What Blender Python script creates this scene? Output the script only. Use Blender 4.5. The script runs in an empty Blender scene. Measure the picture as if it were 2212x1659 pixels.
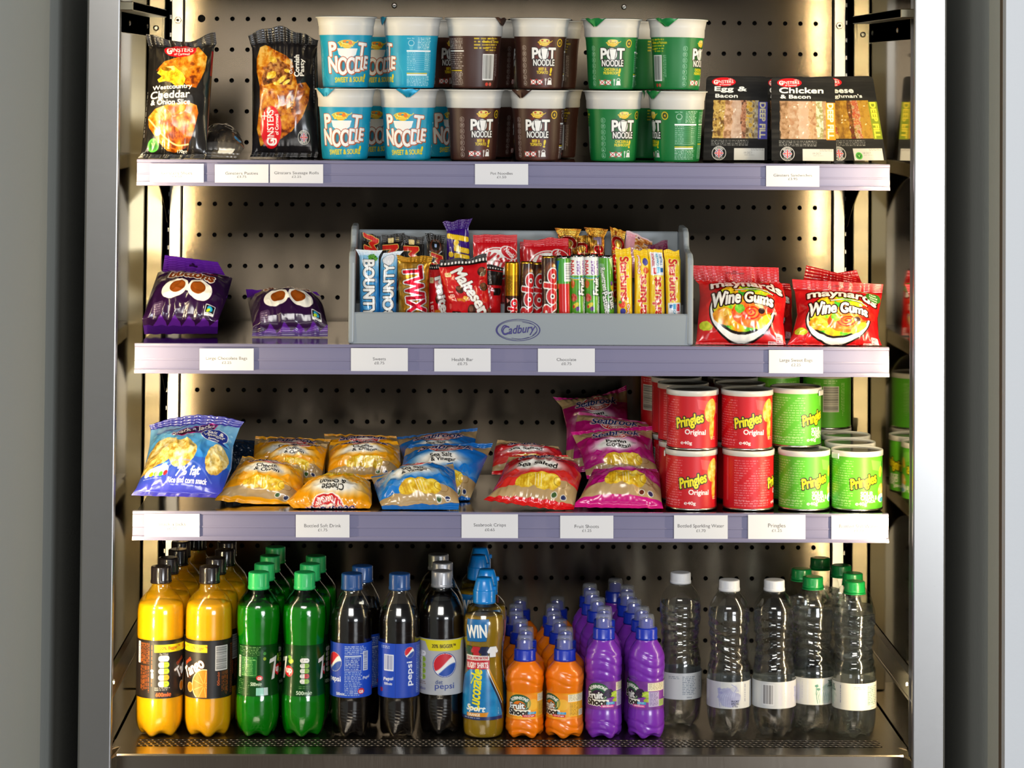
import bpy, math, random
import numpy as np
from mathutils import Vector, Matrix

# ---------------------------------------------------------------- camera solved from the photograph (2212 x 1659)
ZO = 1.62                                   # height of the topmost row of panel holes above the floor
F, CAMX, CAMD, CAMZ = 5761.7, -.0970, 3.7265, -.0884 + ZO
YAW, PIT, ROL, PPX, PPY = .024775, .032568, .007954, 1107.45, -17.58

def cam_to_world(u, v, w):
    c, s = math.cos(ROL), math.sin(ROL); x, z = u*c - v*s, u*s + v*c
    c, s = math.cos(PIT), math.sin(PIT); y, z = w*c - z*s, w*s + z*c
    c, s = math.cos(YAW), math.sin(YAW)
    return Vector((x*c + y*s, -x*s + y*c, z))
CAM = Vector((CAMX, -CAMD, CAMZ))
def ray(px, py): return cam_to_world((px-PPX)/F, -(py-PPY)/F, 1.0)
def P(px, py, Y):                           # point of the vertical plane at depth Y seen at that place
    d = ray(px, py); return CAM + d*((Y + CAMD)/d.y)
def PZ(px, py, Z):                          # point of the horizontal plane at height Z
    d = ray(px, py); return CAM + d*((Z - CAMZ)/d.z)
def PX_(px, py, X):
    d = ray(px, py); return CAM + d*((X - CAMX)/d.x)

COL = bpy.context.scene.collection
rng = np.random.default_rng(7)

# ---------------------------------------------------------------- object helpers
def empty(name, loc=(0, 0, 0), rz=0.0):
    o = bpy.data.objects.new(name, None); COL.objects.link(o)
    o.location = loc; o.rotation_euler = (0, 0, rz); o.empty_display_size = .02
    return o
def tag(o, label, cat, group=None, kind=None):
    if label: o['label'] = label
    if cat: o['category'] = cat
    if group: o['group'] = group
    if kind: o['kind'] = kind
    return o
def link(name, me, parent=None):
    o = bpy.data.objects.new(name, me); COL.objects.link(o)
    if parent is not None: o.parent = parent
    return o
def copy_tree(o, parent=None):
    c = o.copy(); COL.objects.link(c); c.parent = parent
    for ch in KIDS(o): copy_tree(ch, c)
    return c
def KIDS(o): return [x for x in bpy.data.objects if x.parent == o]

def mesh_np(name, verts, quads, mats, cols=None, smooth=True, mi=None, tris=None, alpha=None):
    verts = np.asarray(verts, dtype=np.float32).reshape(-1, 3); me = bpy.data.meshes.new(name)
    quads = np.asarray(quads, dtype=np.int32).reshape(-1, 4); nt = 0 if tris is None else len(tris)
    nl = len(quads)*4 + nt*3
    me.vertices.add(len(verts)); me.vertices.foreach_set('co', verts.ravel())
    li = quads.ravel()
    if nt: li = np.concatenate([li, np.asarray(tris, dtype=np.int32).ravel()])
    me.loops.add(nl); me.loops.foreach_set('vertex_index', li)
    st = np.arange(len(quads))*4
    if nt: st = np.concatenate([st, len(quads)*4 + np.arange(nt)*3])
    me.polygons.add(len(quads)+nt); me.polygons.foreach_set('loop_start', st.astype(np.int32))
    if mi is not None: me.polygons.foreach_set('material_index', np.asarray(mi, dtype=np.int32))
    me.polygons.foreach_set('use_smooth', np.full(len(quads)+nt, bool(smooth)))
    for m in (mats if isinstance(mats, (list, tuple)) else [mats]): me.materials.append(m)
    me.update(calc_edges=True); me.validate()
    if cols is not None:
        ca = me.color_attributes.new('Col', 'FLOAT_COLOR', 'POINT')
        c = np.ones((len(verts), 4), dtype=np.float32); c[:, :3] = to_lin(np.asarray(cols).reshape(-1, 3))
        if alpha is not None: c[:, 3] = np.asarray(alpha).ravel()
        ca.data.foreach_set('color', c.ravel())
    return me

def grid_quads(nu, nv, wrap=False, off=0, flip=False):
    i = np.arange(nu if wrap else nu-1); j = np.arange(nv-1)
    I, J = np.meshgrid(i, j); I2 = (I+1) % nu
    q = np.stack([J*nu+I, (J+1)*nu+I, (J+1)*nu+I2, J*nu+I2], -1).reshape(-1, 4) + off
    return q[:, ::-1] if flip else q

class MB:                                   # collects boxes, prisms and lathes into one mesh
    def __init__(s): s.v = []; s.q = []; s.t = []; s.mq = []; s.mt = []; s.n = 0
    def add(s, v, q, m=0, tris=None):
        v = np.asarray(v, float).reshape(-1, 3)
        s.v.append(v)
        if len(q): s.q.append(np.asarray(q).reshape(-1, 4) + s.n); s.mq += [m]*len(s.q[-1])
        if tris is not None and len(tris): s.t.append(np.asarray(tris).reshape(-1, 3) + s.n); s.mt += [m]*len(s.t[-1])
        s.n += len(v); return s
    def box(s, x0, x1, y0, y1, z0, z1, m=0, bev=0.0):
        if bev <= 0:
            v = [(x, y, z) for z in (z0, z1) for y in (y0, y1) for x in (x0, x1)]
            q = [(0, 2, 3, 1), (4, 5, 7, 6), (0, 1, 5, 4), (2, 6, 7, 3), (0, 4, 6, 2), (1, 3, 7, 5)]
            return s.add(v, q, m)
        b = min(bev, (x1-x0)/2.01, (y1-y0)/2.01, (z1-z0)/2.01)
        pr = [(x0+b, z0), (x1-b, z0), (x1, z0+b), (x1, z1-b), (x1-b, z1), (x0+b, z1), (x0, z1-b), (x0, z0+b)]
        ins = [(x0+b, z0+b), (x1-b, z0+b), (x1-b, z0+b), (x1-b, z1-b), (x1-b, z1-b), (x0+b, z1-b), (x0+b, z1-b), (x0+b, z0+b)]
        v = [(a, y0, c) for a, c in ins] + [(a, y0+b, c) for a, c in pr] + [(a, y1-b, c) for a, c in pr] + [(a, y1, c) for a, c in ins]
        q = [(r*8+i, r*8+(i+1) % 8, r*8+8+(i+1) % 8, r*8+8+i) for r in range(3) for i in range(8)]
        q += [(0, 3, 5, 7), (31, 29, 27, 24)] if False else []
        q += [(1, 0, 7, 3)] if False else []
        q += [(0, 6, 4, 2), (24, 26, 28, 30)]
        return s.add(v, q, m)
    def prism(s, pts, axis, a0, a1, m=0):   # pts: closed outline in the two other axes
        n = len(pts); idx = {'x': (1, 2), 'y': (0, 2), 'z': (0, 1)}[axis]; k = 'xyz'.index(axis)
        v = np.zeros((2*n, 3))
        for r, a in ((0, a0), (1, a1)):
            for i, p in enumerate(pts): v[r*n+i, idx[0]], v[r*n+i, idx[1]], v[r*n+i, k] = p[0], p[1], a
        q = [(i, (i+1) % n, n+(i+1) % n, n+i) for i in range(n)]
        tr = ear(pts); t = [tuple(x) for x in tr] + [tuple(n+j for j in x[::-1]) for x in tr]
        return s.add(v, q, m, t)
    def lathe(s, prof, n=32, m=0, c=(0, 0, 0), axis='z'):
        prof = np.asarray(prof, float); a = np.arange(n)/n*2*np.pi
        r, z = prof[:, 0][:, None], prof[:, 1][:, None]
        v = np.stack([r*np.cos(a), r*np.sin(a), z*np.ones_like(a)], -1)
        if axis == 'y': v = v[..., [0, 2, 1]]
        if axis == 'x': v = v[..., [2, 0, 1]]
        return s.add(v.reshape(-1, 3) + np.asarray(c), grid_quads(n, len(prof), True, flip=True), m)
    def tube(s, pts, r, n=8, m=0):
        pts = [Vector(p) for p in pts]; v = []
        for i, p in enumerate(pts):
            d = (pts[min(i+1, len(pts)-1)] - pts[max(i-1, 0)]).normalized()
            u = d.orthogonal().normalized(); w = d.cross(u)
            v += [p + (u*math.cos(k/n*2*math.pi) + w*math.sin(k/n*2*math.pi))*r for k in range(n)]
        return s.add(v, grid_quads(n, len(pts), True), m)
    def obj(s, name, mats, parent=None, smooth=False, loc=(0, 0, 0)):
        v = np.concatenate(s.v) if s.v else np.zeros((0, 3))
        me = mesh_np(name, v, np.concatenate(s.q) if s.q else np.zeros((0, 4), int), mats, None, smooth, s.mq + s.mt, np.concatenate(s.t) if s.t else None)
        if smooth == 'auto':
            pass
        o = link(name, me, parent); o.location = loc; return o

def ear(pts):                               # ear clipping of a simple outline
    idx = list(range(len(pts))); A = sum(pts[i][0]*pts[(i+1) % len(pts)][1] - pts[(i+1) % len(pts)][0]*pts[i][1] for i in idx)
    if A < 0: idx.reverse()
    cr = lambda a, b, c: (b[0]-a[0])*(c[1]-a[1]) - (b[1]-a[1])*(c[0]-a[0])
    out = []; guard = 0
    while len(idx) > 3 and guard < 4000:
        guard += 1
        for k in range(len(idx)):
            i, j, l = idx[k-1], idx[k], idx[(k+1) % len(idx)]
            a, b, c = pts[i], pts[j], pts[l]
            if cr(a, b, c) <= 1e-14: continue
            if any(cr(a, b, pts[m]) > -1e-14 and cr(b, c, pts[m]) > -1e-14 and cr(c, a, pts[m]) > -1e-14 for m in idx if m not in (i, j, l)): continue
            out.append((i, j, l)); idx.pop(k); break
        else: break
    if len(idx) == 3: out.append(tuple(idx))
    return out

# ---------------------------------------------------------------- materials
def hexc(h):
    if isinstance(h, str): return np.array([int(h[i:i+2], 16)/255 for i in (0, 2, 4)])
    return np.asarray(h, float)
def to_lin(c):
    c = np.clip(c, 0, 1); return np.where(c <= .04045, c/12.92, ((c+.055)/1.055)**2.4)
def lin4(h): return tuple(to_lin(hexc(h))) + (1,)

def new_mat(name):
    m = bpy.data.materials.new(name); m.use_nodes = True; nt = m.node_tree
    return m, nt, nt.nodes['Principled BSDF']
def mat(name, col, rough=.4, metal=0., coat=0., trans=0., ior=1.45, spec=.5, aniso=0., bump=None, bscale=60., coatr=.12, tint=None, nscale=(1, 1, 1), rvar=0.):
    m, nt, b = new_mat(name)
    b.inputs['Base Color'].default_value = lin4(col); b.inputs['Roughness'].default_value = rough
    b.inputs['Metallic'].default_value = metal; b.inputs['Coat Weight'].default_value = coat; b.inputs['Coat Roughness'].default_value = coatr
    b.inputs['Transmission Weight'].default_value = trans; b.inputs['IOR'].default_value = ior
    b.inputs['Specular IOR Level'].default_value = spec; b.inputs['Anisotropic'].default_value = aniso
    if bump or rvar:
        tc = nt.nodes.new('ShaderNodeTexCoord'); mp = nt.nodes.new('ShaderNodeMapping'); nz = nt.nodes.new('ShaderNodeTexNoise')
        mp.inputs['Scale'].default_value = nscale; nz.inputs['Scale'].default_value = bscale; nz.inputs['Detail'].default_value = 4
        nt.links.new(tc.outputs['Object'], mp.inputs['Vector']); nt.links.new(mp.outputs['Vector'], nz.inputs['Vector'])
        if bump:
            bp = nt.nodes.new('ShaderNodeBump'); bp.inputs['Strength'].default_value = 1; bp.inputs['Distance'].default_value = bump
            nt.links.new(nz.outputs['Fac'], bp.inputs['Height']); nt.links.new(bp.outputs['Normal'], b.inputs['Normal'])
            if coat: nt.links.new(bp.outputs['Normal'], b.inputs['Coat Normal'])
        if rvar:
            mr = nt.nodes.new('ShaderNodeMapRange'); mr.inputs['To Min'].default_value = rough-rvar; mr.inputs['To Max'].default_value = rough+rvar
            nt.links.new(nz.outputs['Fac'], mr.inputs['Value']); nt.links.new(mr.outputs['Result'], b.inputs['Roughness'])
    return m
def mat_print(name, rough=.35, metal=0., coat=0., spec=.5, alpha=False, bump=0., bscale=120.):
    m, nt, b = new_mat(name)
    at = nt.nodes.new('ShaderNodeAttribute'); at.attribute_name = 'Col'
    nt.links.new(at.outputs['Color'], b.inputs['Base Color'])
    b.inputs['Roughness'].default_value = rough; b.inputs['Metallic'].default_value = metal
    b.inputs['Coat Weight'].default_value = coat; b.inputs['Coat Roughness'].default_value = .13; b.inputs['Specular IOR Level'].default_value = spec
    if alpha: nt.links.new(at.outputs['Alpha'], b.inputs['Alpha'])
    if bump:
        tc = nt.nodes.new('ShaderNodeTexCoord'); nz = nt.nodes.new('ShaderNodeTexNoise'); nz.inputs['Scale'].default_value = bscale
        bp = nt.nodes.new('ShaderNodeBump'); bp.inputs['Distance'].default_value = bump; bp.inputs['Strength'].default_value = 1
        nt.links.new(tc.outputs['Object'], nz.inputs['Vector']); nt.links.new(nz.outputs['Fac'], bp.inputs['Height']); nt.links.new(bp.outputs['Normal'], b.inputs['Normal'])
    return m
def mat_steel(name, col, rough, grain=(1, 1, 40), gs=30., amt=.08, bump=0., stain=0., aniso=0., tan=None):
    m, nt, b = new_mat(name); N = nt.nodes.new; L = nt.links.new
    tc = N('ShaderNodeTexCoord'); mp = N('ShaderNodeMapping'); mp.inputs['Scale'].default_value = grain
    nz = N('ShaderNodeTexNoise'); nz.inputs['Scale'].default_value = gs; nz.inputs['Detail'].default_value = 3
    L(tc.outputs['Object'], mp.inputs['Vector']); L(mp.outputs['Vector'], nz.inputs['Vector'])
    n2 = N('ShaderNodeTexNoise'); n2.inputs['Scale'].default_value = 9.; n2.inputs['Detail'].default_value = 6; L(tc.outputs['Object'], n2.inputs['Vector'])
    ad = N('ShaderNodeMath'); ad.operation = 'MULTIPLY_ADD'; ad.inputs[1].default_value = stain; L(n2.outputs['Fac'], ad.inputs[0])
    mr = N('ShaderNodeMapRange'); mr.inputs['To Min'].default_value = rough-amt-stain*.5; mr.inputs['To Max'].default_value = rough+amt-stain*.5
    L(nz.outputs['Fac'], mr.inputs['Value']); L(mr.outputs['Result'], ad.inputs[2]); L(ad.outputs[0], b.inputs['Roughness'])
    b.inputs['Base Color'].default_value = lin4(col); b.inputs['Metallic'].default_value = 1.
    b.inputs['Anisotropic'].default_value = aniso
    if tan:
        tg = N('ShaderNodeCombineXYZ')
        for i in range(3): tg.inputs[i].default_value = tan[i]
        L(tg.outputs[0], b.inputs['Tangent'])
    if bump:
        bp = N('ShaderNodeBump'); bp.inputs['Distance'].default_value = bump; bp.inputs['Strength'].default_value = 1
        L(nz.outputs['Fac'], bp.inputs['Height']); L(bp.outputs['Normal'], b.inputs['Normal'])
    return m
def mat_shell(name, tint='ffffff', rough=.03, bump=0., bscale=40., nscale=(1, 1, 1), haze=0., ior=1.5, hcol='eceef0'):
    # thin clear plastic wall: fresnel mirror over a tinted see-through film
    m, nt, b = new_mat(name); N = nt.nodes.new; L = nt.links.new; nt.nodes.remove(b)
    out = nt.nodes['Material Output']; g = N('ShaderNodeBsdfGlossy'); g.inputs['Roughness'].default_value = rough
    t = N('ShaderNodeBsdfTransparent'); t.inputs['Color'].default_value = lin4(tint)
    fr = N('ShaderNodeFresnel'); fr.inputs['IOR'].default_value = ior; mx = N('ShaderNodeMixShader')
    ge = N('ShaderNodeNewGeometry'); ml = N('ShaderNodeMath'); ml.operation = 'MULTIPLY'; iv = N('ShaderNodeMath'); iv.operation = 'SUBTRACT'; iv.inputs[0].default_value = 1
    L(ge.outputs['Backfacing'], iv.inputs[1]); L(fr.outputs[0], ml.inputs[0]); L(iv.outputs[0], ml.inputs[1]); L(ml.outputs[0], mx.inputs[0]); hz = N('ShaderNodeMixShader'); hz.inputs[0].default_value = haze; df = N('ShaderNodeBsdfDiffuse'); df.inputs[0].default_value = lin4(hcol)
    L(t.outputs[0], hz.inputs[1]); L(df.outputs[0], hz.inputs[2]); L(hz.outputs[0], mx.inputs[1]); L(g.outputs[0], mx.inputs[2]); L(mx.outputs[0], out.inputs['Surface'])
    if bump:
        tc = N('ShaderNodeTexCoord'); mp = N('ShaderNodeMapping'); mp.inputs['Scale'].default_value = nscale
        nz = N('ShaderNodeTexNoise'); nz.inputs['Scale'].default_value = bscale; nz.inputs['Detail'].default_value = 2
        bp = N('ShaderNodeBump'); bp.inputs['Distance'].default_value = bump; bp.inputs['Strength'].default_value = 1
        L(tc.outputs['Object'], mp.inputs['Vector']); L(mp.outputs['Vector'], nz.inputs['Vector']); L(nz.outputs['Fac'], bp.inputs['Height'])
        L(bp.outputs['Normal'], g.inputs['Normal']); L(bp.outputs['Normal'], fr.inputs['Normal'])
    return m

# ---------------------------------------------------------------- printed artwork (rasterised in numpy, stored as vertex colours of the pack)
_TX = {}
def text_tris(body):
    bold = 0; k = body
    if k in _TX: return _TX[k]
    cu = bpy.data.curves.new('lettering', 'FONT'); cu.body = body; cu.size = 1; cu.resolution_u = 4; cu.offset = bold; cu.align_x = 'CENTER'
    cu.space_line = .85
    o = bpy.data.objects.new('lettering', cu); COL.objects.link(o)
    dg = bpy.context.evaluated_depsgraph_get(); dg.update(); ev = o.evaluated_get(dg); me = ev.to_mesh(); me.calc_loop_triangles()
    v = np.zeros(len(me.vertices)*3); me.vertices.foreach_get('co', v); v = v.reshape(-1, 3)[:, :2]
    t = np.zeros(len(me.loop_triangles)*3, dtype=np.int32); me.loop_triangles.foreach_get('vertices', t)
    T = v[t.reshape(-1, 3)].copy(); ev.to_mesh_clear(); bpy.data.objects.remove(o); bpy.data.curves.remove(cu)
    _TX[k] = T; return T

def vnoise(h, w, sc, seed):
    r = np.random.default_rng(seed); gh, gw = int(h/sc)+3, int(w/sc)+3; g = r.random((gh, gw))
    y, x = np.arange(h)/sc, np.arange(w)/sc; yi, xi = y.astype(int), x.astype(int); fy, fx = (y-yi), (x-xi)
    fy, fx = (fy*fy*(3-2*fy))[:, None], (fx*fx*(3-2*fx))[None]
    a, b, c, d = g[yi][:, xi], g[yi][:, xi+1], g[yi+1][:, xi], g[yi+1][:, xi+1]
    return (a*(1-fx)+b*fx)*(1-fy) + (c*(1-fx)+d*fx)*fy
def fbm(h, w, sc, seed, o=4):
    t = 0; a = 1; n = 0
    for k in range(o):
        t = t + a*vnoise(h, w, max(sc/2**k, 1.01), seed+k*17); n += a; a *= .55
    return t/n

class Art:
    SS = 3
    def __init__(s, w, h, res=1.6, bg='ffffff'):
        s.w, s.h, s.r = w, h, res; s.W, s.H = max(4, int(round(w*res))), max(4, int(round(h*res)))
        s.a = np.zeros((s.H, s.W, 3)); s.al = np.zeros((s.H, s.W))
        if bg is not None: s.a[:] = hexc(bg); s.al[:] = 1
        s.x = (np.arange(s.W)+.5)/res; s.y = (np.arange(s.H)+.5)/res; s.seed = 1
    def _win(s, x0, y0, x1, y1, pad=1.5):
        i0, i1 = max(0, int((x0-pad)*s.r)), min(s.W, int((x1+pad)*s.r)+1); j0, j1 = max(0, int((y0-pad)*s.r)), min(s.H, int((y1+pad)*s.r)+1)
        return i0, i1, j0, j1
    def comp(s, win, m, col, al=1.):
        i0, i1, j0, j1 = win
        if i1 <= i0 or j1 <= j0: return
        m = (m*al)[..., None]; c = hexc(col) if isinstance(col, str) else np.asarray(col)
        s.a[j0:j1, i0:i1] = s.a[j0:j1, i0:i1]*(1-m) + c*m
        s.al[j0:j1, i0:i1] = np.maximum(s.al[j0:j1, i0:i1], m[..., 0])
    def _xy(s, win): i0, i1, j0, j1 = win; return np.meshgrid(s.x[i0:i1], s.y[j0:j1])
    def rect(s, x0, y0, x1, y1, col, r=0, al=1.):
        w = s._win(x0, y0, x1, y1); 
        if w[1] <= w[0] or w[3] <= w[2]: return
        X, Y = s._xy(w); dx = np.abs(X-(x0+x1)/2)-(x1-x0)/2+r; dy = np.abs(Y-(y0+y1)/2)-(y1-y0)/2+r
        d = np.hypot(np.maximum(dx, 0), np.maximum(dy, 0)) + np.minimum(np.maximum(dx, dy), 0) - r
        s.comp(w, np.clip(.5-d*s.r, 0, 1), col, al)
    def ell(s, cx, cy, rx, ry, col, rot=0, al=1., soft=0, ring=0):
        R = max(rx, ry)+2; w = s._win(cx-R, cy-R, cx+R, cy+R)
        if w[1] <= w[0] or w[3] <= w[2]: return
        X, Y = s._xy(w); c, q = math.cos(math.radians(rot)), math.sin(math.radians(rot)); X, Y = (X-cx)*c+(Y-cy)*q, -(X-cx)*q+(Y-cy)*c
        k = np.hypot(X/rx, Y/ry); d = (k-1)*min(rx, ry)
        if ring: d = np.abs(d)-ring/2
        s.comp(w, np.clip(.5-d*s.r/(1+soft*s.r), 0, 1), col, al)
    def polym(s, pts, w):
        n = s.SS; i0, i1, j0, j1 = w
        x = (np.arange((i1-i0)*n)+.5)/n/s.r + i0/s.r; y = (np.arange((j1-j0)*n)+.5)/n/s.r + j0/s.r
        X, Y = np.meshgrid(x, y); ins = np.zeros(X.shape, bool); p = list(pts)
        for (ax, ay), (bx, by) in zip(p, p[1:]+p[:1]):
            if ay == by: continue
            ins ^= ((ay > Y) != (by > Y)) & (X < (bx-ax)*(Y-ay)/(by-ay)+ax)
        return ins.reshape(j1-j0, n, i1-i0, n).mean((1, 3))
    def poly(s, pts, col, al=1.):
        xs, ys = [p[0] for p in pts], [p[1] for p in pts]; w = s._win(min(xs), min(ys), max(xs), max(ys))
        if w[1] <= w[0] or w[3] <= w[2]: return
        s.comp(w, s.polym(pts, w), col, al)
    def stroke(s, pts, wd, col, al=1.):
        xs, ys = [p[0] for p in pts], [p[1] for p in pts]; w = s._win(min(xs), min(ys), max(xs), max(ys), wd/2+1.5)
        if w[1] <= w[0] or w[3] <= w[2]: return
        X, Y = s._xy(w); d = np.full(X.shape, 1e9)
        for (ax, ay), (bx, by) in zip(pts, pts[1:]):
            L = (bx-ax)**2+(by-ay)**2 or 1e-9; t = np.clip(((X-ax)*(bx-ax)+(Y-ay)*(by-ay))/L, 0, 1)
            d = np.minimum(d, np.hypot(X-ax-t*(bx-ax), Y-ay-t*(by-ay)))
        s.comp(w, np.clip(.5-(d-wd/2)*s.r, 0, 1), col, al)
    def curve(s, pts, wd, col, al=1., n=12):   # Catmull-Rom
        s.stroke(crom(pts, n), wd, col, al)
    def text(s, body, cx, cy, w=None, h=None, col='ffffff', rot=0, bold=.02, shear=0., out=(), warp=None, al=1., shadow=None):
        T = text_tris(body).copy()
        if not len(T): return
        f = T.reshape(-1, 2); x0, y0 = f.min(0); x1, y1 = f.max(0)
        if h is None: h = w*(y1-y0)/(x1-x0)
        if w is None: w = h*(x1-x0)/(y1-y0)
        X = (T[..., 0]-(x0+x1)/2)/(x1-x0)*w; Y = -(T[..., 1]-(y0+y1)/2)/(y1-y0)*h
        X = X - shear*Y
        if warp: X, Y = warp(X, Y)
        c, q = math.cos(math.radians(rot)), math.sin(math.radians(rot)); X, Y = X*c-Y*q+cx, X*q+Y*c+cy
        pad = max([o[0] for o in out], default=0)+1.5+bold*1.2*h + (max(abs(shadow[0]), abs(shadow[1])) if shadow else 0)
        win = s._win(X.min(), Y.min(), X.max(), Y.max(), pad); i0, i1, j0, j1 = win
        if i1 <= i0 or j1 <= j0: return
        n = s.SS; Wn, Hn = (i1-i0)*n, (j1-j0)*n; M = np.zeros((Hn, Wn), bool)
        Xp, Yp = X*s.r*n - i0*n - .5, Y*s.r*n - j0*n - .5
        for (ax, bx, cx_), (ay, by, cy_) in zip(Xp, Yp):
            u0, u1 = int(max(0, math.ceil(min(ax, bx, cx_)))), int(min(Wn-1, math.floor(max(ax, bx, cx_))))
            v0, v1 = int(max(0, math.ceil(min(ay, by, cy_)))), int(min(Hn-1, math.floor(max(ay, by, cy_))))
            if u1 < u0 or v1 < v0: continue
            det = (bx-ax)*(cy_-ay)-(cx_-ax)*(by-ay)
            if abs(det) < 1e-9: continue
            uu = np.arange(u0, u1+1)[None]-ax; vv = np.arange(v0, v1+1)[:, None]-ay
            l1 = (uu*(cy_-ay)-vv*(cx_-ax))/det; l2 = (vv*(bx-ax)-uu*(by-ay))/det
            M[v0:v1+1, u0:u1+1] |= (l1 >= -1e-6) & (l2 >= -1e-6) & (l1+l2 <= 1+1e-6)
        if bold > 0: M = dilateb(M, min(bold, .055)*.75*min(h/(y1-y0), w/(x1-x0)*1.15)*s.r*n)
        Mf = M.reshape(j1-j0, n, i1-i0, n).mean((1, 3))
        if shadow:
            D = np.zeros_like(Mf); k = int(max(abs(shadow[0]), abs(shadow[1]))*s.r)+1
            for t in range(k+1): D = np.maximum(D, shift(Mf, shadow[0]*s.r*t/k, shadow[1]*s.r*t/k))
            s.comp(win, D, shadow[2], al)
        for wd, oc in sorted(out, key=lambda o: -o[0]): s.comp(win, dilate(Mf, wd*s.r), oc, al)
        s.comp(win, Mf, col, al)
    def noise(s, x0, y0, x1, y1, cols, sc, mask=None, seed=None, al=1., stretch=1.):
        w = s._win(x0, y0, x1, y1, 0); h_, w_ = w[3]-w[2], w[1]-w[0]
        if h_ <= 0 or w_ <= 0: return
        s.seed += 31; sd = seed if seed is not None else s.seed
        n = fbm(h_, int(w_/stretch)+2, sc*s.r, sd); 
        if stretch != 1: n = n[:, np.minimum((np.arange(w_)/stretch).astype(int), n.shape[1]-1)]
        n = np.clip((n-.25)/.5, 0, 1); C = ramp(n[:, :w_], cols)
        s.comp(w, np.ones((h_, w_)) if mask is None else mask(w), C, al)
    def blob(s, cx, cy, rx, ry, cols, sc=6, rot=0, rag=.12, seed=None, al=1., light=.25):
        R = max(rx, ry)*(1+rag)+2; w = s._win(cx-R, cy-R, cx+R, cy+R); h_, w_ = w[3]-w[2], w[1]-w[0]
        if h_ <= 0 or w_ <= 0: return
        s.seed += 13; sd = seed if seed is not None else s.seed
        X, Y = s._xy(w); c, q = math.cos(math.radians(rot)), math.sin(math.radians(rot)); X, Y = (X-cx)*c+(Y-cy)*q, -(X-cx)*q+(Y-cy)*c
        e = (fbm(h_, w_, sc*1.6*s.r, sd+5)-.5)*2*rag*1.6
        k = np.hypot(X/rx, Y/ry)+e; m = np.clip(.5-(k-1)*min(rx, ry)*s.r, 0, 1)
        n = np.clip((fbm(h_, w_, sc*s.r, sd)-.25)/.5, 0, 1)
        n = np.clip(n + light*(.5-k), 0, 1); s.comp(w, m, ramp(n, cols), al)
    def polyfood(s, pts, cols, sc=6, seed=3, al=1., dirn=(0, -1), light=.3):
        xs, ys = [p[0] for p in pts], [p[1] for p in pts]; w = s._win(min(xs), min(ys), max(xs), max(ys)); h_, w_ = w[3]-w[2], w[1]-w[0]
        if h_ <= 0 or w_ <= 0: return
        n = np.clip((fbm(h_, w_, sc*s.r, seed)-.25)/.5, 0, 1); X, Y = s._xy(w)
        g = ((X-np.mean(xs))*dirn[0]/(max(xs)-min(xs)) + (Y-np.mean(ys))*dirn[1]/(max(ys)-min(ys)))*2
        s.comp(w, s.polym(pts, w), ramp(np.clip(n+light*g, 0, 1), cols), al)
    def micro(s, x0, y0, x1, y1, col, lh=4., al=.75, vert=False, fill=.8, just=False):
        r = np.random.default_rng(int(x0*7+y0*13+x1)); 
        a, b, c, d = (y0, y1, x0, x1) if vert else (x0, x1, y0, y1)
        y = c
        while y+lh*.5 < d:
            x = a; end = b if just else a+(b-a)*(fill+(1-fill)*r.random())
            while x < end:
                L = min(end-x, lh*(.6+r.random()*1.9))
                if vert: s.rect(y, x, y+lh*.5, x+L, col, al=al*(.6+.4*r.random()))
                else: s.rect(x, y, x+L, y+lh*.5, col, al=al*(.6+.4*r.random()))
                x += L+lh*.45
            y += lh
    def barcode(s, x0, y0, x1, y1, vert=False, bg='f4f4f0', bar='222222', st=.9):
        s.rect(x0, y0, x1, y1, bg); r = np.random.default_rng(int(x0+y0*3)); m = 2*st; p = (y0 if vert else x0)+m; e = (y1 if vert else x1)-m
        while p < e:
            w_ = st*(.6+r.random()*1.3)
            if vert: s.rect(x0+2, p, x1-2, min(p+w_, e), bar, al=.85)
            else: s.rect(p, y0+2, min(p+w_, e), y1-3, bar, al=.85)
            p += w_+st*(.7+r.random()*1.2)
    def vgrad(s, y0, y1, c0, c1, x0=0, x1=None, al=1.):
        w = s._win(x0, y0, s.w if x1 is None else x1, y1, 0); n = w[3]-w[2]
        if n <= 0: return
        t = np.linspace(0, 1, n)[:, None, None]; s.comp(w, np.ones((n, w[1]-w[0])), hexc(c0)*(1-t)+hexc(c1)*t + np.zeros((1, w[1]-w[0], 1)), al)
    def hgrad(s, x0, x1, c0, c1, y0=0, y1=None):
        w = s._win(x0, y0, x1, s.h if y1 is None else y1, 0); n = w[1]-w[0]
        if n <= 0: return
        t = np.linspace(0, 1, n)[None, :, None]; s.comp(w, np.ones((w[3]-w[2], n)), hexc(c0)*(1-t)+hexc(c1)*t + np.zeros((w[3]-w[2], 1, 1)))
    def sample(s, U, V):
        x = np.clip(U*s.W-.5, 0, s.W-1.001); y = np.clip(V*s.H-.5, 0, s.H-1.001); i, j = x.astype(int), y.astype(int)
        fx, fy = (x-i)[..., None], (y-j)[..., None]; i2, j2 = np.minimum(i+1, s.W-1), np.minimum(j+1, s.H-1)
        f = lambda A: (A[j, i]*(1-fx)+A[j, i2]*fx)*(1-fy) + (A[j2, i]*(1-fx)+A[j2, i2]*fx)*fy
        return f(s.a), f(s.al[..., None])[..., 0]

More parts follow.
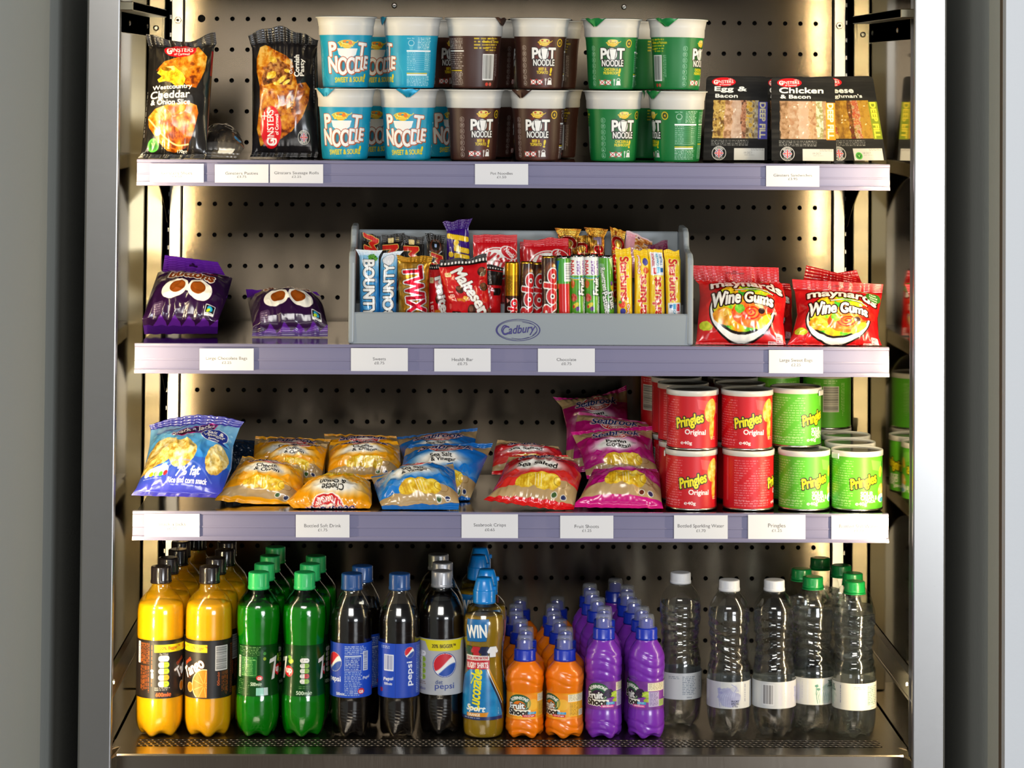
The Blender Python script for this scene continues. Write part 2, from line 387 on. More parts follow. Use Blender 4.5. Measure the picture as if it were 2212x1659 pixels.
def crom(pts, n=12):
    p = [pts[0]]+list(pts)+[pts[-1]]; out = []
    for k in range(1, len(p)-2):
        a, b, c, d = (np.array(q, float) for q in p[k-1:k+3])
        for t in np.linspace(0, 1, n, endpoint=False):
            out.append(tuple(.5*((2*b)+(-a+c)*t+(2*a-5*b+4*c-d)*t*t+(-a+3*b-3*c+d)*t**3)))
    return out+[tuple(pts[-1])]
def ramp(n, cols):
    C = np.array([hexc(c) for c in (list(cols)*2 if len(cols) == 1 else cols)]); t = np.clip(n, 0, .9999)*(len(C)-1); i = t.astype(int); f = (t-i)[..., None]
    return C[i]*(1-f)+C[i+1]*f
def shift(M, dx, dy):
    dx, dy = int(round(dx)), int(round(dy)); R = np.zeros_like(M); h, w = M.shape
    if abs(dx) >= w or abs(dy) >= h: return R
    R[max(0, dy):h+min(0, dy), max(0, dx):w+min(0, dx)] = M[max(0, -dy):h+min(0, -dy), max(0, -dx):w+min(0, -dx)]; return R
def dilate(M, r):
    R = M.copy(); k = max(1, int(math.ceil(r)))
    for rr in ([r] if k == 1 else [r, r*.55]):
        for a in range(16): R = np.maximum(R, shift(M, rr*math.cos(a/16*2*math.pi), rr*math.sin(a/16*2*math.pi)))
    return R
def dilateb(M, r):
    R = M.copy(); h, w = M.shape; seen = set()
    for rr in ([r] if r < 2 else [r, r*.5]):
        for a in range(16):
            dx, dy = int(round(rr*math.cos(a/16*2*math.pi))), int(round(rr*math.sin(a/16*2*math.pi)))
            if (dx, dy) in seen or abs(dx) >= w or abs(dy) >= h: continue
            seen.add((dx, dy)); R[max(0, dy):h+min(0, dy), max(0, dx):w+min(0, dx)] |= M[max(0, -dy):h+min(0, -dy), max(0, -dx):w+min(0, -dx)]
    return R
def arc(rad):                               # bend a line of lettering; positive rad: arched upward
    def f(X, Y):
        t = X/rad; return (rad-Y)*np.sin(t), rad-(rad-Y)*np.cos(t)
    return f
# ---------------------------------------------------------------- flexible packs: an outline seen in the photo, given depth, thickness, creases and crimped seals
def place_grid(name, XYZ, mt, parent, art=None, uv=None, base=(0, 0, 0), wrap=False, extra=None):
    nv, nu = XYZ.shape[:2]; v = XYZ.reshape(-1, 3); q = grid_quads(nu, nv, wrap); cols = al = None
    if art is not None:
        c, a = art.sample(uv[0], uv[1]); cols, al = c.reshape(-1, 3), a.ravel()
    if extra is not None:
        ev, eq, ec = extra; q = np.concatenate([q, eq+len(v)]); v = np.concatenate([v, ev])
        if cols is not None: cols = np.concatenate([cols, np.broadcast_to(hexc(ec), (len(ev), 3))]); al = np.concatenate([al, np.ones(len(ev))])
    me = mesh_np(name, v-np.asarray(base), q, mt, cols, True, alpha=al); return link(name, me, parent)

def bag(name, rows, art, mt, label, cat, group=None, nu=150, nv=150, seals=(.07, .07), seed=1, crumple=.0015, wr=.003, zmin=None, back=.45, p=2.2, backcol='888888', names=('top_seal', 'bottom_seal'), ends=(0, 0), dipt=0., flare=0.):
    rows = sorted(rows); vv = [r[0] for r in rows]; r_ = np.random.default_rng(seed)
    L = np.array([P(r[1], r[2], r[5]) for r in rows]); R = np.array([P(r[3], r[4], r[5]) for r in rows]); Tt = np.array([r[6] for r in rows])
    def surf(nu, nv, front=True, V=None):
        U = np.linspace(0, 1, nu)[None, :]; V = (np.linspace(0, 1, nv) if V is None else V)[:, None]
        f = lambda A: np.stack([np.interp(V[:, 0], vv, A[:, k]) for k in range(3)], -1)
        l, rr = f(L), f(R); T = np.interp(V[:, 0], vv, Tt)[:, None]
        base = l[:, None]*(1-U[..., None]) + rr[:, None]*U[..., None]
        a = (R-L).mean(0); b = (L+R)[-1]/2-(L+R)[0]/2; n = np.cross(a, b); n /= np.linalg.norm(n)
        if n[1] > 0: n = -n
        t = np.clip((V-seals[0])/(1-seals[0]-seals[1]), 0, 1); bl = np.sin(np.pi*t)**.6
        pr = (1-np.abs(2*U-1)**p)**.75
        wd = np.linalg.norm(a); off = T*pr*bl*((1-back) if front else -back)
        w1 = sum(r_.normal()*np.sin(2*np.pi*(k*U*r_.uniform(.8, 1.2)+r_.random()))/k**.5 for k in (3, 4, 6, 7, 9, 12))*.45
        w2 = sum(r_.normal()*np.sin(2*np.pi*(k*U*r_.uniform(.8, 1.2)+r_.random()))/k**.5 for k in (3, 5, 6, 8, 10, 13))*.45
        e1 = np.exp(-np.abs(V-seals[0])/.13); e2 = np.exp(-np.abs(V-1+seals[1])/.13)
        edge = np.clip(pr*1.6, 0, 1)
        off = off + wr*(w1*e1+w2*e2)*edge*.8
        N = fbm(nv, nu, max(nu, nv)/4.2, seed*5+1, 3); N2 = fbm(nv, nu, max(nu, nv)/7., seed*5+9, 2)
        rid = (1-np.abs(2*N-1)*2.2) + .6*(1-np.abs(2*N2-1)*2.4)
        off = off + crumple*(rid-.8)*bl*np.clip(pr*2, 0, 1)
        sealm = ((V < seals[0]) | (V > 1-seals[1]))*1.
        off = off + sealm*.0004*np.sin(V*nv*1.4) + flare*(.5-U)*np.sin(np.pi*V)
        X = base + n*off[..., None]
        if dipt: X = X + np.array([0, 0, -1])*(dipt*np.exp(-V/.06)*np.sin(np.pi*U))[..., None]
        sm = sum(r_.normal()*np.sin(2*np.pi*(k*U+r_.random()))/k for k in (1, 2, 3))*.0022
        X = X + np.array([0, 0, 1])*(sm*np.exp(-V/.07)*ends[0])[..., None]
        if zmin is not None: X[..., 2] = np.maximum(X[..., 2], zmin)
        return X, U+0*V, V+0*U
    root = empty(name, tuple(((L[-1]+R[-1])/2))); B = np.array(root.location)
    X, U, V = surf(nu, nv); k0, k1 = max(2, int(round(seals[0]*(nv-1)))), nv-1-max(2, int(round(seals[1]*(nv-1))))
    if not seals[0]: k0 = 0
    if not seals[1]: k1 = nv-1
    nb = 26; r_ = np.random.default_rng(seed); vb = np.linspace(k0/(nv-1), k1/(nv-1), nb); XB, _, _ = surf(nb, nb, False, vb)
    j = np.linspace(k0, k1, nb).round().astype(int); i = np.linspace(0, nu-1, nb).round().astype(int)
    XB[:, 0], XB[:, -1] = X[j, 0], X[j, -1]; XB[0], XB[-1] = X[k0, i], X[k1, i]
    place_grid('pouch', X[k0:k1+1], mt, root, art, (U[k0:k1+1], V[k0:k1+1]), B, extra=((XB-B+B).reshape(-1, 3), grid_quads(nb, nb, flip=True), backcol))
    th = np.array([0, .0006, 0])
    for nm, s0, s1 in ((names[0], 0, k0), (names[1], k1, nv-1)):
        if s1 > s0:
            S = X[s0:s1+1]; ex = (S+th).reshape(-1, 3); place_grid(nm, S, mt, root, art, (U[s0:s1+1], V[s0:s1+1]), B, extra=(ex, grid_quads(nu, s1-s0+1, flip=True), backcol))
    tag(root, label, cat, group); return root

def quadrows(TL, TR, BR, BL, Yt, Yb, T, neck=.05, vs=9, pinch=.03):
    out = []
    for v in np.linspace(0, 1, vs):
        k = pinch*math.sin(math.pi*v)**.6
        xl, yl, xr, yr = TL[0]+(BL[0]-TL[0])*v, TL[1]+(BL[1]-TL[1])*v, TR[0]+(BR[0]-TR[0])*v, TR[1]+(BR[1]-TR[1])*v
        d = (xr-xl)*k; out.append((v, xl+d, yl, xr-d, yr, Yt+(Yb-Yt)*v, T))
    return out

def tubepack(name, pt, pb, Yt, Yb, r, art, mt, mend, label, cat, group=None, nu=120, nv=150, endname='foil_end', crinkle=.35):
    T, B = P(*pt, Yt), P(*pb, Yb); a = (T-B); Ln = a.length; a.normalize(); mid = (T+B)/2
    c = (CAM-mid); c = (c-a*c.dot(a)).normalized(); sd = c.cross(a)
    if sd.x < 0: sd = -sd
    U = np.linspace(0, 1, nu)[None]; V = np.linspace(0, 1, nv)[:, None]; th = (U-.5)*2*np.pi
    rr = r*np.ones_like(V)*(1+0*U); A, S, Cc, b0 = np.array(a), np.array(sd), np.array(c), np.array(B)
    X = b0 + A*((1-V)*Ln+0*U)[..., None] + S*(rr*np.sin(th))[..., None] + Cc*(rr*np.cos(th))[..., None]
    root = empty(name, tuple(B)); place_grid('wrapper', X, mt, root, art, (U+0*V, V+0*U), b0)
    for zz, sg in ((Ln, 1), (0, -1)):       # folded foil at both ends
        g = np.random.default_rng(int(pt[0])+sg); n = 28; an = np.arange(n)/n*2*np.pi; pr = [(1.0, 0), (.99, .0010), (.93, .0024), (.8, .0030), (.5, .0024), (.15, .0020), (.01, .002)]
        v = []
        for k, (f, h) in enumerate(pr):
            jit = 1+crinkle*.09*g.normal(size=n)*(k not in (0, 6)); hh = h+.0008*crinkle*g.normal(size=n)*(0 < k < 6)
            v.append(A*(zz+sg*hh)[:, None] + S*(r*f*jit*np.sin(an))[:, None] + Cc*(r*f*jit*np.cos(an))[:, None])
        me = mesh_np(endname, np.array(v), grid_quads(n, len(pr), True), mend, None, True); link(endname, me, root)
    tag(root, label, cat, group); return root

# ---------------------------------------------------------------- artwork
W_ = 'f6f4ee'
def logo_oval(a, cx, cy, rx, ry, rot=0, sub=True):
    a.ell(cx, cy, rx, ry, 'd8121c', rot)
    c, q = math.cos(math.radians(rot)), math.sin(math.radians(rot)); at = lambda x, y: (cx+x*c-y*q, cy+x*q+y*c)
    a.text('GINSTERS', *at(0, -.05*ry), rx*1.6, ry*.62, W_, rot, .02)
    a.text('G', *at(-rx*.68, .06*ry), rx*.32, ry*.95, W_, rot, .03)
    if sub: a.text('of Cornwall', *at(rx*.12, ry*.56), rx*.95, ry*.33, W_, rot, .03)
    a.stroke([at(rx*.38, -ry*.62), at(rx*.72, -ry*.6)], ry*.09, W_); a.stroke([at(rx*.55, -ry*.8), at(rx*.53, -ry*.4)], ry*.08, W_)
PASTRY = ['5e2404', '9c4c08', 'c07010', 'd08c24', 'deaf54']
def union_badge(a, cx, cy, r, words=('BRITISH', 'CHEESE')):
    a.ell(cx, cy, r, r, W_); a.ell(cx, cy, r*.93, r*.93, '1c1b1a'); a.ell(cx, cy, r*.58, r*.58, W_)
    q = r*.52; a.ell(cx, cy, q, q, '2a3a8c')
    for d in ((1, 1), (1, -1)): a.stroke([(cx-q*.68*d[0], cy-q*.68*d[1]), (cx+q*.68*d[0], cy+q*.68*d[1])], r*.16, W_); a.stroke([(cx-q*.66*d[0], cy-q*.66*d[1]), (cx+q*.66*d[0], cy+q*.66*d[1])], r*.07, 'd01820')
    for hv in ((1, 0), (0, 1)): a.stroke([(cx-q*hv[0], cy-q*hv[1]), (cx+q*hv[0], cy+q*hv[1])], r*.26, W_); a.stroke([(cx-q*hv[0], cy-q*hv[1]), (cx+q*hv[0], cy+q*hv[1])], r*.15, 'd01820')
    a.text(words[0], cx, cy-r*.75, r*1.25, r*.26, W_, 0, .02, warp=arc(r*.8)); a.text(words[1], cx, cy+r*.76, r*1.25, r*.26, W_, 0, .02, warp=arc(-r*.8))
def veg_badge(a, cx, cy, r):
    a.ell(cx, cy, r, r, '58b848'); a.ell(cx, cy, r*.72, r*.72, '1f3a1a'); a.ell(cx, cy, r*.66, r*.66, '58b848'); a.ell(cx, cy, r*.6, r*.6, '2c6a26')
    a.text('V', cx, cy, r*.7, r*.75, '9be070', 0, .03)

def art_slice():
    a = Art(150, 258, 2.4, '1a1817'); a.noise(0, 0, 150, 258, ['141312', '1c1a19', '242221'], 40, al=.7)
    up = [(22, 80), (40, 62), (60, 56), (100, 44), (112, 26), (124, 40), (137, 52), (135, 80), (128, 98), (118, 118), (98, 116), (80, 100), (60, 88), (36, 90)]
    a.polyfood(up, PASTRY, 11, 3, dirn=(.5, -1), light=.25)
    a.polyfood([(24, 86), (36, 74), (62, 72), (84, 88), (92, 100), (88, 113), (72, 116), (60, 108), (46, 104), (30, 106), (26, 100), (36, 94)], ['b87a0a', 'e6b41c', 'f4d23c', 'fbe68a'], 9, 8)
    a.blob(44, 78, 13, 4, ['6a4a08', 'a87010'], 5, 8, .2)
    lo = [(10, 172), (26, 158), (62, 149), (100, 146), (122, 152), (127, 166), (122, 190), (114, 214), (104, 230), (78, 240), (60, 236), (40, 220), (14, 192)]
    a.polyfood(lo, ['6e2c04', 'a04e08', 'c06c14', 'cc8428', 'd8a458'], 13, 21, dirn=(-.6, -.8), light=.3)
    for k in range(6): a.curve([(24+k*15, 160+k*3), (44+k*13, 176+k*7), (52+k*11, 196+k*8)], 1.6, 'b85408', .55)
    a.curve([(12, 176), (34, 196), (60, 216), (84, 226), (108, 224)], 3, 'fbdca0', .75); a.curve([(13, 186), (40, 212), (62, 228), (84, 234)], 2.6, 'c86a10', .7)
    logo_oval(a, 74, 37, 37, 16)
    a.text('Westcountry', 62, 117, 92, 11, W_, -2, .03); a.text('Cheddar', 58, 131, 92, 14, W_, -1, .03); a.text('& Onion Slice', 60, 145.5, 92, 10, W_, 0, .03)
    veg_badge(a, 27, 226, 13); a.text('170g\u212e', 95, 238, 22, 8, W_, 0, .03)
    a.micro(2, 120, 5, 230, W_, 4, .5, vert=True); a.rect(146, 40, 150, 90, '8a1014'); return a
def art_pasty():
    a = Art(158, 272, 2.4, '1b191b'); a.noise(0, 0, 158, 272, ['141214', '1d1b1d', '262428'], 40, al=.7)
    pa = [(12, 60), (20, 36), (34, 30), (56, 44), (82, 56), (98, 70), (104, 96), (110, 122), (130, 118), (140, 132), (136, 158), (122, 188), (96, 216), (60, 236), (20, 244), (12, 210), (20, 160), (20, 124), (12, 90)]
    a.polyfood(pa, PASTRY, 11, 33, dirn=(-.6, -.7), light=.25)
    a.polyfood([(24, 104), (40, 74), (62, 62), (88, 80), (100, 106), (96, 124), (74, 122), (54, 118), (30, 122)], ['3a1c0a', '6a3814', '97582a', 'c08a48'], 6, 41)
    for x, y, rx, ry, ro in ((52, 66, 10, 6, 30), (48, 100, 12, 8, -20), (72, 112, 13, 5, -40), (86, 92, 8, 4, 20), (60, 120, 9, 4, 15), (84, 118, 10, 4, -30)): a.blob(x, y, rx, ry, ['c89a20', 'e8c848', 'f4e28a'], 5, ro)
    a.curve([(110, 126), (104, 150), (96, 172)], 2.4, 'f8d890', .7); a.curve([(130, 124), (126, 150), (112, 182)], 3, 'a85c10', .6)
    a.text('Original', 96, 82, 34, 9, W_, -90, .02, shear=.2); a.text('Cornish', 109, 80, 50, 12, W_, -90, .045); a.text('Pasty', 123, 84, 40, 13, W_, -90, .045)
    logo_oval(a, 46, 208, 42, 25, -90); union_badge(a, 124, 228, 14, ('BRITISH', 'BEEF'))
    a.text('20 10 2015', 97, 162, 36, 6, '2a2018', -90, .02); a.micro(83, 145, 87, 180, '3a2818', 4, .6, vert=True); a.text('22:1', 128, 34, 16, 5, W_, -72, .01, al=.6)
    a.micro(148, 60, 151, 160, W_, 4, .4, vert=True); return a
def art_sandwich(kind):
    a = Art(140, 186, 2.6, '151413'); a.noise(0, 0, 140, 186, ['0c0c0b', '141312', '1d1c1a', '2c2a27'], 7, stretch=9., al=.8)
    t1, t2, sc, st = dict(egg=('Egg &', 'Bacon', '5452a8', 'e8dcb0'), chicken=('Chicken', '& Bacon', 'f58a1e', 'f8e6c0'), cheese=('Cheese', "Ploughman's", '7c8a1e', 'f0d43c'))[kind]
    logo_oval(a, 40, 13, 27, 10)
    if kind == 'egg': a.text(t1, 56, 30, 72, 13, W_, 0, .05); a.text(t2, 47, 44, 50, 8, W_, 0, .04)
    elif kind == 'chicken': a.text(t1, 66, 30, 96, 12, W_, 0, .05); a.text(t2, 53, 44, 66, 8, W_, 0, .04)
    else: a.text(t1, 52, 31, 76, 11, W_, 0, .05); a.text(t2, 60, 45, 96, 10, W_, 0, .04)
    x0, x1, y0, y1 = 18, 120, 54, 138; a.rect(x0, y0, x1, y1, '4a3a28')
    bands = dict(egg=[(0, ['6a4a28', 'b89448', 'd8b868', '8a6838']), (.25, ['8a6040', 'c89a74', 'd8b498']), (.42, ['b49480', 'c4a690', 'ccb2a0']), (.62, ['7a4a34', 'c08868', '3a2418']), (.72, ['b8862c', 'dcae3c', 'c0ac88', '6a5030']), (.9, ['6a5a40', '9a8a70', 'c4bca4'])],
                 chicken=[(0, ['7a5a3c', 'a8825e', 'bc9c7c']), (.2, ['a87a58', 'b08e70', 'c0a68c']), (.4, ['c4a084', 'bca088', 'c4ac96']), (.62, ['9a6a48', 'b89c78', 'b08860']), (.78, ['d0c8a8', 'c8c4ac', '8a8a50', 'c0b090']), (.93, ['8a6a48', 'b89878'])],
                 cheese=[(0, ['d8a820', 'e8c038', 'b87818']), (.12, ['e8d080', 'a03a20', 'd8b050']), (.2, ['7a5418', '9a6e20', 'b8892c']), (.36, ['8a6018', 'a87a20', 'c09430']), (.5, ['6a1c10', '5a3a10', 'a06028']), (.6, ['c8a060', 'b84a2c', 'c0b08c', '9a7020']), (.76, ['9a7020', 'b48828', 'a8842e'])])[kind]
    for i, (f, c) in enumerate(bands):
        b0 = x0+f*(x1-x0); b1 = x0+(bands[i+1][0] if i+1 < len(bands) else 1)*(x1-x0); sd = 60+i*7+len(kind)
        def mk(w, b0=b0, b1=b1, sd=sd):
            X, Y = a._xy(w); e = (fbm(w[3]-w[2], w[1]-w[0], 12*a.r, sd)-.5)*9; return np.clip((X-b0+e)*a.r+.5, 0, 1)*np.clip((b1+6-X)*a.r+.5, 0, 1)*(X < x1)
        a.noise(x0, y0, x1, y1, c, 7, mask=mk, seed=sd+3, al=.95)
    for k in range(14): a.ell(x0+rng.random()*100, y0+rng.random()*82, 1.2, 2.5, 'fffdf4', rng.random()*90, .6)
    a.rect(119, 57, 139.5, 140, sc, 1.5); a.text('DEEP FILL', 129, 98, 78, 12, st, 90, .055)
    a.micro(16, 142, 112, 156, W_, 3.4, .6); union_badge(a, 34, 171, 15.5, ('BRITISH', dict(egg='EGG & PORK', chicken='CHICKEN & PORK', cheese='CHEESE')[kind]))
    a.rect(67, 160, 134, 186, 'cfccc4'); a.text('18 OCT' if kind == 'cheese' else '19 OCT', 98, 170, 18, 4.5, '8a8884', 0, .01); a.micro(90, 174, 112, 177, '8a8884', 3, .5); a.micro(104, 161, 132, 166, '5a5854', 2.5, .6)
    if kind == 'cheese': veg_badge(a, 79, 176, 8)
    return a
def swirl(a, cx, cy, k, carrots=True, col='e8b818'):
    for i in range(7): a.curve([(cx-19*k+i*k, cy+(i-3)*1.6*k), (cx-8*k, cy+(5-i*1.2)*k), (cx+6*k, cy+(6-i*1.5)*k), (cx+18*k-i*k, cy+(i-4)*1.5*k)], 2.1*k, ['f6d83a', 'd89a10', 'fbe878', col][i % 4])
    a.curve([(cx-20*k, cy-4*k), (cx-10*k, cy-9*k), (cx+6*k, cy-10*k), (cx+18*k, cy-5*k), (cx+24*k, cy-9*k)], 1.8*k, 'f4d030')
    for i in range(3): a.ell(cx, cy-(3+i*2)*k, (14-i*3)*k, (5-i)*k, ['e8b818', 'fbe470', 'c88a10'][i], ring=1.4*k)
    if carrots: a.ell(cx+7*k, cy-4*k, 4.5*k, 4*k, 'f08020'); a.ell(cx-5*k, cy-8*k, 3.5*k, 3*k, 'f09030')
def info_table(a, x, y, w, col='ffffff', yel='f0d020'):
    a.ell(x+10, y+12, 6, 6, col, ring=.9, al=.85); a.poly([(x+5, y+16), (x+15, y+16), (x+13, y+27), (x+7, y+27)], col, .25); a.text('WHY TRY', x+9, y+2, 16, 3, col, 0, .01)
    a.micro(x+24, y, x+w, y+26, col, 3.4, .8); a.rect(x, y+28, x+w, y+31.5, col)
    for k in range(9): a.rect(x, y+36+k*4.6, x+w, y+36.5+k*4.6, col, al=.6); a.micro(x+1, y+33+k*4.6, x+w*.4, y+35.5+k*4.6, col, 3, .7); a.micro(x+w*.72, y+33+k*4.6, x+w-3, y+35.5+k*4.6, col, 3, .7)
    a.rect(x+w-.5, y+33, x+w, y+78, col, al=.6); a.rect(x, y+78, x+w*.86, y+80, yel); a.rect(x, y+81, x+w*.86, y+84, col); a.micro(x, y+86, x+w, y+110, col, 3.2, .75)
def art_pot(kind):
    a = Art(345, 116, 2.2, dict(blue='0793b8', brown='3e2019', green='0a7434')[kind])   # whole way round the pot, logo centred at 172
    if kind == 'blue':
        a.noise(0, 0, 345, 116, ['0590b4', '18a2c4', '3ab4d0'], 60, al=.5)
        for k in range(5): a.curve([(100+k*34, 40), (118+k*30, 60), (112+k*34, 84), (128+k*30, 108)], 3.5, '6cc8dc', .25)
        out = [(1.6, 'b8502a'), (3., 'e8dcc4')]
        def L(t, x, y, w, h, r=0): a.text(t, x, y, w, h, W_, r, .05, out=[(1.3, 'b8481e')], shadow=(2.4, 2.2, 'b85a20'))
        L('P', 139, 32, 17, 30, -3); a.poly([(150, 30), (196, 30), (192, 44), (178, 53), (166, 52), (154, 44)], W_); a.ell(173, 41, 20, 9, W_); L('T', 208, 33, 21, 29, 6)
        swirl(a, 172, 22, 1.0); L('N', 139, 66, 22, 34, -4); L('O', 163, 69, 22, 38, 0); L('O', 183, 68, 22, 36, 0); L('D', 201, 65, 18, 32, 3); L('L', 212, 63, 11, 28, 5); L('E', 222, 61, 12, 26, 6)
        for x, y in ((163, 69), (183, 68)): a.ell(x, y, 4, 11, '7a4a3a'); a.ell(x+1, y, 2.5, 9, '1a8aa8')
        a.text('SWEET & SOUR!', 180, 99, 72, 11, 'f2d21a', -2, .045); a.text('!', 219, 95, 4, 17, 'f2d21a', 8, .05)
        a.micro(98, 12, 102, 108, W_, 4, .55, vert=True); a.micro(104, 30, 107, 100, W_, 4, .5, vert=True); info_table(a, 258, 5, 58); a.micro(20, 10, 80, 100, W_, 4, .5)
    else:
        g = dict(brown='5a2c1e', green='188c44')[kind]; a.hgrad(150, 172, dict(brown='3e2019', green='0a7434')[kind], g); a.hgrad(172, 205, g, dict(brown='3e2019', green='0a7434')[kind])
        a.ell(172, 44, 26, 30, dict(brown='7a1c10', green='2a3a14')[kind], soft=10, al=.5)
        a.text('POT', 172, 38, 53, 25, W_, 0, .05, out=[(1.6, '140c0a')]); a.text('NOODLE', 172, 58, 49, 14, W_, 0, .045, out=[(1.8, '140c0a')])
        a.poly([(163, 26), (181, 26), (177, 51), (167, 51)], '140c0a'); a.poly([(164.5, 27), (179.5, 27), (176, 50), (168, 50)], W_)
        swirl(a, 172, 16, .72, False, 'd8a018'); a.ell(172, 9, 11, 3.5, 'f4e27a'); a.ell(167, 9, 2.5, 1.8, 'c03018' if kind == 'brown' else 'c8a070'); a.ell(178, 10, 2.5, 1.6, 'b82818' if kind == 'brown' else 'd8c098')
        a.text('BEEF &\nTOMATO' if kind == 'brown' else 'CHICKEN &\nMUSHROOM', 168, 76, 26 if kind == 'brown' else 34, 14, 'e8cc18', 0, .05); a.text('!', 188, 78, 4, 16, 'e8cc18', 8, .05)
        a.ell(210, 14, 7, 8, 'e0b818', ring=2.); a.ell(210, 14, 4.5, 5.5, '3a2a10'); a.text('4', 210, 14, 4, 6, 'e8c420', 0, .04)
        for k in range(7): a.rect(120, 20+k*13, 130, 31+k*13, W_, 4, .55); a.rect(121, 21+k*13, 129, 30+k*13, dict(brown='3e2019', green='0a7434')[kind], 3.4); a.micro(122.5, 23+k*13, 127.5, 29+k*13, W_, 3.2, .8)
        for k, (x, cr) in enumerate(((147, 1), (162, 1), (176, 0), (186, 0))):
            if k < 2: a.rect(x-6, 96, x+6, 106, W_, 1 if k == 0 else 4); a.stroke([(x-7, 95), (x+7, 107)], 1.4, 'd02018'); a.stroke([(x+7, 95), (x-7, 107)], 1.4, 'd02018')
            elif k == 2: a.stroke([(x, 94), (x, 107)], 2, W_); a.stroke([(x-2, 93), (x-2, 98)], .8, W_); a.stroke([(x+2, 93), (x+2, 98)], .8, W_)
            else: a.poly([(x-6, 107), (x+6, 107), (x+4, 97), (x-4, 97)], W_); a.ell(x, 96, 4, 4, W_, ring=1.3)
        info_table(a, 232, 4, 54); a.micro(20, 4, 60, 34, 'e8cc18', 7, .9); a.text('Beef and Tomato' if kind == 'brown' else 'Chicken and Mushroom', 62, 12, 44, 6, 'e8cc18', 0, .03); a.text('noodles in a' if 1 else '', 64, 5, 26, 4, 'e8cc18'); a.micro(46, 18, 78, 34, 'e8cc18', 6, .9)
        a.barcode(40, 40, 70, 98); a.micro(74, 40, 84, 100, W_, 3, .6, vert=True); a.micro(294, 6, 342, 30, W_, 3.4, .8); a.rect(294, 32, 342, 35, W_); a.micro(294, 38, 342, 74, W_, 4.6, .6); a.rect(294, 76, 336, 78, 'f0d020'); a.micro(294, 80, 342, 110, W_, 3.4, .7); a.ell(52, 107, 4, 4, 'd83a2a'); a.ell(62, 107, 4, 4, 'd86a5a')
    return a
def art_buttons():
    a = Art(190, 200, 2.2, '2a1038'); a.rect(0, 0, 190, 36, '45157a'); a.vgrad(0, 30, '5a1ea0', '401270')
    for k in range(14): a.rect(0, 2+k*2.3, 190, 2.8+k*2.3, '7a3ac0', al=.5)
    a.rect(84, 14, 112, 19, '22083a', 2); a.ell(98, 13, 5, 3, '22083a'); a.rect(0, 36, 190, 38.5, 'd8d0dc', al=.65)
    a.text('RECLOSABLE', 165, 40, 40, 5, W_, 4, .02, al=.8)
    a.text('Dairy Milk', 88, 50, 106, 17, 'e8e2ec', 3, .03, shear=.25); a.text('GIANT', 140, 62, 36, 8, 'b02838', 4, .04)
    a.text('buttons', 98, 80, 112, 28, '8a3c12', 6, .06, out=[(2.6, W_)], warp=lambda X, Y: (X, Y-5*np.cos(X/40)))
    a.ell(66, 122, 33, 23, W_, -18); a.ell(127, 123, 33, 23, W_, 20); a.poly([(90, 124), (104, 124), (97, 130)], W_); a.poly([(92, 104), (102, 104), (97, 116)], '2a1038')
    a.ell(71, 119, 19, 15, '8a4312', -18); a.ell(122, 120, 19, 15, '8a4312', 14); a.ell(71, 116, 15, 9, '9c5018', -18, .7); a.ell(122, 117, 15, 9, '9c5018', 14, .7)
    a.rect(152, 150, 176, 170, 'e8ecf0', 2); a.rect(153.5, 151.5, 174.5, 165, '14181c'); a.ell(164, 158, 7, 5, '2aa8d8', 20); a.ell(161, 161, 5, 3, 'b8d820', -30); a.micro(155, 166, 173, 169, '222222', 3, .6)
    a.rect(20, 150, 46, 172, '6a5a74', 6, .5); a.micro(23, 154, 43, 170, 'c8bcd0', 4, .5)
    for k in range(5): a.poly([(20+k*36, 190), (44+k*36, 172), (58+k*36, 178), (62+k*36, 190)], '6a24b4', .7)
    a.rect(0, 186, 190, 200, '38116a'); return a
def art_cadbury():
    a = Art(100, 52, 5, None); p = '3f3a80'
    a.ell(50, 26, 48, 24, p, ring=1.2); a.ell(48, 26, 44, 21, p, ring=.8); a.curve([(60, 8), (84, 14), (92, 26), (82, 38)], 1.0, p); a.curve([(36, 44), (56, 46), (74, 42)], .8, p)
    a.text('Cadbury', 51, 27, 72, 24, p, -5, .018, shear=.3); a.curve([(30, 20), (20, 16), (14, 26), (20, 36), (32, 32)], 2.4, p); return a
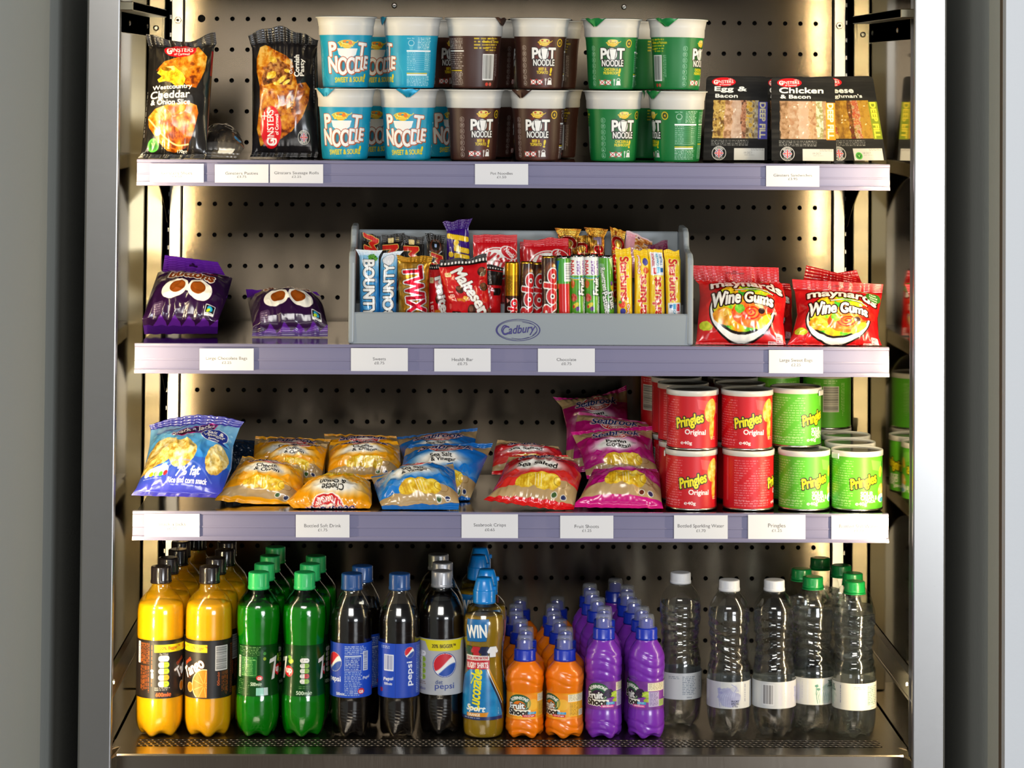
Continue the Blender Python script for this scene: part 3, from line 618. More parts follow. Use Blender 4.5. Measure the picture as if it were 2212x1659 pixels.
def art_bar(kind, w=60, h=170):
    a = Art(w, h, 3., '14110f')
    cx = w/2
    if kind in ('mars', 'mars2', 'snick', 'dark'):
        a.noise(0, 0, w, h, ['0e0c0b', '1a1614', '2a2522'], 20, al=.8)
        red = dict(col='d8281c', out=[(1.6, 'e8c860'), (2.6, '3a1408')])
        if kind == 'mars': a.text('Mars', cx, 62, 96, 46, rot=90, bold=.05, shear=.2, **red)
        elif kind == 'mars2': a.rect(cx-14, 8, cx+2, 20, 'e8d08a', 2); a.micro(cx+8, 8, cx+18, 22, 'e8d08a', 4, .8); a.text('Mars', cx, 76, 100, 44, rot=78, bold=.05, shear=.2, **red)
        elif kind == 'snick': a.text('Mars', cx, 54, 96, 44, rot=90, bold=.05, shear=.2, **red)
        else: a.ell(cx, 30, 20, 18, '5a2a18', soft=5); a.ell(cx, 26, 14, 12, '1a1412'); a.rect(cx-4, 22, cx+4, 30, '98b0d8', 2); a.curve([(cx-20, 40), (cx, 48), (cx+20, 38)], 2, 'c8d0d8'); a.text('Mars', cx+4, 88, 80, 36, rot=90, bold=.05, shear=.2, **red)
    elif kind == 'twirl':
        a = Art(w, h, 3., '3a1478'); a.vgrad(0, 30, '3c1068', '32107a'); a.text('Twirl', cx, 90, 118, 50, 'f2c81c', -90, .05, shear=.25, out=[(.8, '20084a')]); a.ell(8, 96, 5, 5, 'e8c020', ring=1); a.micro(4, 60, 7, 90, 'e8c020', 3, .6, vert=True)
    elif kind == 'kitkat':
        a = Art(w, h, 2.6, 'c8101c'); a.noise(0, 0, w, h, ['b00c18', 'd0141e', 'dc2028'], 30, al=.6); a.text('KitKat', cx, 62, 100, 46, 'ffffff', 14, .05); 
        a = Art(w, h, 2.6, 'c8101c'); a.noise(0, 0, w, h, ['b80c18', 'd0141e'], 30, al=.6); a.ell(54, 66, 42, 36, W_, 8, ring=2.5); a.rect(22, 42, w-8, 90, 'c8101c', 0, .0)
        a.ell(54, 64, 36, 30, W_, 12); a.text('KitKat', 70, 66, 84, 36, 'c8101c', 12, .06, shear=.2, out=[(1.2, W_)]); a.ell(82, 42, 21, 13, 'c8101c', 30); a.ell(82, 42, 21, 13, W_, 30, ring=1.6); a.text('Nestl\u00e9', 83, 42, 28, 11, W_, 48, .03); a.micro(30, 12, 50, 14, W_, 3, .6)
    elif kind == 'crunchie':
        a = Art(w, h, 3., 'a86414'); a.noise(0, 0, w, h, ['5a2c08', 'a8641a', 'e0a030', 'f4cc60', '9a4a10'], 14, al=.9); a.text('Crunchie', cx, 82, 128, 34, 'b01414', 90, .06, out=[(1.4, 'f0dca0'), (2.4, '5a1408')])
    elif kind == 'crunchie2':
        a = Art(w, h, 3., 'a86414'); a.noise(0, 0, w, h, ['3a1c08', '8a5014', 'd09028', 'f0c458', '6a380c'], 14, al=.9); a.rect(cx+2, 18, cx+14, 40, 'c8b4d8', 1); a.rect(cx-8, 20, cx+12, 26, 'c8b4d8', 1); a.text('Crunchie', cx, 98, 120, 32, 'b01414', -90, .06, out=[(1.4, 'f0dca0'), (2.4, '5a1408')])
    elif kind == 'cereal':
        a = Art(w, h, 3., 'e89aa8'); a.hgrad(0, w, 'f0b4bc', 'd86a80'); a.rect(w*.35, 8, w, h*.5, 'e0b0a0'); a.noise(w*.35, 4, w, h*.5, ['8a3a18', 'c87830', 'e0a458', 'f4dcd0', '5a2030'], 8); a.rect(0, 0, w, 6, 'e8c4c8')
    elif kind == 'maroon':
        a = Art(w, h, 3., '6a0c3c'); a.noise(0, 0, w, h, ['4a0828', '7a1048'], 20); a.micro(4, 2, w-4, 6, 'a84878', 3, .7)
    elif kind.startswith('bounty'):
        a = Art(w, h, 3., '1878c0'); a.vgrad(0, 16, 'e8ecf0', 'c8dcec'); a.vgrad(16, 60, 'a8d0e8', '3a98d0'); a.vgrad(60, h, '2a88c8', '1468b0')
        a.blob(cx-6, 70, 16, 60, ['4aa8dc', '8acbea'], 14, 0, .3, al=.5)
        if kind == 'bounty': a.blob(cx+8, 24, 11, 12, ['2a6a1a', '68b038', '1a5a10'], 4, 20, .3); a.rect(cx-16, 22, cx-4, 32, '88b8d8', 1); a.text('BOUNTY', cx-1, 84, 112, 26, W_, 90, .075, out=[(1.3, '1a1c24')])
        else: a.ell(cx-2, 22, 15, 15, 'e8e8ec'); a.ell(cx-2, 22, 15, 15, '8a98a0', ring=1.4); a.text('BOUNTY', cx+1, 90, 112, 26, W_, -90, .075, out=[(1.3, '1a1c24')])
    elif kind == 'twix':
        a = Art(w, h, 2.8, 'c08420'); a.noise(0, 0, w, h, ['8a5410', 'b87a1c', 'd8a03c', 'e8c070'], 18, al=.7); a.rect(0, 0, w, 18, 'b88018'); a.text('TWIX', cx+2, 74, 98, 40, 'd0102a', 84, .05, out=[(2.4, W_), (3.4, '6a4010')])
        for k in range(6): a.rect(0, 3+k*2.4, w, 3.9+k*2.4, 'e8bc50', al=.5)
    elif kind == 'starA' or kind == 'starB':
        a = Art(w, h, 3., 'f4c80e'); a.vgrad(0, h, 'f8d420', 'eeb808'); a.rect(0, 0, w, 14, 'f6cc14')
        for k in range(3): a.curve([(4+k*16, 20), (10+k*14, 60), (4+k*16, 110), (12+k*14, 160)], 5, 'fbe468', .5)
    return a
def art_star(kind):
    a = art_bar('starA', 42, 172)
    r = dict(out=[(.9, 'fdf0b0')])
    if kind == 0:
        a.text('Starburst', 21, 57, 80, 22, 'd8301c', 90, .06, **r); a.text('Original', 29, 122, 36, 9, W_, 90, .05, out=[(1.2, 'd05818')]); a.blob(13, 104, 9, 7, ['d83018', 'f05828'], 5); a.blob(15, 117, 8, 6, ['3a3a8a', '5858b0'], 4); a.blob(8, 100, 4, 3, ['58a028'], 3)
    elif kind == 1:
        a.text('Starburst', 20, 93, 90, 23, 'd8301c', -90, .06, **r); a.text('Original', 13, 29, 34, 9, W_, -90, .05, out=[(1.2, 'd05818')]); a.blob(30, 24, 8, 7, ['3a3a8a', '5858b0'], 4); a.blob(32, 40, 8, 6, ['d83018', 'f08028'], 4)
    elif kind == 2:
        a.rect(4, 6, 40, 50, 'eef0f2', 2); a.text('TEENAGE', 11, 21, 26, 7, 'c02838', -90, .04); a.text('CANCER', 24, 20, 24, 6, '3a98c0', -90, .04); a.text('TRUST', 34, 20, 22, 6, '2858a0', -90, .04)
        a.rect(10, 36, 19, 48, 'd01828'); a.rect(21, 34, 30, 46, '5ab4d8'); a.rect(31, 36, 39, 44, '2a6ab0'); a.text('Starburst', 20, 98, 88, 23, 'd8301c', -90, .06, **r)
    else:
        a.text('Starburst', 21, 58, 78, 22, 'd8301c', 90, .06, **r); a.micro(2, 40, 5, 60, 'd86820', 3, .7, vert=True); a.rect(4, 100, 40, 172, 'eef0f2', 2); a.rect(8, 103, 17, 110, '2a6ab0'); a.rect(18, 102, 26, 112, '5ab4d8'); a.rect(28, 102, 36, 116, 'c01828'); a.text('CANCER', 22, 126, 24, 6, '3a98c0', 90, .04); a.text('TEENAGE', 33, 130, 26, 6, 'c02838', 90, .04)
    return a
def art_rolo(kind):
    a = Art(120, 150, 2.4, '3a1f14'); a.hgrad(0, 120, '2c1810', '45261a')
    if kind == 0:
        a.rect(0, 0, 120, 22, 'c8920f'); a.rect(0, 22, 120, 62, '8a5a12'); a.hgrad(40, 80, 'b07a18', '8a5a12', 22, 62); a.rect(46, 22, 80, 60, 'b8860f', al=.7); a.micro(48, 24, 64, 59, '3a240a', 3.6, .9, vert=True); a.rect(66, 34, 78, 58, '8a5c10', 3); a.poly([(44, 66), (56, 71), (46, 76)], 'e8a898')
        a.text('Rolo', 62, 96, 54, 26, 'c8141c', -84, .07, out=[(1.6, W_)])
    else:
        a.ell(66, 22, 17, 15, '5c321e'); a.ell(68, 20, 12, 10, '8a4a20'); a.ell(73, 18, 6, 7, 'e0a050'); a.ell(75, 17, 3.5, 5, 'fbe0b0')
        a.text('Rolo', 62, 64, 86, 36, 'd0181c', -84, .055, out=[(2.6, W_), (3.4, '2a120a')]); a.rect(32, 88, 39, 104, 'f0ece4'); a.micro(33, 89, 38, 103, '4a2a1a', 3, .7, vert=True)
    return a
def art_pastille(kind):
    a = Art(126, 150, 2.4, '58a428'); a.noise(0, 0, 126, 150, ['3a8c1c', '58a428', '84c43c'], 26, al=.6)
    if kind == 0:
        a.rect(38, 4, 62, 40, '2a88c8'); a.ell(60, 30, 16, 30, '4aa83a'); a.rect(64, 8, 92, 42, 'eef0ea'); a.barcode(66, 8, 92, 42, True, 'eef0ea', '8a908a', 1.4); a.rect(46, 46, 82, 104, 'd8201c', 2); a.poly([(38, 50), (46, 52), (46, 98), (40, 90)], '286a18'); a.blob(42, 50, 6, 5, ['e87820'], 4); a.micro(50, 108, 88, 150, '3a7a1c', 4, .8)
    elif kind in (1, 2):
        a.rect(28, 0, 98, 33, 'f2f2ee', 6); a.text('WIN', 46, 19, 26, 14, 'd02428', -90, .05); a.text('GREAT', 66, 19, 25, 10, '7a3a98', -90, .04); a.text('ESCAPES', 81, 19, 25, 9, '7a3a98', -90, .03); a.curve([(28, 34), (60, 38), (98, 33)], 2, '58b8d8'); a.curve([(28, 36), (60, 40), (98, 35)], 1.6, 'e8c030')
        a.text('Fruit', 76, 52, 30, 18, W_, -84, .06, out=[(1.6, '18301a')]); a.text('Rowntrees', 82, 90, 40, 13, W_, -84, .05, shear=.2, out=[(1.2, '2a5a18')])
        a.blob(46, 48, 9, 7, ['c84a10', 'f08a30'], 5); a.blob(50, 72, 11, 7, ['a82a18', 'e06050', 'f09a88'], 5); a.blob(56, 86, 10, 4, ['d8b818', 'f0e050'], 4, -20); a.blob(62, 92, 6, 4, ['582a78', '7a4898'], 4); a.blob(50, 88, 4, 3, ['c02820'], 3); a.ell(46, 106, 12, 7, 'e8ece4')
    else:
        a.rect(40, 10, 58, 22, '8ab888', 3); a.micro(43, 12, 55, 21, '3a6a3a', 3, .8); a.text('Rowntrees', 56, 38, 42, 15, W_, 78, .04, shear=.2, out=[(1, '2a5a18')]); a.poly([(72, 0), (100, 0), (100, 50)], 'd8ecc0', .8); a.text('Fruit', 80, 76, 30, 17, W_, 80, .05, out=[(1.5, '18301a')]); a.text('Pastilles', 61, 82, 42, 16, W_, 78, .04, out=[(1.5, '18301a')])
        a.blob(84, 52, 8, 8, ['d8a818', 'f0d850'], 4, 30); a.blob(80, 46, 5, 4, ['582a78', '8a58a8'], 4); a.blob(92, 66, 7, 5, ['d86050', 'f0a090'], 4); a.rect(58, 103, 98, 150, 'f2f2ee', 3); a.text('GREAT', 76, 108, 24, 5, '7a3a98', 10, .05)
    return a
def art_maltesers(front=True):
    a = Art(104, 140, 2.6, 'c8121a'); a.noise(0, 0, 104, 140, ['b00c14', 'cc141c', 'd8201f'], 26, al=.7); a.rect(0, 0, 104, 14, '18120f')
    for k in range(14): a.rect(3+k*7.6, 6, 6.8+k*7.6, 10.5, 'f0ece4')
    for x, y, r in ((92, 30, 10), (94, 60, 9), (38, 66, 9), (60, 106, 10), (104, 108, 8)): a.ell(x, y, r, r*.92, '3a1c12'); a.ell(x-2, y-3, r*.55, r*.45, '7a4a34', soft=2)
    a.blob(48, 84, 8, 5, ['e0a030', 'f0c860'], 4, 0, .3); a.blob(36, 88, 9, 4, ['c86a18', 'e09030'], 3, 0, .5)
    if front: a.text('Maltesers', 66, 70, 112, 27, W_, 58, .055, shear=.2, out=[(1., '5a1008')])
    else: a.text('Maltesers', 60, 80, 112, 27, W_, 70, .055, shear=.2, out=[(1., '5a1008')]); a.rect(50, 16, 104, 46, '18120f'); a.text('FAVOURITE', 66, 30, 28, 7, 'd8d0c8', 80, .04); a.rect(80, 52, 100, 68, '18120f')
    a.rect(10, 28, 24, 38, 'f0d8a0', 2); a.micro(12, 30, 22, 37, '8a5a20', 3, .8); a.text('187', 18, 82, 22, 10, 'f0c0b4', 80, .03)
    a.rect(14, 108, 34, 124, '18120f', 1); a.ell(24, 116, 6, 6, W_, ring=1.6); a.rect(56, 118, 104, 140, '2a2420'); a.text('WIN', 92, 130, 22, 10, W_, 85, .05); a.text('CINEMA', 76, 132, 24, 7, W_, 85, .04); a.text('TICKETS', 64, 132, 22, 6, W_, 85, .04); a.rect(40, 122, 54, 140, 'e8e0d8'); return a
def art_winegums():
    a = Art(200, 186, 2.4, 'c0141a'); a.noise(0, 0, 200, 186, ['a80e14', 'c4161c', 'd82420'], 40, al=.7); a.vgrad(0, 34, 'c8181c', 'a01014')
    a.rect(76, 14, 120, 18, '8a0a10', 2); a.ell(98, 13, 6, 3.6, '8a0a10'); a.rect(140, 36, 176, 40, '5a8a28', 1); a.text('with', 158, 38, 14, 3.4, W_, 0, .02)
    a.ell(100, 118, 78, 62, '1a120e'); a.ell(100, 118, 75, 59, W_); a.ell(100, 112, 72, 55, '1a120e'); a.ell(100, 110, 70, 53, '2a8a28')
    def inside(w): X, Y = a._xy(w); return (np.hypot((X-100)/70, (Y-110)/53) < 1)*1.
    a.noise(28, 56, 172, 164, ['1a7a24', '58b828', 'c8d828', 'e8b820', 'f08a20', '38a02c'], 34, mask=inside)
    a.ell(118, 74, 18, 13, 'a8d020'); a.ell(118, 74, 13, 9, '7ab818'); a.text('m', 118, 73, 16, 9, '4a8a14', 0, .06)
    a.blob(62, 138, 30, 15, ['d87a10', 'f0a020', 'f8c848'], 9, 12, .06); a.text('FUN', 62, 134, 28, 7, 'f8c860', -4, .04)
    a.blob(120, 132, 46, 24, ['d84a10', 'f06a1c', 'f89038'], 12, 0, .05); sp = [(120+t*1.5*math.cos(t*1.1)*1.1, 130+t*1.5*math.sin(t*1.1)*.62) for t in np.linspace(0, 15, 60)]; a.stroke(sp, 2.8, 'd8200e')
    a.blob(92, 124, 12, 9, ['58b828', '98d850'], 5, 20, .08); a.blob(166, 104, 24, 20, ['c01414', 'e83020', 'f05838'], 8, 0, .12); a.ell(144, 126, 8, 6, '2a1418'); a.blob(150, 144, 22, 8, ['d8c820', 'f0e850'], 6, -35, .05); a.blob(18, 150, 16, 8, ['a8b818', 'd8d83c'], 6, 20, .1)
    a.text('maynards', 108, 58, 164, 32, 'f0ece6', 4, .065, out=[(2., '5a1a12'), (3.4, '2a1008')], warp=lambda X, Y: (X, Y*(1+.12*np.cos(X/50))+(X/75)**2*7-3)); a.stroke([(76, 80), (104, 74), (140, 76), (168, 84)], 4, '2a1008'); a.stroke([(78, 79), (104, 74), (140, 75), (166, 83)], 2.4, 'f0ece6')
    a.text('Wine Gums', 98, 101, 142, 28, 'f0ece6', 0, .065, out=[(3., '2a1410')], warp=lambda X, Y: (X, Y*(1+.3*np.clip(-X/60, -.4, 1))-4+(X/64)**2*3))
    a.rect(178, 160, 194, 184, 'f0b8c0', 2); a.micro(180, 162, 192, 183, 'a03040', 3.4, .8); a.rect(160, 174, 178, 182, 'f0d0d4', 2); a.micro(162, 175, 176, 181, 'a03040', 3, .7); return a
def art_snack():
    a = Art(220, 200, 2.4, '4a9ad8'); a.vgrad(0, 60, '8abce4', '6ab0e4'); a.vgrad(60, 130, '6ab4e8', '2a7ad0'); a.vgrad(130, 200, '2a5ac0', '3a34a8'); a.rect(0, 0, 220, 14, '3a3a9c')
    r = np.random.default_rng(4)
    for k in range(46): x, y, q = r.random()*220, 16+r.random()*84, 1.5+r.random()*4.5; a.ell(x, y, q*1.3, q, ['a8d8f4', '3a88c8', '9ad0f0'][k % 3], al=.55)
    a.poly([(60, 62), (80, 40), (150, 8), (168, 14), (162, 48), (130, 58), (88, 70)], 'c8288a'); a.poly([(62, 62), (82, 42), (150, 10), (165, 15), (160, 46), (128, 55), (88, 67)], '3a1830')
    a.text('Snack a Jacks', 112, 40, 104, 24, W_, -22, .03, shear=.15); a.poly([(20, 20), (60, 12), (90, 14), (66, 34), (34, 42), (18, 36)], '9ac4e8'); a.stroke([(20, 40), (60, 34), (92, 18)], 3, '4a2048')
    a.ell(172, 60, 35, 24, 'd8e4f4'); a.ell(172, 60, 33, 22, '2a3a9c'); a.poly([(190, 74), (212, 84), (182, 82)], '2a3a9c'); a.text('Salt &', 172, 49, 40, 11, W_, 0, .035); a.text('Vinegar', 171, 62, 54, 15, W_, -3, .045); a.text('flavour', 172, 75, 28, 7, W_, 0, .03)
    CR = ['b08a38', 'd8bc68', 'e8d898', 'f4ecc8']
    a.blob(44, 106, 42, 36, CR, 9, -20, .06); a.blob(12, 132, 24, 24, ['a07c2c', 'c8a850', 'e0c878'], 8, 0, .08); a.blob(98, 116, 36, 34, CR, 9, 10, .05); a.blob(186, 122, 26, 36, CR, 9, 10, .07)
    a.curve([(24, 158), (80, 140), (140, 142), (190, 172)], 3, '6a80d8', .5)
    a.rect(14, 146, 74, 162, 'e8e8e4', 6); a.micro(18, 148, 70, 155, '888888', 3.4, .7)
    for k, c in enumerate(('d8d8d0', 'e8a020', '58a830', '58a830', 'c02830')): a.ell(20+k*12, 159, 5.5, 4.5, c)
    a.micro(14, 166, 66, 169, W_, 3, .6); a.text('7% fat', 126, 156, 60, 15, W_, -4, .025, shear=.25); a.text('Rice and corn snack', 128, 172, 100, 9, W_, 0, .03); a.text('26g', 62, 142, 14, 5, '58b8e8', 0, .02); return a
SEA = dict(cheese=('f0a818', 'e89a10', 'f8e0b0', 'Cheese\n& Onion', 'f0a010'), vinegar=('1466b8', '1a6cc0', 'b8d4ec', 'Sea Salt\n& Vinegar', '1a78d0'), salted=('d80e18', 'c81c24', 'f0b8b0', 'Sea Salted', 'd83028'), prawn=('c80c7c', 'a81468', 'e0b0cc', 'Prawn\nCocktail', 'b01878'))
def art_seabrook(kind):
    c1, c2, c3, nm, c4 = SEA[kind]; tan = 'b3966a'; a = Art(200, 270, 2.2, tan); a.noise(0, 0, 200, 270, ['a88a5c', 'b3966a', 'c0a478'], 50, al=.6)
    def band(w): X, Y = a._xy(w); return np.clip((Y-(66+10*np.sin(X/60)))*a.r, 0, 1)*np.clip(((208+12*np.sin(X/48+1))-Y)*a.r, 0, 1)
    w = (0, a.W, 0, a.H); X, Y = a._xy(w); u = np.hypot((X-92)/80, (Y-142)/36)[..., None]; k = np.clip((u-.55)/.55, 0, 1); C = hexc('f0eee8')*(1-k)+hexc(c2)*k; t2 = np.clip((Y-158)/26, 0, 1)[..., None]*.6; C = C*(1-t2)+(hexc(c3)*.5+hexc(c2)*.5)*t2; s_ = (band(w)); a.comp(w, s_, C)
    a.rect(0, 0, 200, 18, c1); a.rect(0, 248, 200, 270, c1)
    def hills(w): X, Y = a._xy(w); return np.clip((Y-(184+8*np.sin(X/23)+6*np.sin(X/9+2)))*a.r, 0, 1)*np.clip(((208+12*np.sin(X/48+1))-Y)*a.r, 0, 1)
    a.comp(w, hills(w), c4)
    for x, k in ((160, 1), (176, .6), (40, .8)):
        for q in range(9): a.stroke([(x, 188), (x+(q-4)*3.2*k, 172-(4-abs(q-4))*3.4*k)], 1.3, c4); a.blob(x+(q-4)*3.4*k, 170-(4-abs(q-4))*3.4*k, 3.4*k, 2.8*k, [c4, c4], 3, 0, .4)
    for k, (x, rx, ro) in enumerate(((82, 30, -18), (116, 32, 14), (138, 22, 30))):
        a.blob(x, 206, rx, 22, ['c89818', 'e8c430', 'f6e078'], 12, ro, .05)
        if k < 2:
            for j in range(6): a.stroke([(x-20+j*7, 190+(j % 2)*3), (x-14+j*7, 222)], 2.2, 'f8f0c8' if k == 1 else 'c09010', .7)
    a.ell(160, 204, 17, 14, '6a4a18', ring=1.2, al=.7)
    ser = dict(col='1a1816', bold=.03)
    if '\n' in nm: a.text(nm.split('\n')[0], 96, 130, 54, 17, **ser); a.text(nm.split('\n')[1], 100, 150, 66, 17, **ser)
    else: a.text(nm, 92, 140, 96, 19, **ser)
    a.ell(104, 76, 45, 40, 'f4ece4'); a.ell(104, 76, 42, 37, 'c81c20'); a.ell(104, 76, 27, 21, 'f4ece4'); a.text('LOVINGLY MADE', 104, 48, 66, 9, W_, 0, .03, warp=arc(40)); a.text('IN YORKSHIRE', 104, 104, 66, 9, W_, 0, .03, warp=arc(-40)); a.micro(92, 84, 116, 90, '888888', 3, .5)
    a.text('Seabrook', 104, 68, 124, 34, '232a68', -5, .03, shear=.25, out=[(1.5, 'f8f4ee'), (2.8, 'c02028'), (3.6, 'f8f4ee')])
    for x, c in ((150, '3a5a28' if kind != 'prawn' else '6a2a18'), (172, '28305a')): a.ell(x, 238, 7.5, 7, 'e8e4dc'); a.ell(x, 238, 6, 5.5, c)
    return a
def art_can(kind):
    c = dict(red='c80e1c', green='5ab42a')[kind]; a = Art(360, 116, 2.2, c)           # logo centred at 180
    a.hgrad(0, 180, c, c); a.poly([(196, 8), (262, 20), (262, 44), (200, 30)], 'f0a8a0' if kind == 'red' else 'a8d880', .35)
    if kind == 'red': a.blob(232, 34, 17, 26, ['d88c18', 'eab03a', 'f6d880'], 9, 14, .05); a.blob(236, 72, 8, 26, ['d88c18', 'eab03a', 'f2cc68'], 7, 4, .08); a.micro(232, 92, 248, 100, W_, 4, .7)
    else: a.blob(232, 78, 14, 16, ['e8a030', 'f0c060', 'f8e0a8'], 6, 10, .08); a.ell(232, 94, 16, 10, 'e8f0f4'); a.ell(236, 98, 12, 5, '58b0d8'); a.blob(228, 36, 7, 12, ['d8a020', 'f0d060'], 5, 10, .1); a.blob(238, 20, 6, 8, ['2a7a20', '48a030'], 4)
    a.text('Pringles', 180, 58, 64, 29, 'f2e21c', -14, .05, shear=.15, out=[(1.8, '2a2410'), (2.4, '2a2410')])
    if kind == 'red': a.text('Original', 193, 82, 48, 14, W_, 2, .04)
    else: a.text('SOUR', 186, 82, 30, 9, W_, 0, .045); a.text('CREAM &', 192, 91, 42, 9, W_, 0, .045); a.text('ONION', 194, 99, 26, 6, W_, 0, .04)
    a.text('\u212e40g', 172, 105, 26, 9, W_, 0, .035)
    tx = 'f0d8d8' if kind == 'red' else 'f0f4d8'
    for k in range(17):
        y = 10+k*5.4; e = 154-12*abs(math.sin(k*.9))*(k % 3 == 0); gap = 120-k*5.4+ (60 if k > 9 else 0)
        a.micro(64, y, min(gap, e), y+2.8, tx, 4.4, .5, just=True)
        if gap+16 < e: a.micro(gap+16, y, e, y+2.8, tx, 4.4, .5, just=True)
    a.micro(64, 98, 150, 112, tx, 5, .6); a.rect(40, 6, 46, 100, W_, al=.2)
    a.barcode(290, 20, 330, 80, True, 'eceae4', '333333', 1.1); a.micro(266, 12, 286, 100, tx, 4, .6, vert=True); a.micro(336, 12, 350, 90, tx, 4, .6, vert=True); a.micro(292, 6, 330, 16, tx, 5, .7); return a
def pills(a, x, y, n, w, h, cols):
    for k in range(n): a.rect(x, y+k*h, x+w, y+k*h+h*.9, W_, h*.42); a.rect(x+w*.5, y+k*h, x+w, y+k*h+h*.9, cols[k % len(cols)], h*.42); a.rect(x+w*.5, y+k*h, x+w*.75, y+k*h+h*.9, cols[k % len(cols)]); a.micro(x+w*.1, y+k*h+1.5, x+w*.45, y+k*h+h*.8, '666666', 3, .7); a.micro(x+w*.58, y+k*h+h*.35, x+w*.88, y+k*h+h*.6, '444444', 3, .7)
def art_tango():
    a = Art(326, 122, 2.4, '1c1614'); o = 'c8621a'
    a.rect(0, 0, 326, 2, '0c0a08'); a.barcode(0, 4, 8, 50, True); a.micro(10, 6, 34, 50, o, 4.2, .95, vert=True, just=True); a.micro(10, 54, 34, 112, o, 4.2, .9, vert=True); a.micro(38, 10, 41, 112, o, 4.6, .8, vert=True)
    a.rect(45, 9, 158, 25, 'f0d81c'); a.text('20% Bigger\u2122', 82, 17, 52, 9, 'c8581c', -2, .03); a.text('20% Bigger\u2122', 138, 17, 40, 9, 'c8581c', -2, .03)
    pills(a, 54, 32, 5, 24, 13.4, [W_, 'a8cc28', 'a8cc28', 'e8a020', 'a8cc28']); a.text('Per 250ml', 66, 29, 18, 4, W_, 0, .01); a.micro(46, 99, 82, 106, W_, 4, .7); a.text('600ml\u212e', 66, 114, 34, 8, 'd8642a', 0, .045); a.ell(40, 64, 3.5, 3, W_); a.rect(38, 68, 43, 80, W_, 2)
    a.text('Tango', 124, 62, 58, 30, W_, -30, .07, out=[(.9, '5a2a10')]); a.text('ORANGE', 108, 46, 24, 7, 'd8501c', -32, .04)
    a.ell(152, 94, 30, 34, 'f0d8a8'); a.ell(152, 94, 28, 32, 'e8821c')
    for k in range(9): t = math.pi*2*k/9; a.stroke([(152+4*math.cos(t), 94+5*math.sin(t)), (152+25*math.cos(t), 94+29*math.sin(t))], 1.2, 'f4b860')
    a.rect(158, 56, 186, 122, '1c1614'); a.ell(116, 100, 8, 10, 'e07818'); a.ell(116, 100, 8, 10, 'f0c080', ring=1.1); a.micro(112, 76, 120, 86, o, 4, .8)
    a.barcode(176, 12, 208, 64, True, 'e8e4e0'); a.text('600ml\u212e', 184, 84, 34, 6, 'd8642a', -90, .02); a.rect(172, 96, 190, 120, '0c0a0a'); a.micro(192, 66, 214, 116, o, 4, .9, vert=True); a.micro(220, 12, 300, 116, o, 4.4, .7); a.rect(0, 120, 326, 122, '0c0a08'); return a
def art_7up():
    a = Art(310, 118, 2.4, None); g = 'a8dc88'
    a.rect(0, 0, 310, 118, '0a5c1c', al=.55)
    a.micro(12, 4, 70, 24, g, 3.6, .8); a.barcode(8, 26, 16, 76, True, 'd8e8d0'); a.rect(18, 26, 60, 74, g, al=.5); a.rect(19, 27, 59, 73, '0a5c1c'); a.micro(20, 29, 58, 73, g, 4, .8); a.rect(40, 34, 58, 70, g, al=.5); a.rect(41, 35, 57, 69, '0a5c1c', al=.9); a.micro(42, 36, 50, 68, g, 4, .8)
    a.ell(66, 76, 8, 6, 'd83030'); a.text('GB', 66, 77, 9, 6, W_, 0, .05); a.text('500ml\u212e', 58, 90, 26, 8, 'd8ecd0', 0, .035); a.micro(10, 80, 44, 116, g, 4, .7); a.rect(58, 98, 76, 116, '8ac8b8'); a.rect(76, 98, 86, 116, 'c8dcd8'); a.ell(78, 8, 4, 4, '0a4020'); a.ell(78, 20, 4, 4, '3a9030'); a.ell(78, 32, 4, 4, '98b020')
    for x in (104, 212):
        a.poly([(x-12, 34), (x+12, 28), (x+10, 36), (x+2, 80), (x-8, 82), (x+2, 40), (x-14, 44)], W_, .95); a.ell(x+18, 62, 13, 13, 'd01c24'); a.text('up', x+18, 63, 17, 14, W_, 0, .06); a.blob(x+24, 38, 8, 6, ['98b818', 'c8d838'], 4, -20); a.blob(x+20, 30, 6, 5, ['58a020', '88c030'], 4, 30)
    pills(a, 152, 30, 5, 22, 12, [W_, '88b838', '88b838', 'c83028', '88b838']); a.micro(150, 94, 180, 104, g, 4, .7); a.text('500ml\u212e', 162, 110, 36, 8, 'd8ecd0', 0, .035); a.text('Per 250ml', 163, 27, 16, 4, g); return a
def pepsi_globe(a, cx, cy, r):
    a.ell(cx, cy, r*1.06, r*1.06, '2a3a8c'); a.ell(cx, cy, r, r, W_)
    def mk(f):
        def m(w): X, Y = a._xy(w); x, y = (X-cx)/r, (Y-cy)/r; return (np.hypot(x, y) < .97)*f(x, y)
        return m
    i = a._win(cx-r, cy-r, cx+r, cy+r); a.comp(i, mk(lambda x, y: np.clip((-.12-.45*x-.28*np.sin(x*2.2)-y)*8+.5, 0, 1))(i), 'd01c2c'); a.comp(i, mk(lambda x, y: np.clip((y-(.42-.30*x-.32*np.sin(x*1.8+.4)))*8+.5, 0, 1))(i), '1a4aa8')
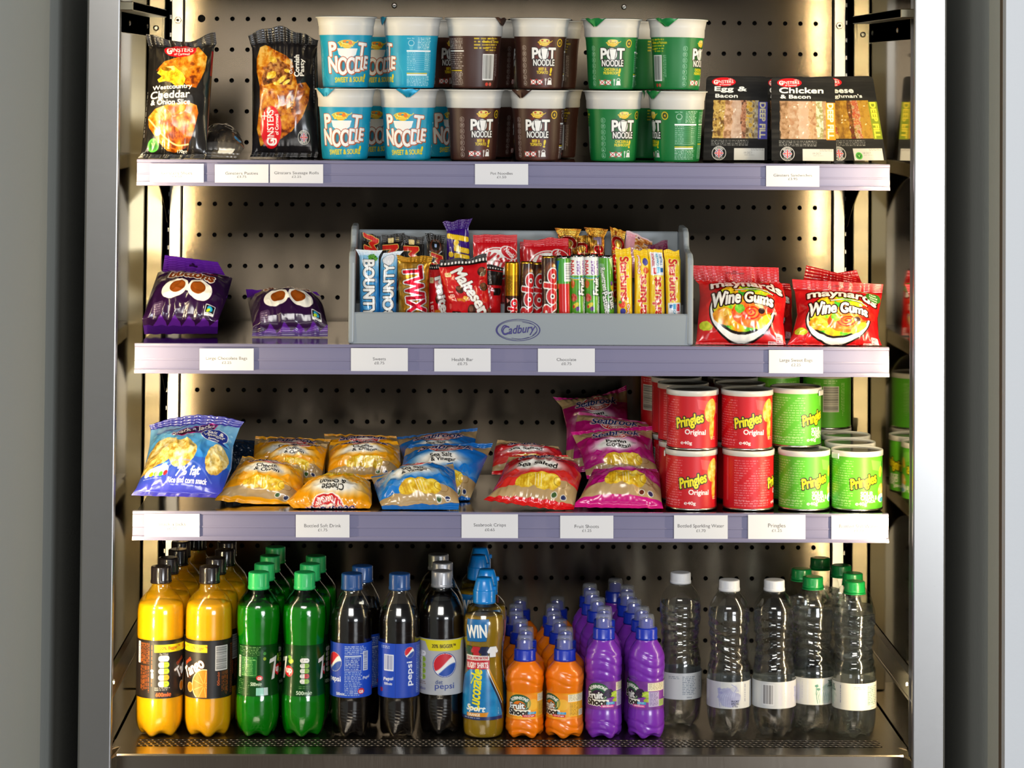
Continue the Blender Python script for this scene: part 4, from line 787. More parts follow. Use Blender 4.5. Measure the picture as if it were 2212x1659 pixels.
def art_pepsi():
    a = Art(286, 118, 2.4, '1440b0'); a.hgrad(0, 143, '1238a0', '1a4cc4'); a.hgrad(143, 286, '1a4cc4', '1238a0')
    pepsi_globe(a, 62, 42, 21); a.text('pepsi', 64, 80, 34, 14, 'e8ecf8', 0, .03); a.text('500ml\u212e', 80, 110, 20, 6, W_, 0, .03)
    a.micro(90, 6, 142, 24, W_, 3.8, .8); a.rect(90, 26, 128, 60, W_, al=.7); a.rect(91, 30, 127, 59, '1640b0'); a.micro(92, 31, 126, 59, W_, 4, .8); a.micro(90, 62, 130, 114, W_, 3.8, .75); a.barcode(132, 18, 146, 60, True, 'dfe4f0', '2a3a80'); a.text('Pepsi', 142, 76, 20, 8, W_, -8, .03, shear=.2); a.ell(128, 104, 8, 6.5, 'd02838'); a.text('GB', 128, 105, 10, 6, W_, 0, .05)
    a.micro(168, 6, 196, 12, W_, 3.4, .8); a.barcode(178, 24, 202, 60, False, 'dfe4f0', '2a3a80'); a.text('Pepsi', 189, 78, 24, 9, W_, -6, .03, shear=.2); a.text('500ml\u212e', 189, 88, 20, 5, W_, 0, .02); a.ell(170, 102, 5, 5, 'a02858'); a.rect(206, 0, 206.6, 118, '0c2c80')
    pepsi_globe(a, 238, 20, 12); a.text('pepsi', 240, 66, 52, 17, 'e8ecf8', -90, .03); a.micro(258, 8, 280, 112, W_, 4, .5); return a
def art_diet():
    a = Art(326, 124, 2.4, 'b4b4b6'); a.noise(0, 0, 326, 124, ['a8a8aa', 'b8b8ba', 'c4c4c4'], 60, al=.5); a.rect(0, 2, 326, 6, 'e8d818'); a.poly([(128, 2), (224, 2), (218, 26), (140, 26)], 'e8d818'); a.text('20% BIGGER\u2122', 176, 15, 56, 8, '4a3a1a', 0, .035)
    pepsi_globe(a, 178, 57, 26); a.text('diet', 165, 95, 16, 9, '3a4a80', 0, .015); a.text('pepsi', 178, 106, 44, 16, '3a4a90', 0, .02)
    pills(a, 112, 28, 5, 20, 13, [W_, '98b838', '98b838', '98b838', '98b838']); a.micro(112, 96, 134, 106, '7a5a4a', 4, .7); a.text('600ml\u212e', 122, 112, 20, 6, '5a5a88', 0, .02); a.micro(20, 20, 90, 110, '5a5a60', 4, .6); a.barcode(250, 30, 290, 90); return a
def art_lucozade():
    a = Art(290, 226, 2., None); X0 = 145; b = '1478b4'
    a.poly([(118, 4), (172, 2), (166, 52), (116, 54)], '1a6aa8'); a.text('WIN', 143, 30, 46, 28, W_, -4, .045)
    for k, c in enumerate(('1a4a28', 'b82430', '1c2444', 'e8eaee')): x = 112+k*21; a.rect(x, 64, x+17, 88, c); a.poly([(x, 64), (x-7, 76), (x-2, 80), (x+4, 72)], c); a.poly([(x+17, 64), (x+24, 76), (x+19, 80), (x+13, 72)], c)
    a.rect(108, 84, 174, 96, 'e8e4dc'); a.text('OFFICIAL HOME NATIONS', 141, 90, 60, 6, 'b02030', -2, .03); a.poly([(108, 96), (176, 94), (174, 116), (112, 118)], 'c02430'); a.text('RUGBY SHIRTS', 142, 106, 58, 12, W_, -2, .045)
    bd = [(124, 116), (168, 114), (180, 150), (204, 196), (210, 214), (210, 226), (82, 226), (84, 214), (92, 160), (104, 130)]
    a.poly(bd, b); w = a._win(82, 116, 210, 226, 0); m = a.polym(bd, w); a.comp(w, m*1., ramp(np.clip((fbm(w[3]-w[2], w[1]-w[0], 60, 5)-.2)/.6, 0, 1), ['0c5c98', '1478b4', '2a94cc']))
    a.curve([(168, 116), (182, 150), (206, 194), (214, 212)], 4, '1a2440'); a.curve([(170, 116), (186, 150), (209, 192)], 2, 'f0f0ee'); a.curve([(174, 116), (190, 148), (214, 188)], 5, 'e8a018', .9)
    a.text('Lucozade', 141, 158, 88, 26, 'f0dc18', -86, .04, shear=.15); a.curve([(130, 146), (146, 118), (152, 128)], 3, 'd8dc20'); a.text('Sport', 142, 202, 44, 17, W_, 4, .045, shear=.25)
    a.poly([(120, 211), (172, 209), (168, 219), (120, 221)], 'd88a18'); a.text('ORANGE', 138, 215, 30, 6, W_, -1, .03); a.rect(84, 219, 209, 226, '1a2c60'); a.micro(112, 221, 160, 225, W_, 4, .8)
    a.rect(222, 10, 236, 60, 'd83028'); a.micro(224, 12, 234, 58, W_, 4, .9, vert=True); a.rect(222, 62, 236, 150, '1a8ac8'); a.micro(224, 64, 234, 148, W_, 5, .8, vert=True); a.micro(196, 200, 200, 216, W_, 3, .8, vert=True); return a
def art_shoot(kind):
    a = Art(250, 76, 2.6, dict(orange='f08a14', purple='6c2a88')[kind]); 
    if kind == 'orange': a.noise(0, 0, 250, 76, ['f07a10', 'f4a01c', 'f8c838'], 40, al=.7)
    else: a.noise(0, 0, 250, 76, ['5a2078', '7a3494', '9a4aa8'], 40, al=.7)
    a.ell(92, 30, 27, 26, '2a5a38'); a.ell(92, 32, 22, 20, 'c8c4ac'); a.ell(92, 32, 20.5, 18.5, '2a5a38'); a.text('ROBINSONS', 92, 14, 44, 9, W_, 0, .04, warp=arc(26)); a.ell(92, 38, 15, 15, 'e87818' if kind == 'orange' else '301838')
    a.text('Fruit', 86, 38, 36, 18, W_, -4, .07, out=[(1.5, '2a2018')]); a.rect(66, 49, 118, 64, 'f4f0e0', 1); a.text('Shoot', 90, 56, 48, 17, '2a2018', 3, .06, out=[(1.6, 'f4f0e0')])
    a.rect(112, 55, 132, 62, '3a98c8'); a.micro(114, 56, 130, 61, W_, 3, .8); a.rect(100, 63, 130, 70, 'd02428' if kind == 'orange' else 'd84a98'); a.text('Orange' if kind == 'orange' else 'Apple & Blackcurrant', 115, 66.5, 24, 5, W_, 0, .03)
    if kind == 'purple': a.blob(118, 32, 11, 12, ['1c1024', '3a2048', '0c0814'], 4); a.blob(132, 34, 8, 10, ['98b828', 'c8d858'], 5, 0, .4); a.blob(136, 50, 8, 7, ['88a020', 'b8c848'], 5, 0, .4)
    else: a.ell(124, 34, 14, 16, 'f8c848', al=.6)
    pc = ('f4eccc', 'f0e8c8') if kind == 'orange' else ('e8e0c0', 'b8a8cc')
    a.rect(136, 4, 182, 26, pc[0]); a.micro(138, 6, 180, 25, '7a6a4a', 3.6, .7); a.rect(138, 28, 164, 68, 'f4b830' if kind == 'orange' else pc[1]); a.micro(140, 30, 162, 66, '7a5a2a' if kind == 'orange' else '4a3a6a', 3.6, .7); a.rect(164, 50, 184, 68, pc[0] if kind == 'orange' else 'a8c070'); a.micro(166, 52, 183, 66, '6a6a3a', 3.6, .7); a.barcode(184, 4, 202, 46, True, 'ecece4', '555555', 1.1); a.micro(206, 6, 244, 70, W_, 4, .5); return a
def art_water(kind):
    a = Art(304, 64, 2.4, None); a.rect(0, 0, 304, 64, 'd6d8da' if kind == 'still' else 'd8d6ce', al=.93); c = '8a8cb8' if kind == 'still' else '4a7a68'
    a.noise(100, 2, 104, 62, ['b8bcd0', 'd0d2da'], 10, al=.6); a.rect(92, 0, 126, 64, 'b4b2c4' if kind == 'still' else 'd4d2ca', al=.5)
    a.blob(140, 36, 24, 22, [c, 'a4a8d0' if kind == 'still' else 'd0d8cc'], 10, 20, .3, al=.75 if kind == 'still' else .25)
    for k in range(8): a.curve([(124+k*4, 60), (122+k*5, 40), (132+k*4, 24), (160+k, 8+k*2)], .9, c, .8)
    a.curve([(124, 60), (121, 34), (124, 14)], 1.4, c); a.blob(122, 18, 4, 3, [c, c], 3); a.blob(126, 26, 4, 3, [c, c], 3); a.curve([(150, 6), (160, 14), (156, 24)], 1.6, c)
    a.text('PRIORY\nSPRING\n' + ('STILL' if kind == 'still' else 'SPARKLING'), 158, 52 if kind == 'still' else 14, 18, 16, '2a2c48' if kind == 'still' else '28382c', 0, .03)
    a.micro(182, 6, 185, 58, '5a5c80', 4, .8, vert=True)
    a.barcode(38, 6, 64, 56, False, 'd2d2d4', '4a4648'); a.text('HAREGOAT', 78, 32, 48, 8, 'c0bcc8', -90, .05); a.micro(88, 8, 93, 56, 'b0acb8', 5, .6, vert=True)
    a.micro(214, 8, 240, 16, '5a6878', 4, .7); a.micro(246, 8, 280, 56, '5a6878' if kind == 'still' else '3a6a60', 4.2, .75); a.micro(292, 10, 296, 44, '5a5c60', 4, .8, vert=True); a.text('500ml', 262, 59, 12, 3, '4a5460'); a.rect(208, 2, 210, 62, 'c4c6c8', al=.6); return a
def art_ticket(t1, t2):
    a = Art(116, 56, 4, 'dcdce0'); n = len(t1); a.text(t1, 58, 24.5, min(100, n*4.4), None, '404046', 0, .0); a.text(t2, 58, 34, 20, 6, '404046', 0, .0); return a
# ---------------------------------------------------------------- shared materials
M = {}
M['post'] = mat_steel('brushed steel of the posts', 'b0aeac', .30, (1, 1, 60), 60, .05)
M['panel'] = mat_steel('stained steel of the back panel', '74695a', .22, (40, 1, 3), 40, .03, stain=.04, aniso=.9, tan=(0, 0, 1))
M['wallsteel'] = mat_steel('brushed column steel', 'b4a98e', .31, (60, 1, 1), 60, .03, aniso=1., tan=(1, 0, 0))
M['mirror'] = mat_steel('polished mirror steel', 'b0a894', .07, (1, 30, 1), 40, .025)
M['deck'] = mat_steel('steel deck', 'a89e90', .24, (30, 2, 1), 40, .05, stain=.06)
M['shelf'] = mat_steel('dark steel shelf', '343130', .13, (30, 2, 1), 40, .04)
M['black'] = mat('dark void', '060606', .8)  # near-black colour stands in for shade in holes, slots and gaps
M['bolt'] = mat('bolt steel', 'b8b4ac', .25, 1.)
M['rail'] = mat('lavender plastic price rail', '7f7d9a', .22, 0, .6, spec=.5)
M['card'] = mat_print('white card', .7)
M['trayp'] = mat('grey plastic tray', '8f979d', .38, 0, .1, bump=.00012, bscale=25)
M['print'] = mat_print('printed film', .30, 0, .25, bump=.00012, bscale=90)
M['foil'] = mat_print('glossy printed foil', .22, 0., .5)
M['gold'] = mat_print('metallic printed foil', .28, .75)
M['matte'] = mat_print('printed sleeve', .42)
M['paper'] = mat_print('printed paper', .5, alpha=False)
M['cardprint'] = mat_print('printed carton', .55, spec=.15)
M['clearprint'] = mat_print('clear printed label', .3, 0, .3, alpha=True)
M['foilend'] = mat('crinkled foil', 'c8c8c8', .22, 1.)
M['goldend'] = mat('gold foil', 'd0a030', .3, 1.)

# ---------------------------------------------------------------- the fridge
XW, YF, YB, YCOL = .546, -.155, .37, .300            # side walls, front of the posts, back panel
ZDK = P(1106, 1597, 0).z                  # deck the bottles stand on
ZT = ZO + .14
fr = empty('display_fridge', (0, 0, 0))
tag(fr, 'open-fronted stainless steel display fridge holding all the shelves', 'fridge')

def holed_panel():
    p = .0236; v, q, t = [], [], []; n = 16; cells_x, cells_y = 41, 22
    pitch_v = 2*p; off = 0; V = []; Q = []
    an = np.arange(n)/n*2*np.pi+np.pi/n*0
    sq = []
    for a in an:                          # square outline matched to the circle
        c, s = math.cos(a), math.sin(a); k = 1/max(abs(c)/(p/2), abs(s)/p); sq.append((c*k, s*k))
    sq = np.array(sq); ci = np.stack([np.cos(an), np.sin(an)], -1)
    for j in range(cells_y):
        for i in range(cells_x):
            cx, cz = (i-20)*p, ZO-j*pitch_v; r = .0031 if (i, j) != (0, 0) else .0054
            ring0 = np.stack([cx+sq[:, 0], np.full(n, YB), cz+sq[:, 1]], -1)
            ring1 = np.stack([cx+ci[:, 0]*(r+.0005), np.full(n, YB), cz+ci[:, 1]*(r+.0005)], -1)
            ring2 = np.stack([cx+ci[:, 0]*r, np.full(n, YB+.0006), cz+ci[:, 1]*r], -1)
            ring3 = np.stack([cx+ci[:, 0]*r, np.full(n, YB+.003), cz+ci[:, 1]*r], -1)
            V.append(np.concatenate([ring0, ring1, ring2, ring3])); Q.append(grid_quads(n, 4, True, off)); off += 4*n
            cor = np.array([(cx+a*p/2, YB, cz+b*p) for a, b in ((1, 1), (-1, 1), (-1, -1), (1, -1))])   # corner fill
            V.append(cor); base = off-4*n; idx = [2, 6, 10, 14]
            for m, k in enumerate(idx):
                Q.append(np.array([[base+k, off+m, off+m, base+k]])[:, :] if False else np.zeros((0, 4), int))
                t.append((base+(k-1) % n, off+m, base+k)); t.append((base+k, off+m, base+(k+1) % n))
            off += 4
    x0, x1, z1, z0 = -20.5*p, 20.5*p, ZO+p, ZO-(21*2+1)*p
    mb = MB(); mb.add(np.concatenate(V), np.concatenate(Q), 0, t)
    for a, b, c, d in ((-.497, x0, z0, z1), (x1, .497, z0, z1), (-.497, .497, z1, ZT), (-.497, .497, ZDK-.02, z0)):
        mb.add([(a, YB, c), (b, YB, c), (b, YB, d), (a, YB, d)], [(0, 1, 2, 3)])
    return mb
holed_panel().obj('back_panel', M['panel'], fr)
mb = MB(); mb.box(-.55, .55, YB+.012, YB+.03, ZDK-.1, ZT); mb.obj('hole_backing', M['black'], fr)  # black plate behind the holes, its colour gives them their shade

for s in (-1, 1):
    # slotted rear upright, boxed corner column with a brushed face, polished side wall
    mb = MB(); xa, xb = sorted((s*.4985, s*.5165)); mb.box(xa, xb, YB-.014, YB+.004, ZDK-.01, ZT, 0, .001)
    xs0, xs1 = sorted((s*.5165, s*.5190)); z = ZDK+.03
    while z < ZO+.1: mb.box(xs0, xs1, YB-.014, YB+.004, z, z+.006, 0); z += .027
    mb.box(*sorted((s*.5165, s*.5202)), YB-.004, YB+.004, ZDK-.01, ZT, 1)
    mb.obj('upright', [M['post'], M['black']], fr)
    mb = MB(); xa, xb = sorted((s*.5206, s*(XW-.0018))); mb.box(xa, xb, YCOL, YB, ZDK+.0005, ZT, 0, .0012); mb.obj('corner_column', M['wallsteel'], fr)
    mb = MB(); xa, xb = sorted((s*XW, s*(XW+.004))); mb.box(xa, xb, -.15, YB, ZDK-.05, ZT); mb.obj('side_panel', M['mirror'], fr)
    # outer skin so that nothing shows through behind the posts
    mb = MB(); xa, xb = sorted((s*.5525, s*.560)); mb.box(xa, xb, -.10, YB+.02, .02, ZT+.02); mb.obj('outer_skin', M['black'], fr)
    # front corner post: flat brushed face with rounded arrises and a return flange
    mb = MB(); xi, xo = s*.5325, s*.5765; pts = []
    for a in range(7): t = a/6*math.pi/2; pts.append((xo-s*.003*(1-math.sin(t)), YF+.003*(1-math.cos(t)) if False else YF+.003-.003*math.cos(math.pi/2-t) if False else YF+.003*(1-math.sin(math.pi/2-t))))
    pts = [(xi, YF+.0075), (xi, YF+.002), (xi+s*.0006, YF+.0006), (xi+s*.002, YF), (xo-s*.003, YF), (xo-s*.0009, YF+.0009), (xo, YF+.003), (xo, YF+.05), (xo-s*.004, YF+.05), (xo-s*.004, YF+.006), (xi+s*.004, YF+.006), (xi+s*.004, YF+.0075)]
    mb.prism(pts, 'z', .02, ZT+.02); mb.obj('corner_post', M['post'], fr)
    # light channel behind the post, open towards the goods; rows of small diodes sit in it
    mb = MB(); xa, xb = sorted((s*.5385, s*.5455)); mb.box(xa, xb, -.0915, -.0895, ZDK+.0, ZT-.03); xa, xb = sorted((s*.5442, s*.5455)); mb.box(xa, xb, -.0895, -.079, ZDK, ZT-.03)
    z = ZDK+.03
    while z < ZO+.07: xa, xb = sorted((s*.5400, s*.5422)); mb.box(xa, xb, -.0896, -.0888, z-.0015, z+.0015, 1); z += .037
    mb.obj('light_channel', [M['post'], mat('diode lens', 'f4ecd0', .3)], fr)
    # top bracket along the side wall with two screws
    zb = P(364 if s < 0 else 1838, 38 if s < 0 else 52, YCOL).z
    mb = MB(); xa, xb = sorted((s*.518, s*.5455)); mb.box(xa, xb, -.13, YCOL-.002, zb, zb+.012, 0, .001); xa, xb = sorted((s*.543, s*.5455)); mb.box(xa, xb, -.13, YCOL-.002, zb-.028, zb, 0)
    mb.box(*sorted((s*.5245, s*.5455)), YCOL-.004, YCOL-.0015, zb-.03, zb, 0)
    for y in (YCOL-.04, .04): mb.lathe([(.0001, s*-.0015), (.003, s*-.0015), (.004, 0)], 10, 1, (s*.5428, y, zb-.014), 'x')
    mb.lathe([(.0001, .0), (.0025, 0), (.0045, -.0015), (.0045, 0)], 10, 1, (s*.533, YCOL-.006, zb-.016), 'y'); mb.obj('top_bracket', [M['wallsteel'], M['bolt']], fr)
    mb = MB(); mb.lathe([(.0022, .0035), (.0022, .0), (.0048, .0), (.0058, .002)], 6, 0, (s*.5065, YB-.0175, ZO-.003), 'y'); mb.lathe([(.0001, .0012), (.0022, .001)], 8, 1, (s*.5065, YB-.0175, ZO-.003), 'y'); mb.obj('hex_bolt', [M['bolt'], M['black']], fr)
    # low ledge at the foot of the side wall
    mb = MB(); z0 = ZDK+.085; xa = s*(XW-.001)
    mb.prism([(xa, z0+.028), (s*(XW-.004), z0+.02), (s*(XW-.004), z0-.010), (s*(XW-.0048), z0-.0105), (s*(XW-.0048), z0-.014), (xa, z0-.014)], 'y', -.12, YCOL-.003)
    mb.lathe([(.0001, s*-.003), (.0035, s*-.0025), (.004, 0)], 10, 1, (s*(XW-.004), -.06, z0+.006), 'x'); mb.obj('side_ledge', [M['deck'], M['bolt']], fr)
mb = MB()
for px, py in ((852, 12), (1348, 15)):
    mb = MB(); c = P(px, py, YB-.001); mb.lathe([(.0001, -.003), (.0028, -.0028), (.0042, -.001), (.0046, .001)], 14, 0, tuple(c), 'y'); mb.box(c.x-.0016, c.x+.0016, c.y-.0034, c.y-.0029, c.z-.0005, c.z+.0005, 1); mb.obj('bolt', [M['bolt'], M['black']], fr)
# deck, perforated air grille, polished lip and front fascia
ZL = ZDK-.0005; YG0, YG1, YLIP = -.001, -.0415, -.083; XD = .545
mb = MB(); mb.box(-XW+.002, XW-.002, YG0, YB-.001, ZL-.004, ZL); mb.obj('deck', M['deck'], fr)
mb = MB(); nr = 4; d = (YG0-YG1)/nr
for k in range(nr+1): y = YG0-k*d; mb.box(-.512, .512, y-.0013, y+.0013, ZL-.0012, ZL)
for k in range(nr):
    y0, y1 = YG0-k*d, YG0-(k+1)*d; x = -.512+(.004 if k % 2 else 0)
    while x < .512: mb.add([(x, y0, ZL-.0003), (x+.0026, y0, ZL-.0003), (x+.0026+.003, y1, ZL-.0003), (x+.003, y1, ZL-.0003), (x, y0, ZL-.0015), (x+.0026, y0, ZL-.0015), (x+.0056, y1, ZL-.0015), (x+.003, y1, ZL-.0015)], [(0, 1, 2, 3), (4, 7, 6, 5), (0, 3, 7, 4), (1, 5, 6, 2)]); x += .0083
for s in (-1, 1): mb.box(*sorted((s*.512, s*.5450)), YG1, YG0, ZL-.0012, ZL)
mb.obj('air_grille', M['deck'], fr)
mb = MB(); mb.box(-.52, .52, YG1, YG0, ZL-.06, ZL-.045); mb.obj('grille_void', M['black'], fr)  # black sheet added for the darkness of the cavity under the grille
mb = MB(); mb.prism([(YG1, ZL), (YLIP+.002, ZL), (YLIP, ZL-.002), (YLIP, ZL-.07), (YLIP+.004, ZL-.07), (YLIP+.004, ZL-.0045), (YG1, ZL-.003)], 'x', -XD+.012, XD-.012)
for s in (-1, 1): mb.add([(s*(XD-.012), YG1, ZL), (s*(XD-.012), YLIP, ZL-.002), (s*XD, YLIP+.004, ZL-.010), (s*XD, YG1, ZL-.002), (s*(XD-.012), YLIP, ZL-.07), (s*XD, YLIP+.004, ZL-.07)], [(0, 1, 2, 3), (1, 4, 5, 2)])
mb.obj('front_lip', M['deck'], fr)
mb = MB(); mb.box(-.55, .55, YLIP+.006, YLIP+.02, .02, ZL-.05); mb.obj('base_front', M['post'], fr)
mb = MB(); mb.box(-.56, .56, YF+.01, YB+.03, ZT, ZT+.02); mb.box(-.53, .53, YF+.004, YF+.02, ZT-.03, ZT+.02); mb.obj('canopy', M['post'], fr)

# ---------------------------------------------------------------- shelves with their price rails
ZS = [P(1106, y, -.004).z for y in (349.5, 746, 1107)]; ZSB = [P(1106, y, -.004).z for y in (406.5, 810.5, 1169.5)]
SHN = ('top shelf of the fridge, carrying pasties, pots and sandwiches', 'middle shelf of the fridge, carrying sweets and a grey tray', 'lowest hung shelf, carrying crisp bags and snack tubes')
for k in range(3):
    z, zb = ZS[k], ZSB[k]; sh = empty('fridge_shelf', (0, .18, z)); tag(sh, 'steel ' + SHN[k], 'shelf', 'steel shelves of the fridge'); o = np.array(sh.location)
    mb = MB(); mb.box(-.521, .521, .004, YCOL-.006, z-.022, z-.001, 0, .0015); mb.box(-.5160, .5160, YCOL-.007, .354, z-.0215, z-.0012); ob = mb.obj('board', M['shelf'], sh); ob.data.transform(Matrix.Translation(-sh.location))
    mb = MB(); h = z-zb
    pf = [(.0035, z), (-.0045, z), (-.0062, z-.0018), (-.0062, z-.0035), (-.004, z-.005), (-.004, z-h*.50), (-.0047, z-h*.52), (-.0047, z-h*.55), (-.004, z-h*.57), (-.004, zb+.0062), (-.0068, zb+.0056), (-.0088, zb+.0028), (-.0082, zb+.0004), (-.006, zb), (.0035, zb)]
    mb.prism(pf, 'x', -.5247, .5247); ob = mb.obj('price_rail', M['rail'], sh); ob.data.transform(Matrix.Translation(-sh.location))
    for s in (-1, 1):
        cur = [(.352, z-.002), (.06, z-.002), (.06, z-.02)] + [(.06+.28*t, z-.02-.085*t**2.2) for t in np.linspace(.1, 1, 10)] + [(.352, z-.108)]
        mb = MB(); mb.prism(cur, 'x', *sorted((s*.5172, s*.5186))); ob = mb.obj('bracket', M['wallsteel'], sh); ob.data.transform(Matrix.Translation(-sh.location))

def ticket(x0, x1, y0, y1, t1, t2, label, grp):
    a, b = P(x0, y0, -.0072), P(x1, y1, -.0072); a2, b2 = P(x1, y0, -.0072), P(x0, y1, -.0072)
    art = art_ticket(t1, t2); U, V = np.meshgrid(np.linspace(0, 1, 170), np.linspace(0, 1, 76)); A, B, C, D = (np.array(q) for q in (a, a2, b, b2))
    X = (A*(1-U[..., None])+B*U[..., None])*(1-V[..., None]) + (D*(1-U[..., None])+C*U[..., None])*V[..., None]
    c = (A+C)/2; X2 = X[::75, ::169]+np.array([0, .0005, 0])
    o = place_grid('price_card', X, M['card'], None, art, (U, V), c, extra=(X2.reshape(-1, 3), grid_quads(2, 2, flip=True), 'dcdce0')); o.location = c
    tag(o, label, 'price card', grp)
g1, g2, g3 = ('price cards on the %s rail' % w for w in ('top', 'middle', 'lowest'))
ticket(324, 440, 354, 399, 'Ginsters Slices', '£3.50', 'white price card reading £3.50 under the cheddar slice packet', g1)
ticket(464, 580, 355, 399, 'Ginsters Pasties', '£3.75', 'white price card reading £3.75 at the left of the top rail', g1)
ticket(583, 698, 355, 399, 'Ginsters Sausage Rolls', '£2.25', 'white price card reading Sausage Rolls on the top rail', g1)
ticket(1026, 1141, 354, 401, 'Pot Noodles', '£1.50', 'white price card reading £1.50 under the brown noodle pots', g1)
ticket(1655, 1770, 358, 405, 'Ginsters Sandwiches', '£3.95', 'white price card reading £3.95 under the sandwich packs', g1)
ticket(431, 548, 753, 803, 'Large Chocolate Bags', '£2.25', 'white price card reading Large Chocolate Bags', g2)
ticket(758, 881, 752, 805, 'Sweets', '£0.75', 'white price card reading Sweets on the middle rail', g2)
ticket(938, 1060, 753, 807, 'Health Bar', '£0.75', 'white price card reading Health Bar on the middle rail', g2)
ticket(1162, 1285, 753, 807, 'Chocolate', '£0.75', 'white price card reading Chocolate £0.75 on the middle rail', g2)
ticket(1661, 1778, 756, 809, 'Large Sweet Bags', '£2.25', 'white price card reading Large Sweet Bags', g2)
ticket(312, 431, 1110, 1163, 'Snack a Jacks', '£0.75', 'white price card at the left end of the lowest rail', g3)
ticket(639, 755, 1112, 1166, 'Bottled Soft Drink', '£1.75', 'white price card reading Bottled Soft Drink', g3)
ticket(997, 1119, 1111, 1166, 'Seabrook Crisps', '£0.65', 'white price card reading £0.65 for crisps on the lowest rail', g3)
ticket(1210, 1325, 1114, 1167, 'Fruit Shoots', '£1.25', 'white price card reading £1.25 under the pink-striped crisp bags', g3)
ticket(1456, 1572, 1113, 1168, 'Bottled Sparkling Water', '£1.70', 'white price card reading Bottled Sparkling Water', g3)
ticket(1616, 1740, 1112, 1168, 'Pringles', '£1.25', 'white price card reading £1.25 under the snack tubes', g3)
ticket(1796, 1914, 1113, 1168, 'Bottled Still Water', '£1.70', 'white price card reading Bottled Still Water', g3)

# ---------------------------------------------------------------- the room around it
plaster = mat('painted plaster', 'c9ccc4', .75, bump=.0004, bscale=120); white = mat('white wall paint', 'd9dde2', .6, bump=.0002, bscale=200)
def struct(mb, name, m): o = mb.obj(name, m); o['kind'] = 'structure'; return o
mb = MB(); mb.box(-4.5, 4.5, -9, .9, -.1, 0); struct(mb, 'floor', mat('brown floor', '4a3a30', .45))
mb = MB(); mb.box(-.66, -.625, -1.2, .62, 0, 2.8); struct(mb, 'wall_left', plaster)
YR = PX_(2165, 800, .632).y
mb = MB(); mb.box(.632, .66, YR+.016, .62, 0, 2.8); struct(mb, 'wall_right', plaster)
mb = MB(); mb.box(.632, 4.5, YR-.02, YR, 0, 2.8); struct(mb, 'wall_front', white)
mb = MB(); mb.box(.6315, .66, YR, YR+.016, 0, 2.8); struct(mb, 'trim_1', mat('brown corner bead', '6a5a48', .6))
mb = MB(); mb.box(-.66, .66, .6, .64, 0, 2.8); struct(mb, 'wall_back', plaster)
# ---------------------------------------------------------------- bottles, pots, cans
def prof_fn(pts):
    z = np.array([p[1] for p in pts])/1000; r = np.array([p[0] for p in pts])/1000
    d = np.diff(r)/np.diff(z); m = np.concatenate([[d[0]], np.where(d[:-1]*d[1:] > 0, 2*d[:-1]*d[1:]/(d[:-1]+d[1:]+1e-12), 0), [d[-1]]])
    def f(q):
        q = np.clip(q, z[0], z[-1]); i = np.clip(np.searchsorted(z, q)-1, 0, len(z)-2); h = z[i+1]-z[i]; t = (q-z[i])/h
        return (2*t**3-3*t*t+1)*r[i]+(t**3-2*t*t+t)*h*m[i]+(-2*t**3+3*t*t)*r[i+1]+(t**3-t*t)*h*m[i+1]
    return f
def revolve(name, f, z0, z1, mt, parent, nz=70, n=56, inset=0., petal=0., wave=None, cap_top=True, cap_bot=True, flat=.003):
    zz = np.linspace(z0, z1, nz); th = np.arange(n)/n*2*np.pi; Z = zz[:, None]+0*th; T = th[None]+0*Z
    R = f(Z)-inset
    if petal: R = R*(1-petal*np.exp(-((Z-z0)/.016)**2)*(.5-.5*np.cos(5*T)))
    if wave is not None: R = R+wave(T, Z)
    X = np.stack([R*np.sin(T), -R*np.cos(T), Z], -1); rows = [X]
    if petal: rows[0][..., 2] = rows[0][..., 2]+.006*np.exp(-((Z-z0)/.006)**2)*(.5-.5*np.cos(5*T))
    if cap_bot: b = X[0].copy(); e = np.array([0, 0, 1]); rows = [(b*.01)*np.array([1, 1, 0])+[0, 0, z0+flat], b*[.6, .6, 0]+[0, 0, z0+flat*.6], X] if True else rows; rows[0] = rows[0][None]; rows[1] = rows[1][None]
    if cap_top: t = X[-1]; rows.append((t*[.5, .5, 1])[None]); rows.append((t*[.005, .005, 1])[None])
    G = np.concatenate([r if r.ndim == 3 else r[None] for r in rows]); me = mesh_np(name, G.reshape(-1, 3), grid_quads(n, len(G), True, flip=True), mt); return link(name, me, parent)
def wrap_label(name, f, z0, z1, art, mt, parent, nu=420, nv=130, lift=.0005):
    U = np.linspace(0, 1, nu)[None]; V = np.linspace(0, 1, nv)[:, None]; Z = z1+(z0-z1)*V+0*U; T = (U-.5)*2*np.pi+0*V; R = f(Z)+lift
    return place_grid(name, np.stack([R*np.sin(T), -R*np.cos(T), Z], -1), mt, parent, art, (U+0*V, V+0*U))
def lathe_part(name, prof, mt, parent, n=40, ribs=0, ribd=.0004, ribz=None):
    prof = np.array(prof)/1000; a = np.arange(n)/n*2*np.pi
    r, z = prof[:, 0][:, None], prof[:, 1][:, None]; R = r+0*a
    if ribs: k = ((z > ribz[0]/1000) & (z < ribz[1]/1000))*1.; R = R+k*ribd*np.sign(np.sin(a*ribs))
    v = np.stack([R*np.cos(a), R*np.sin(a), z+0*a], -1); me = mesh_np(name, v.reshape(-1, 3), grid_quads(n, len(prof), True, flip=True), mt); o = link(name, me, parent); return o
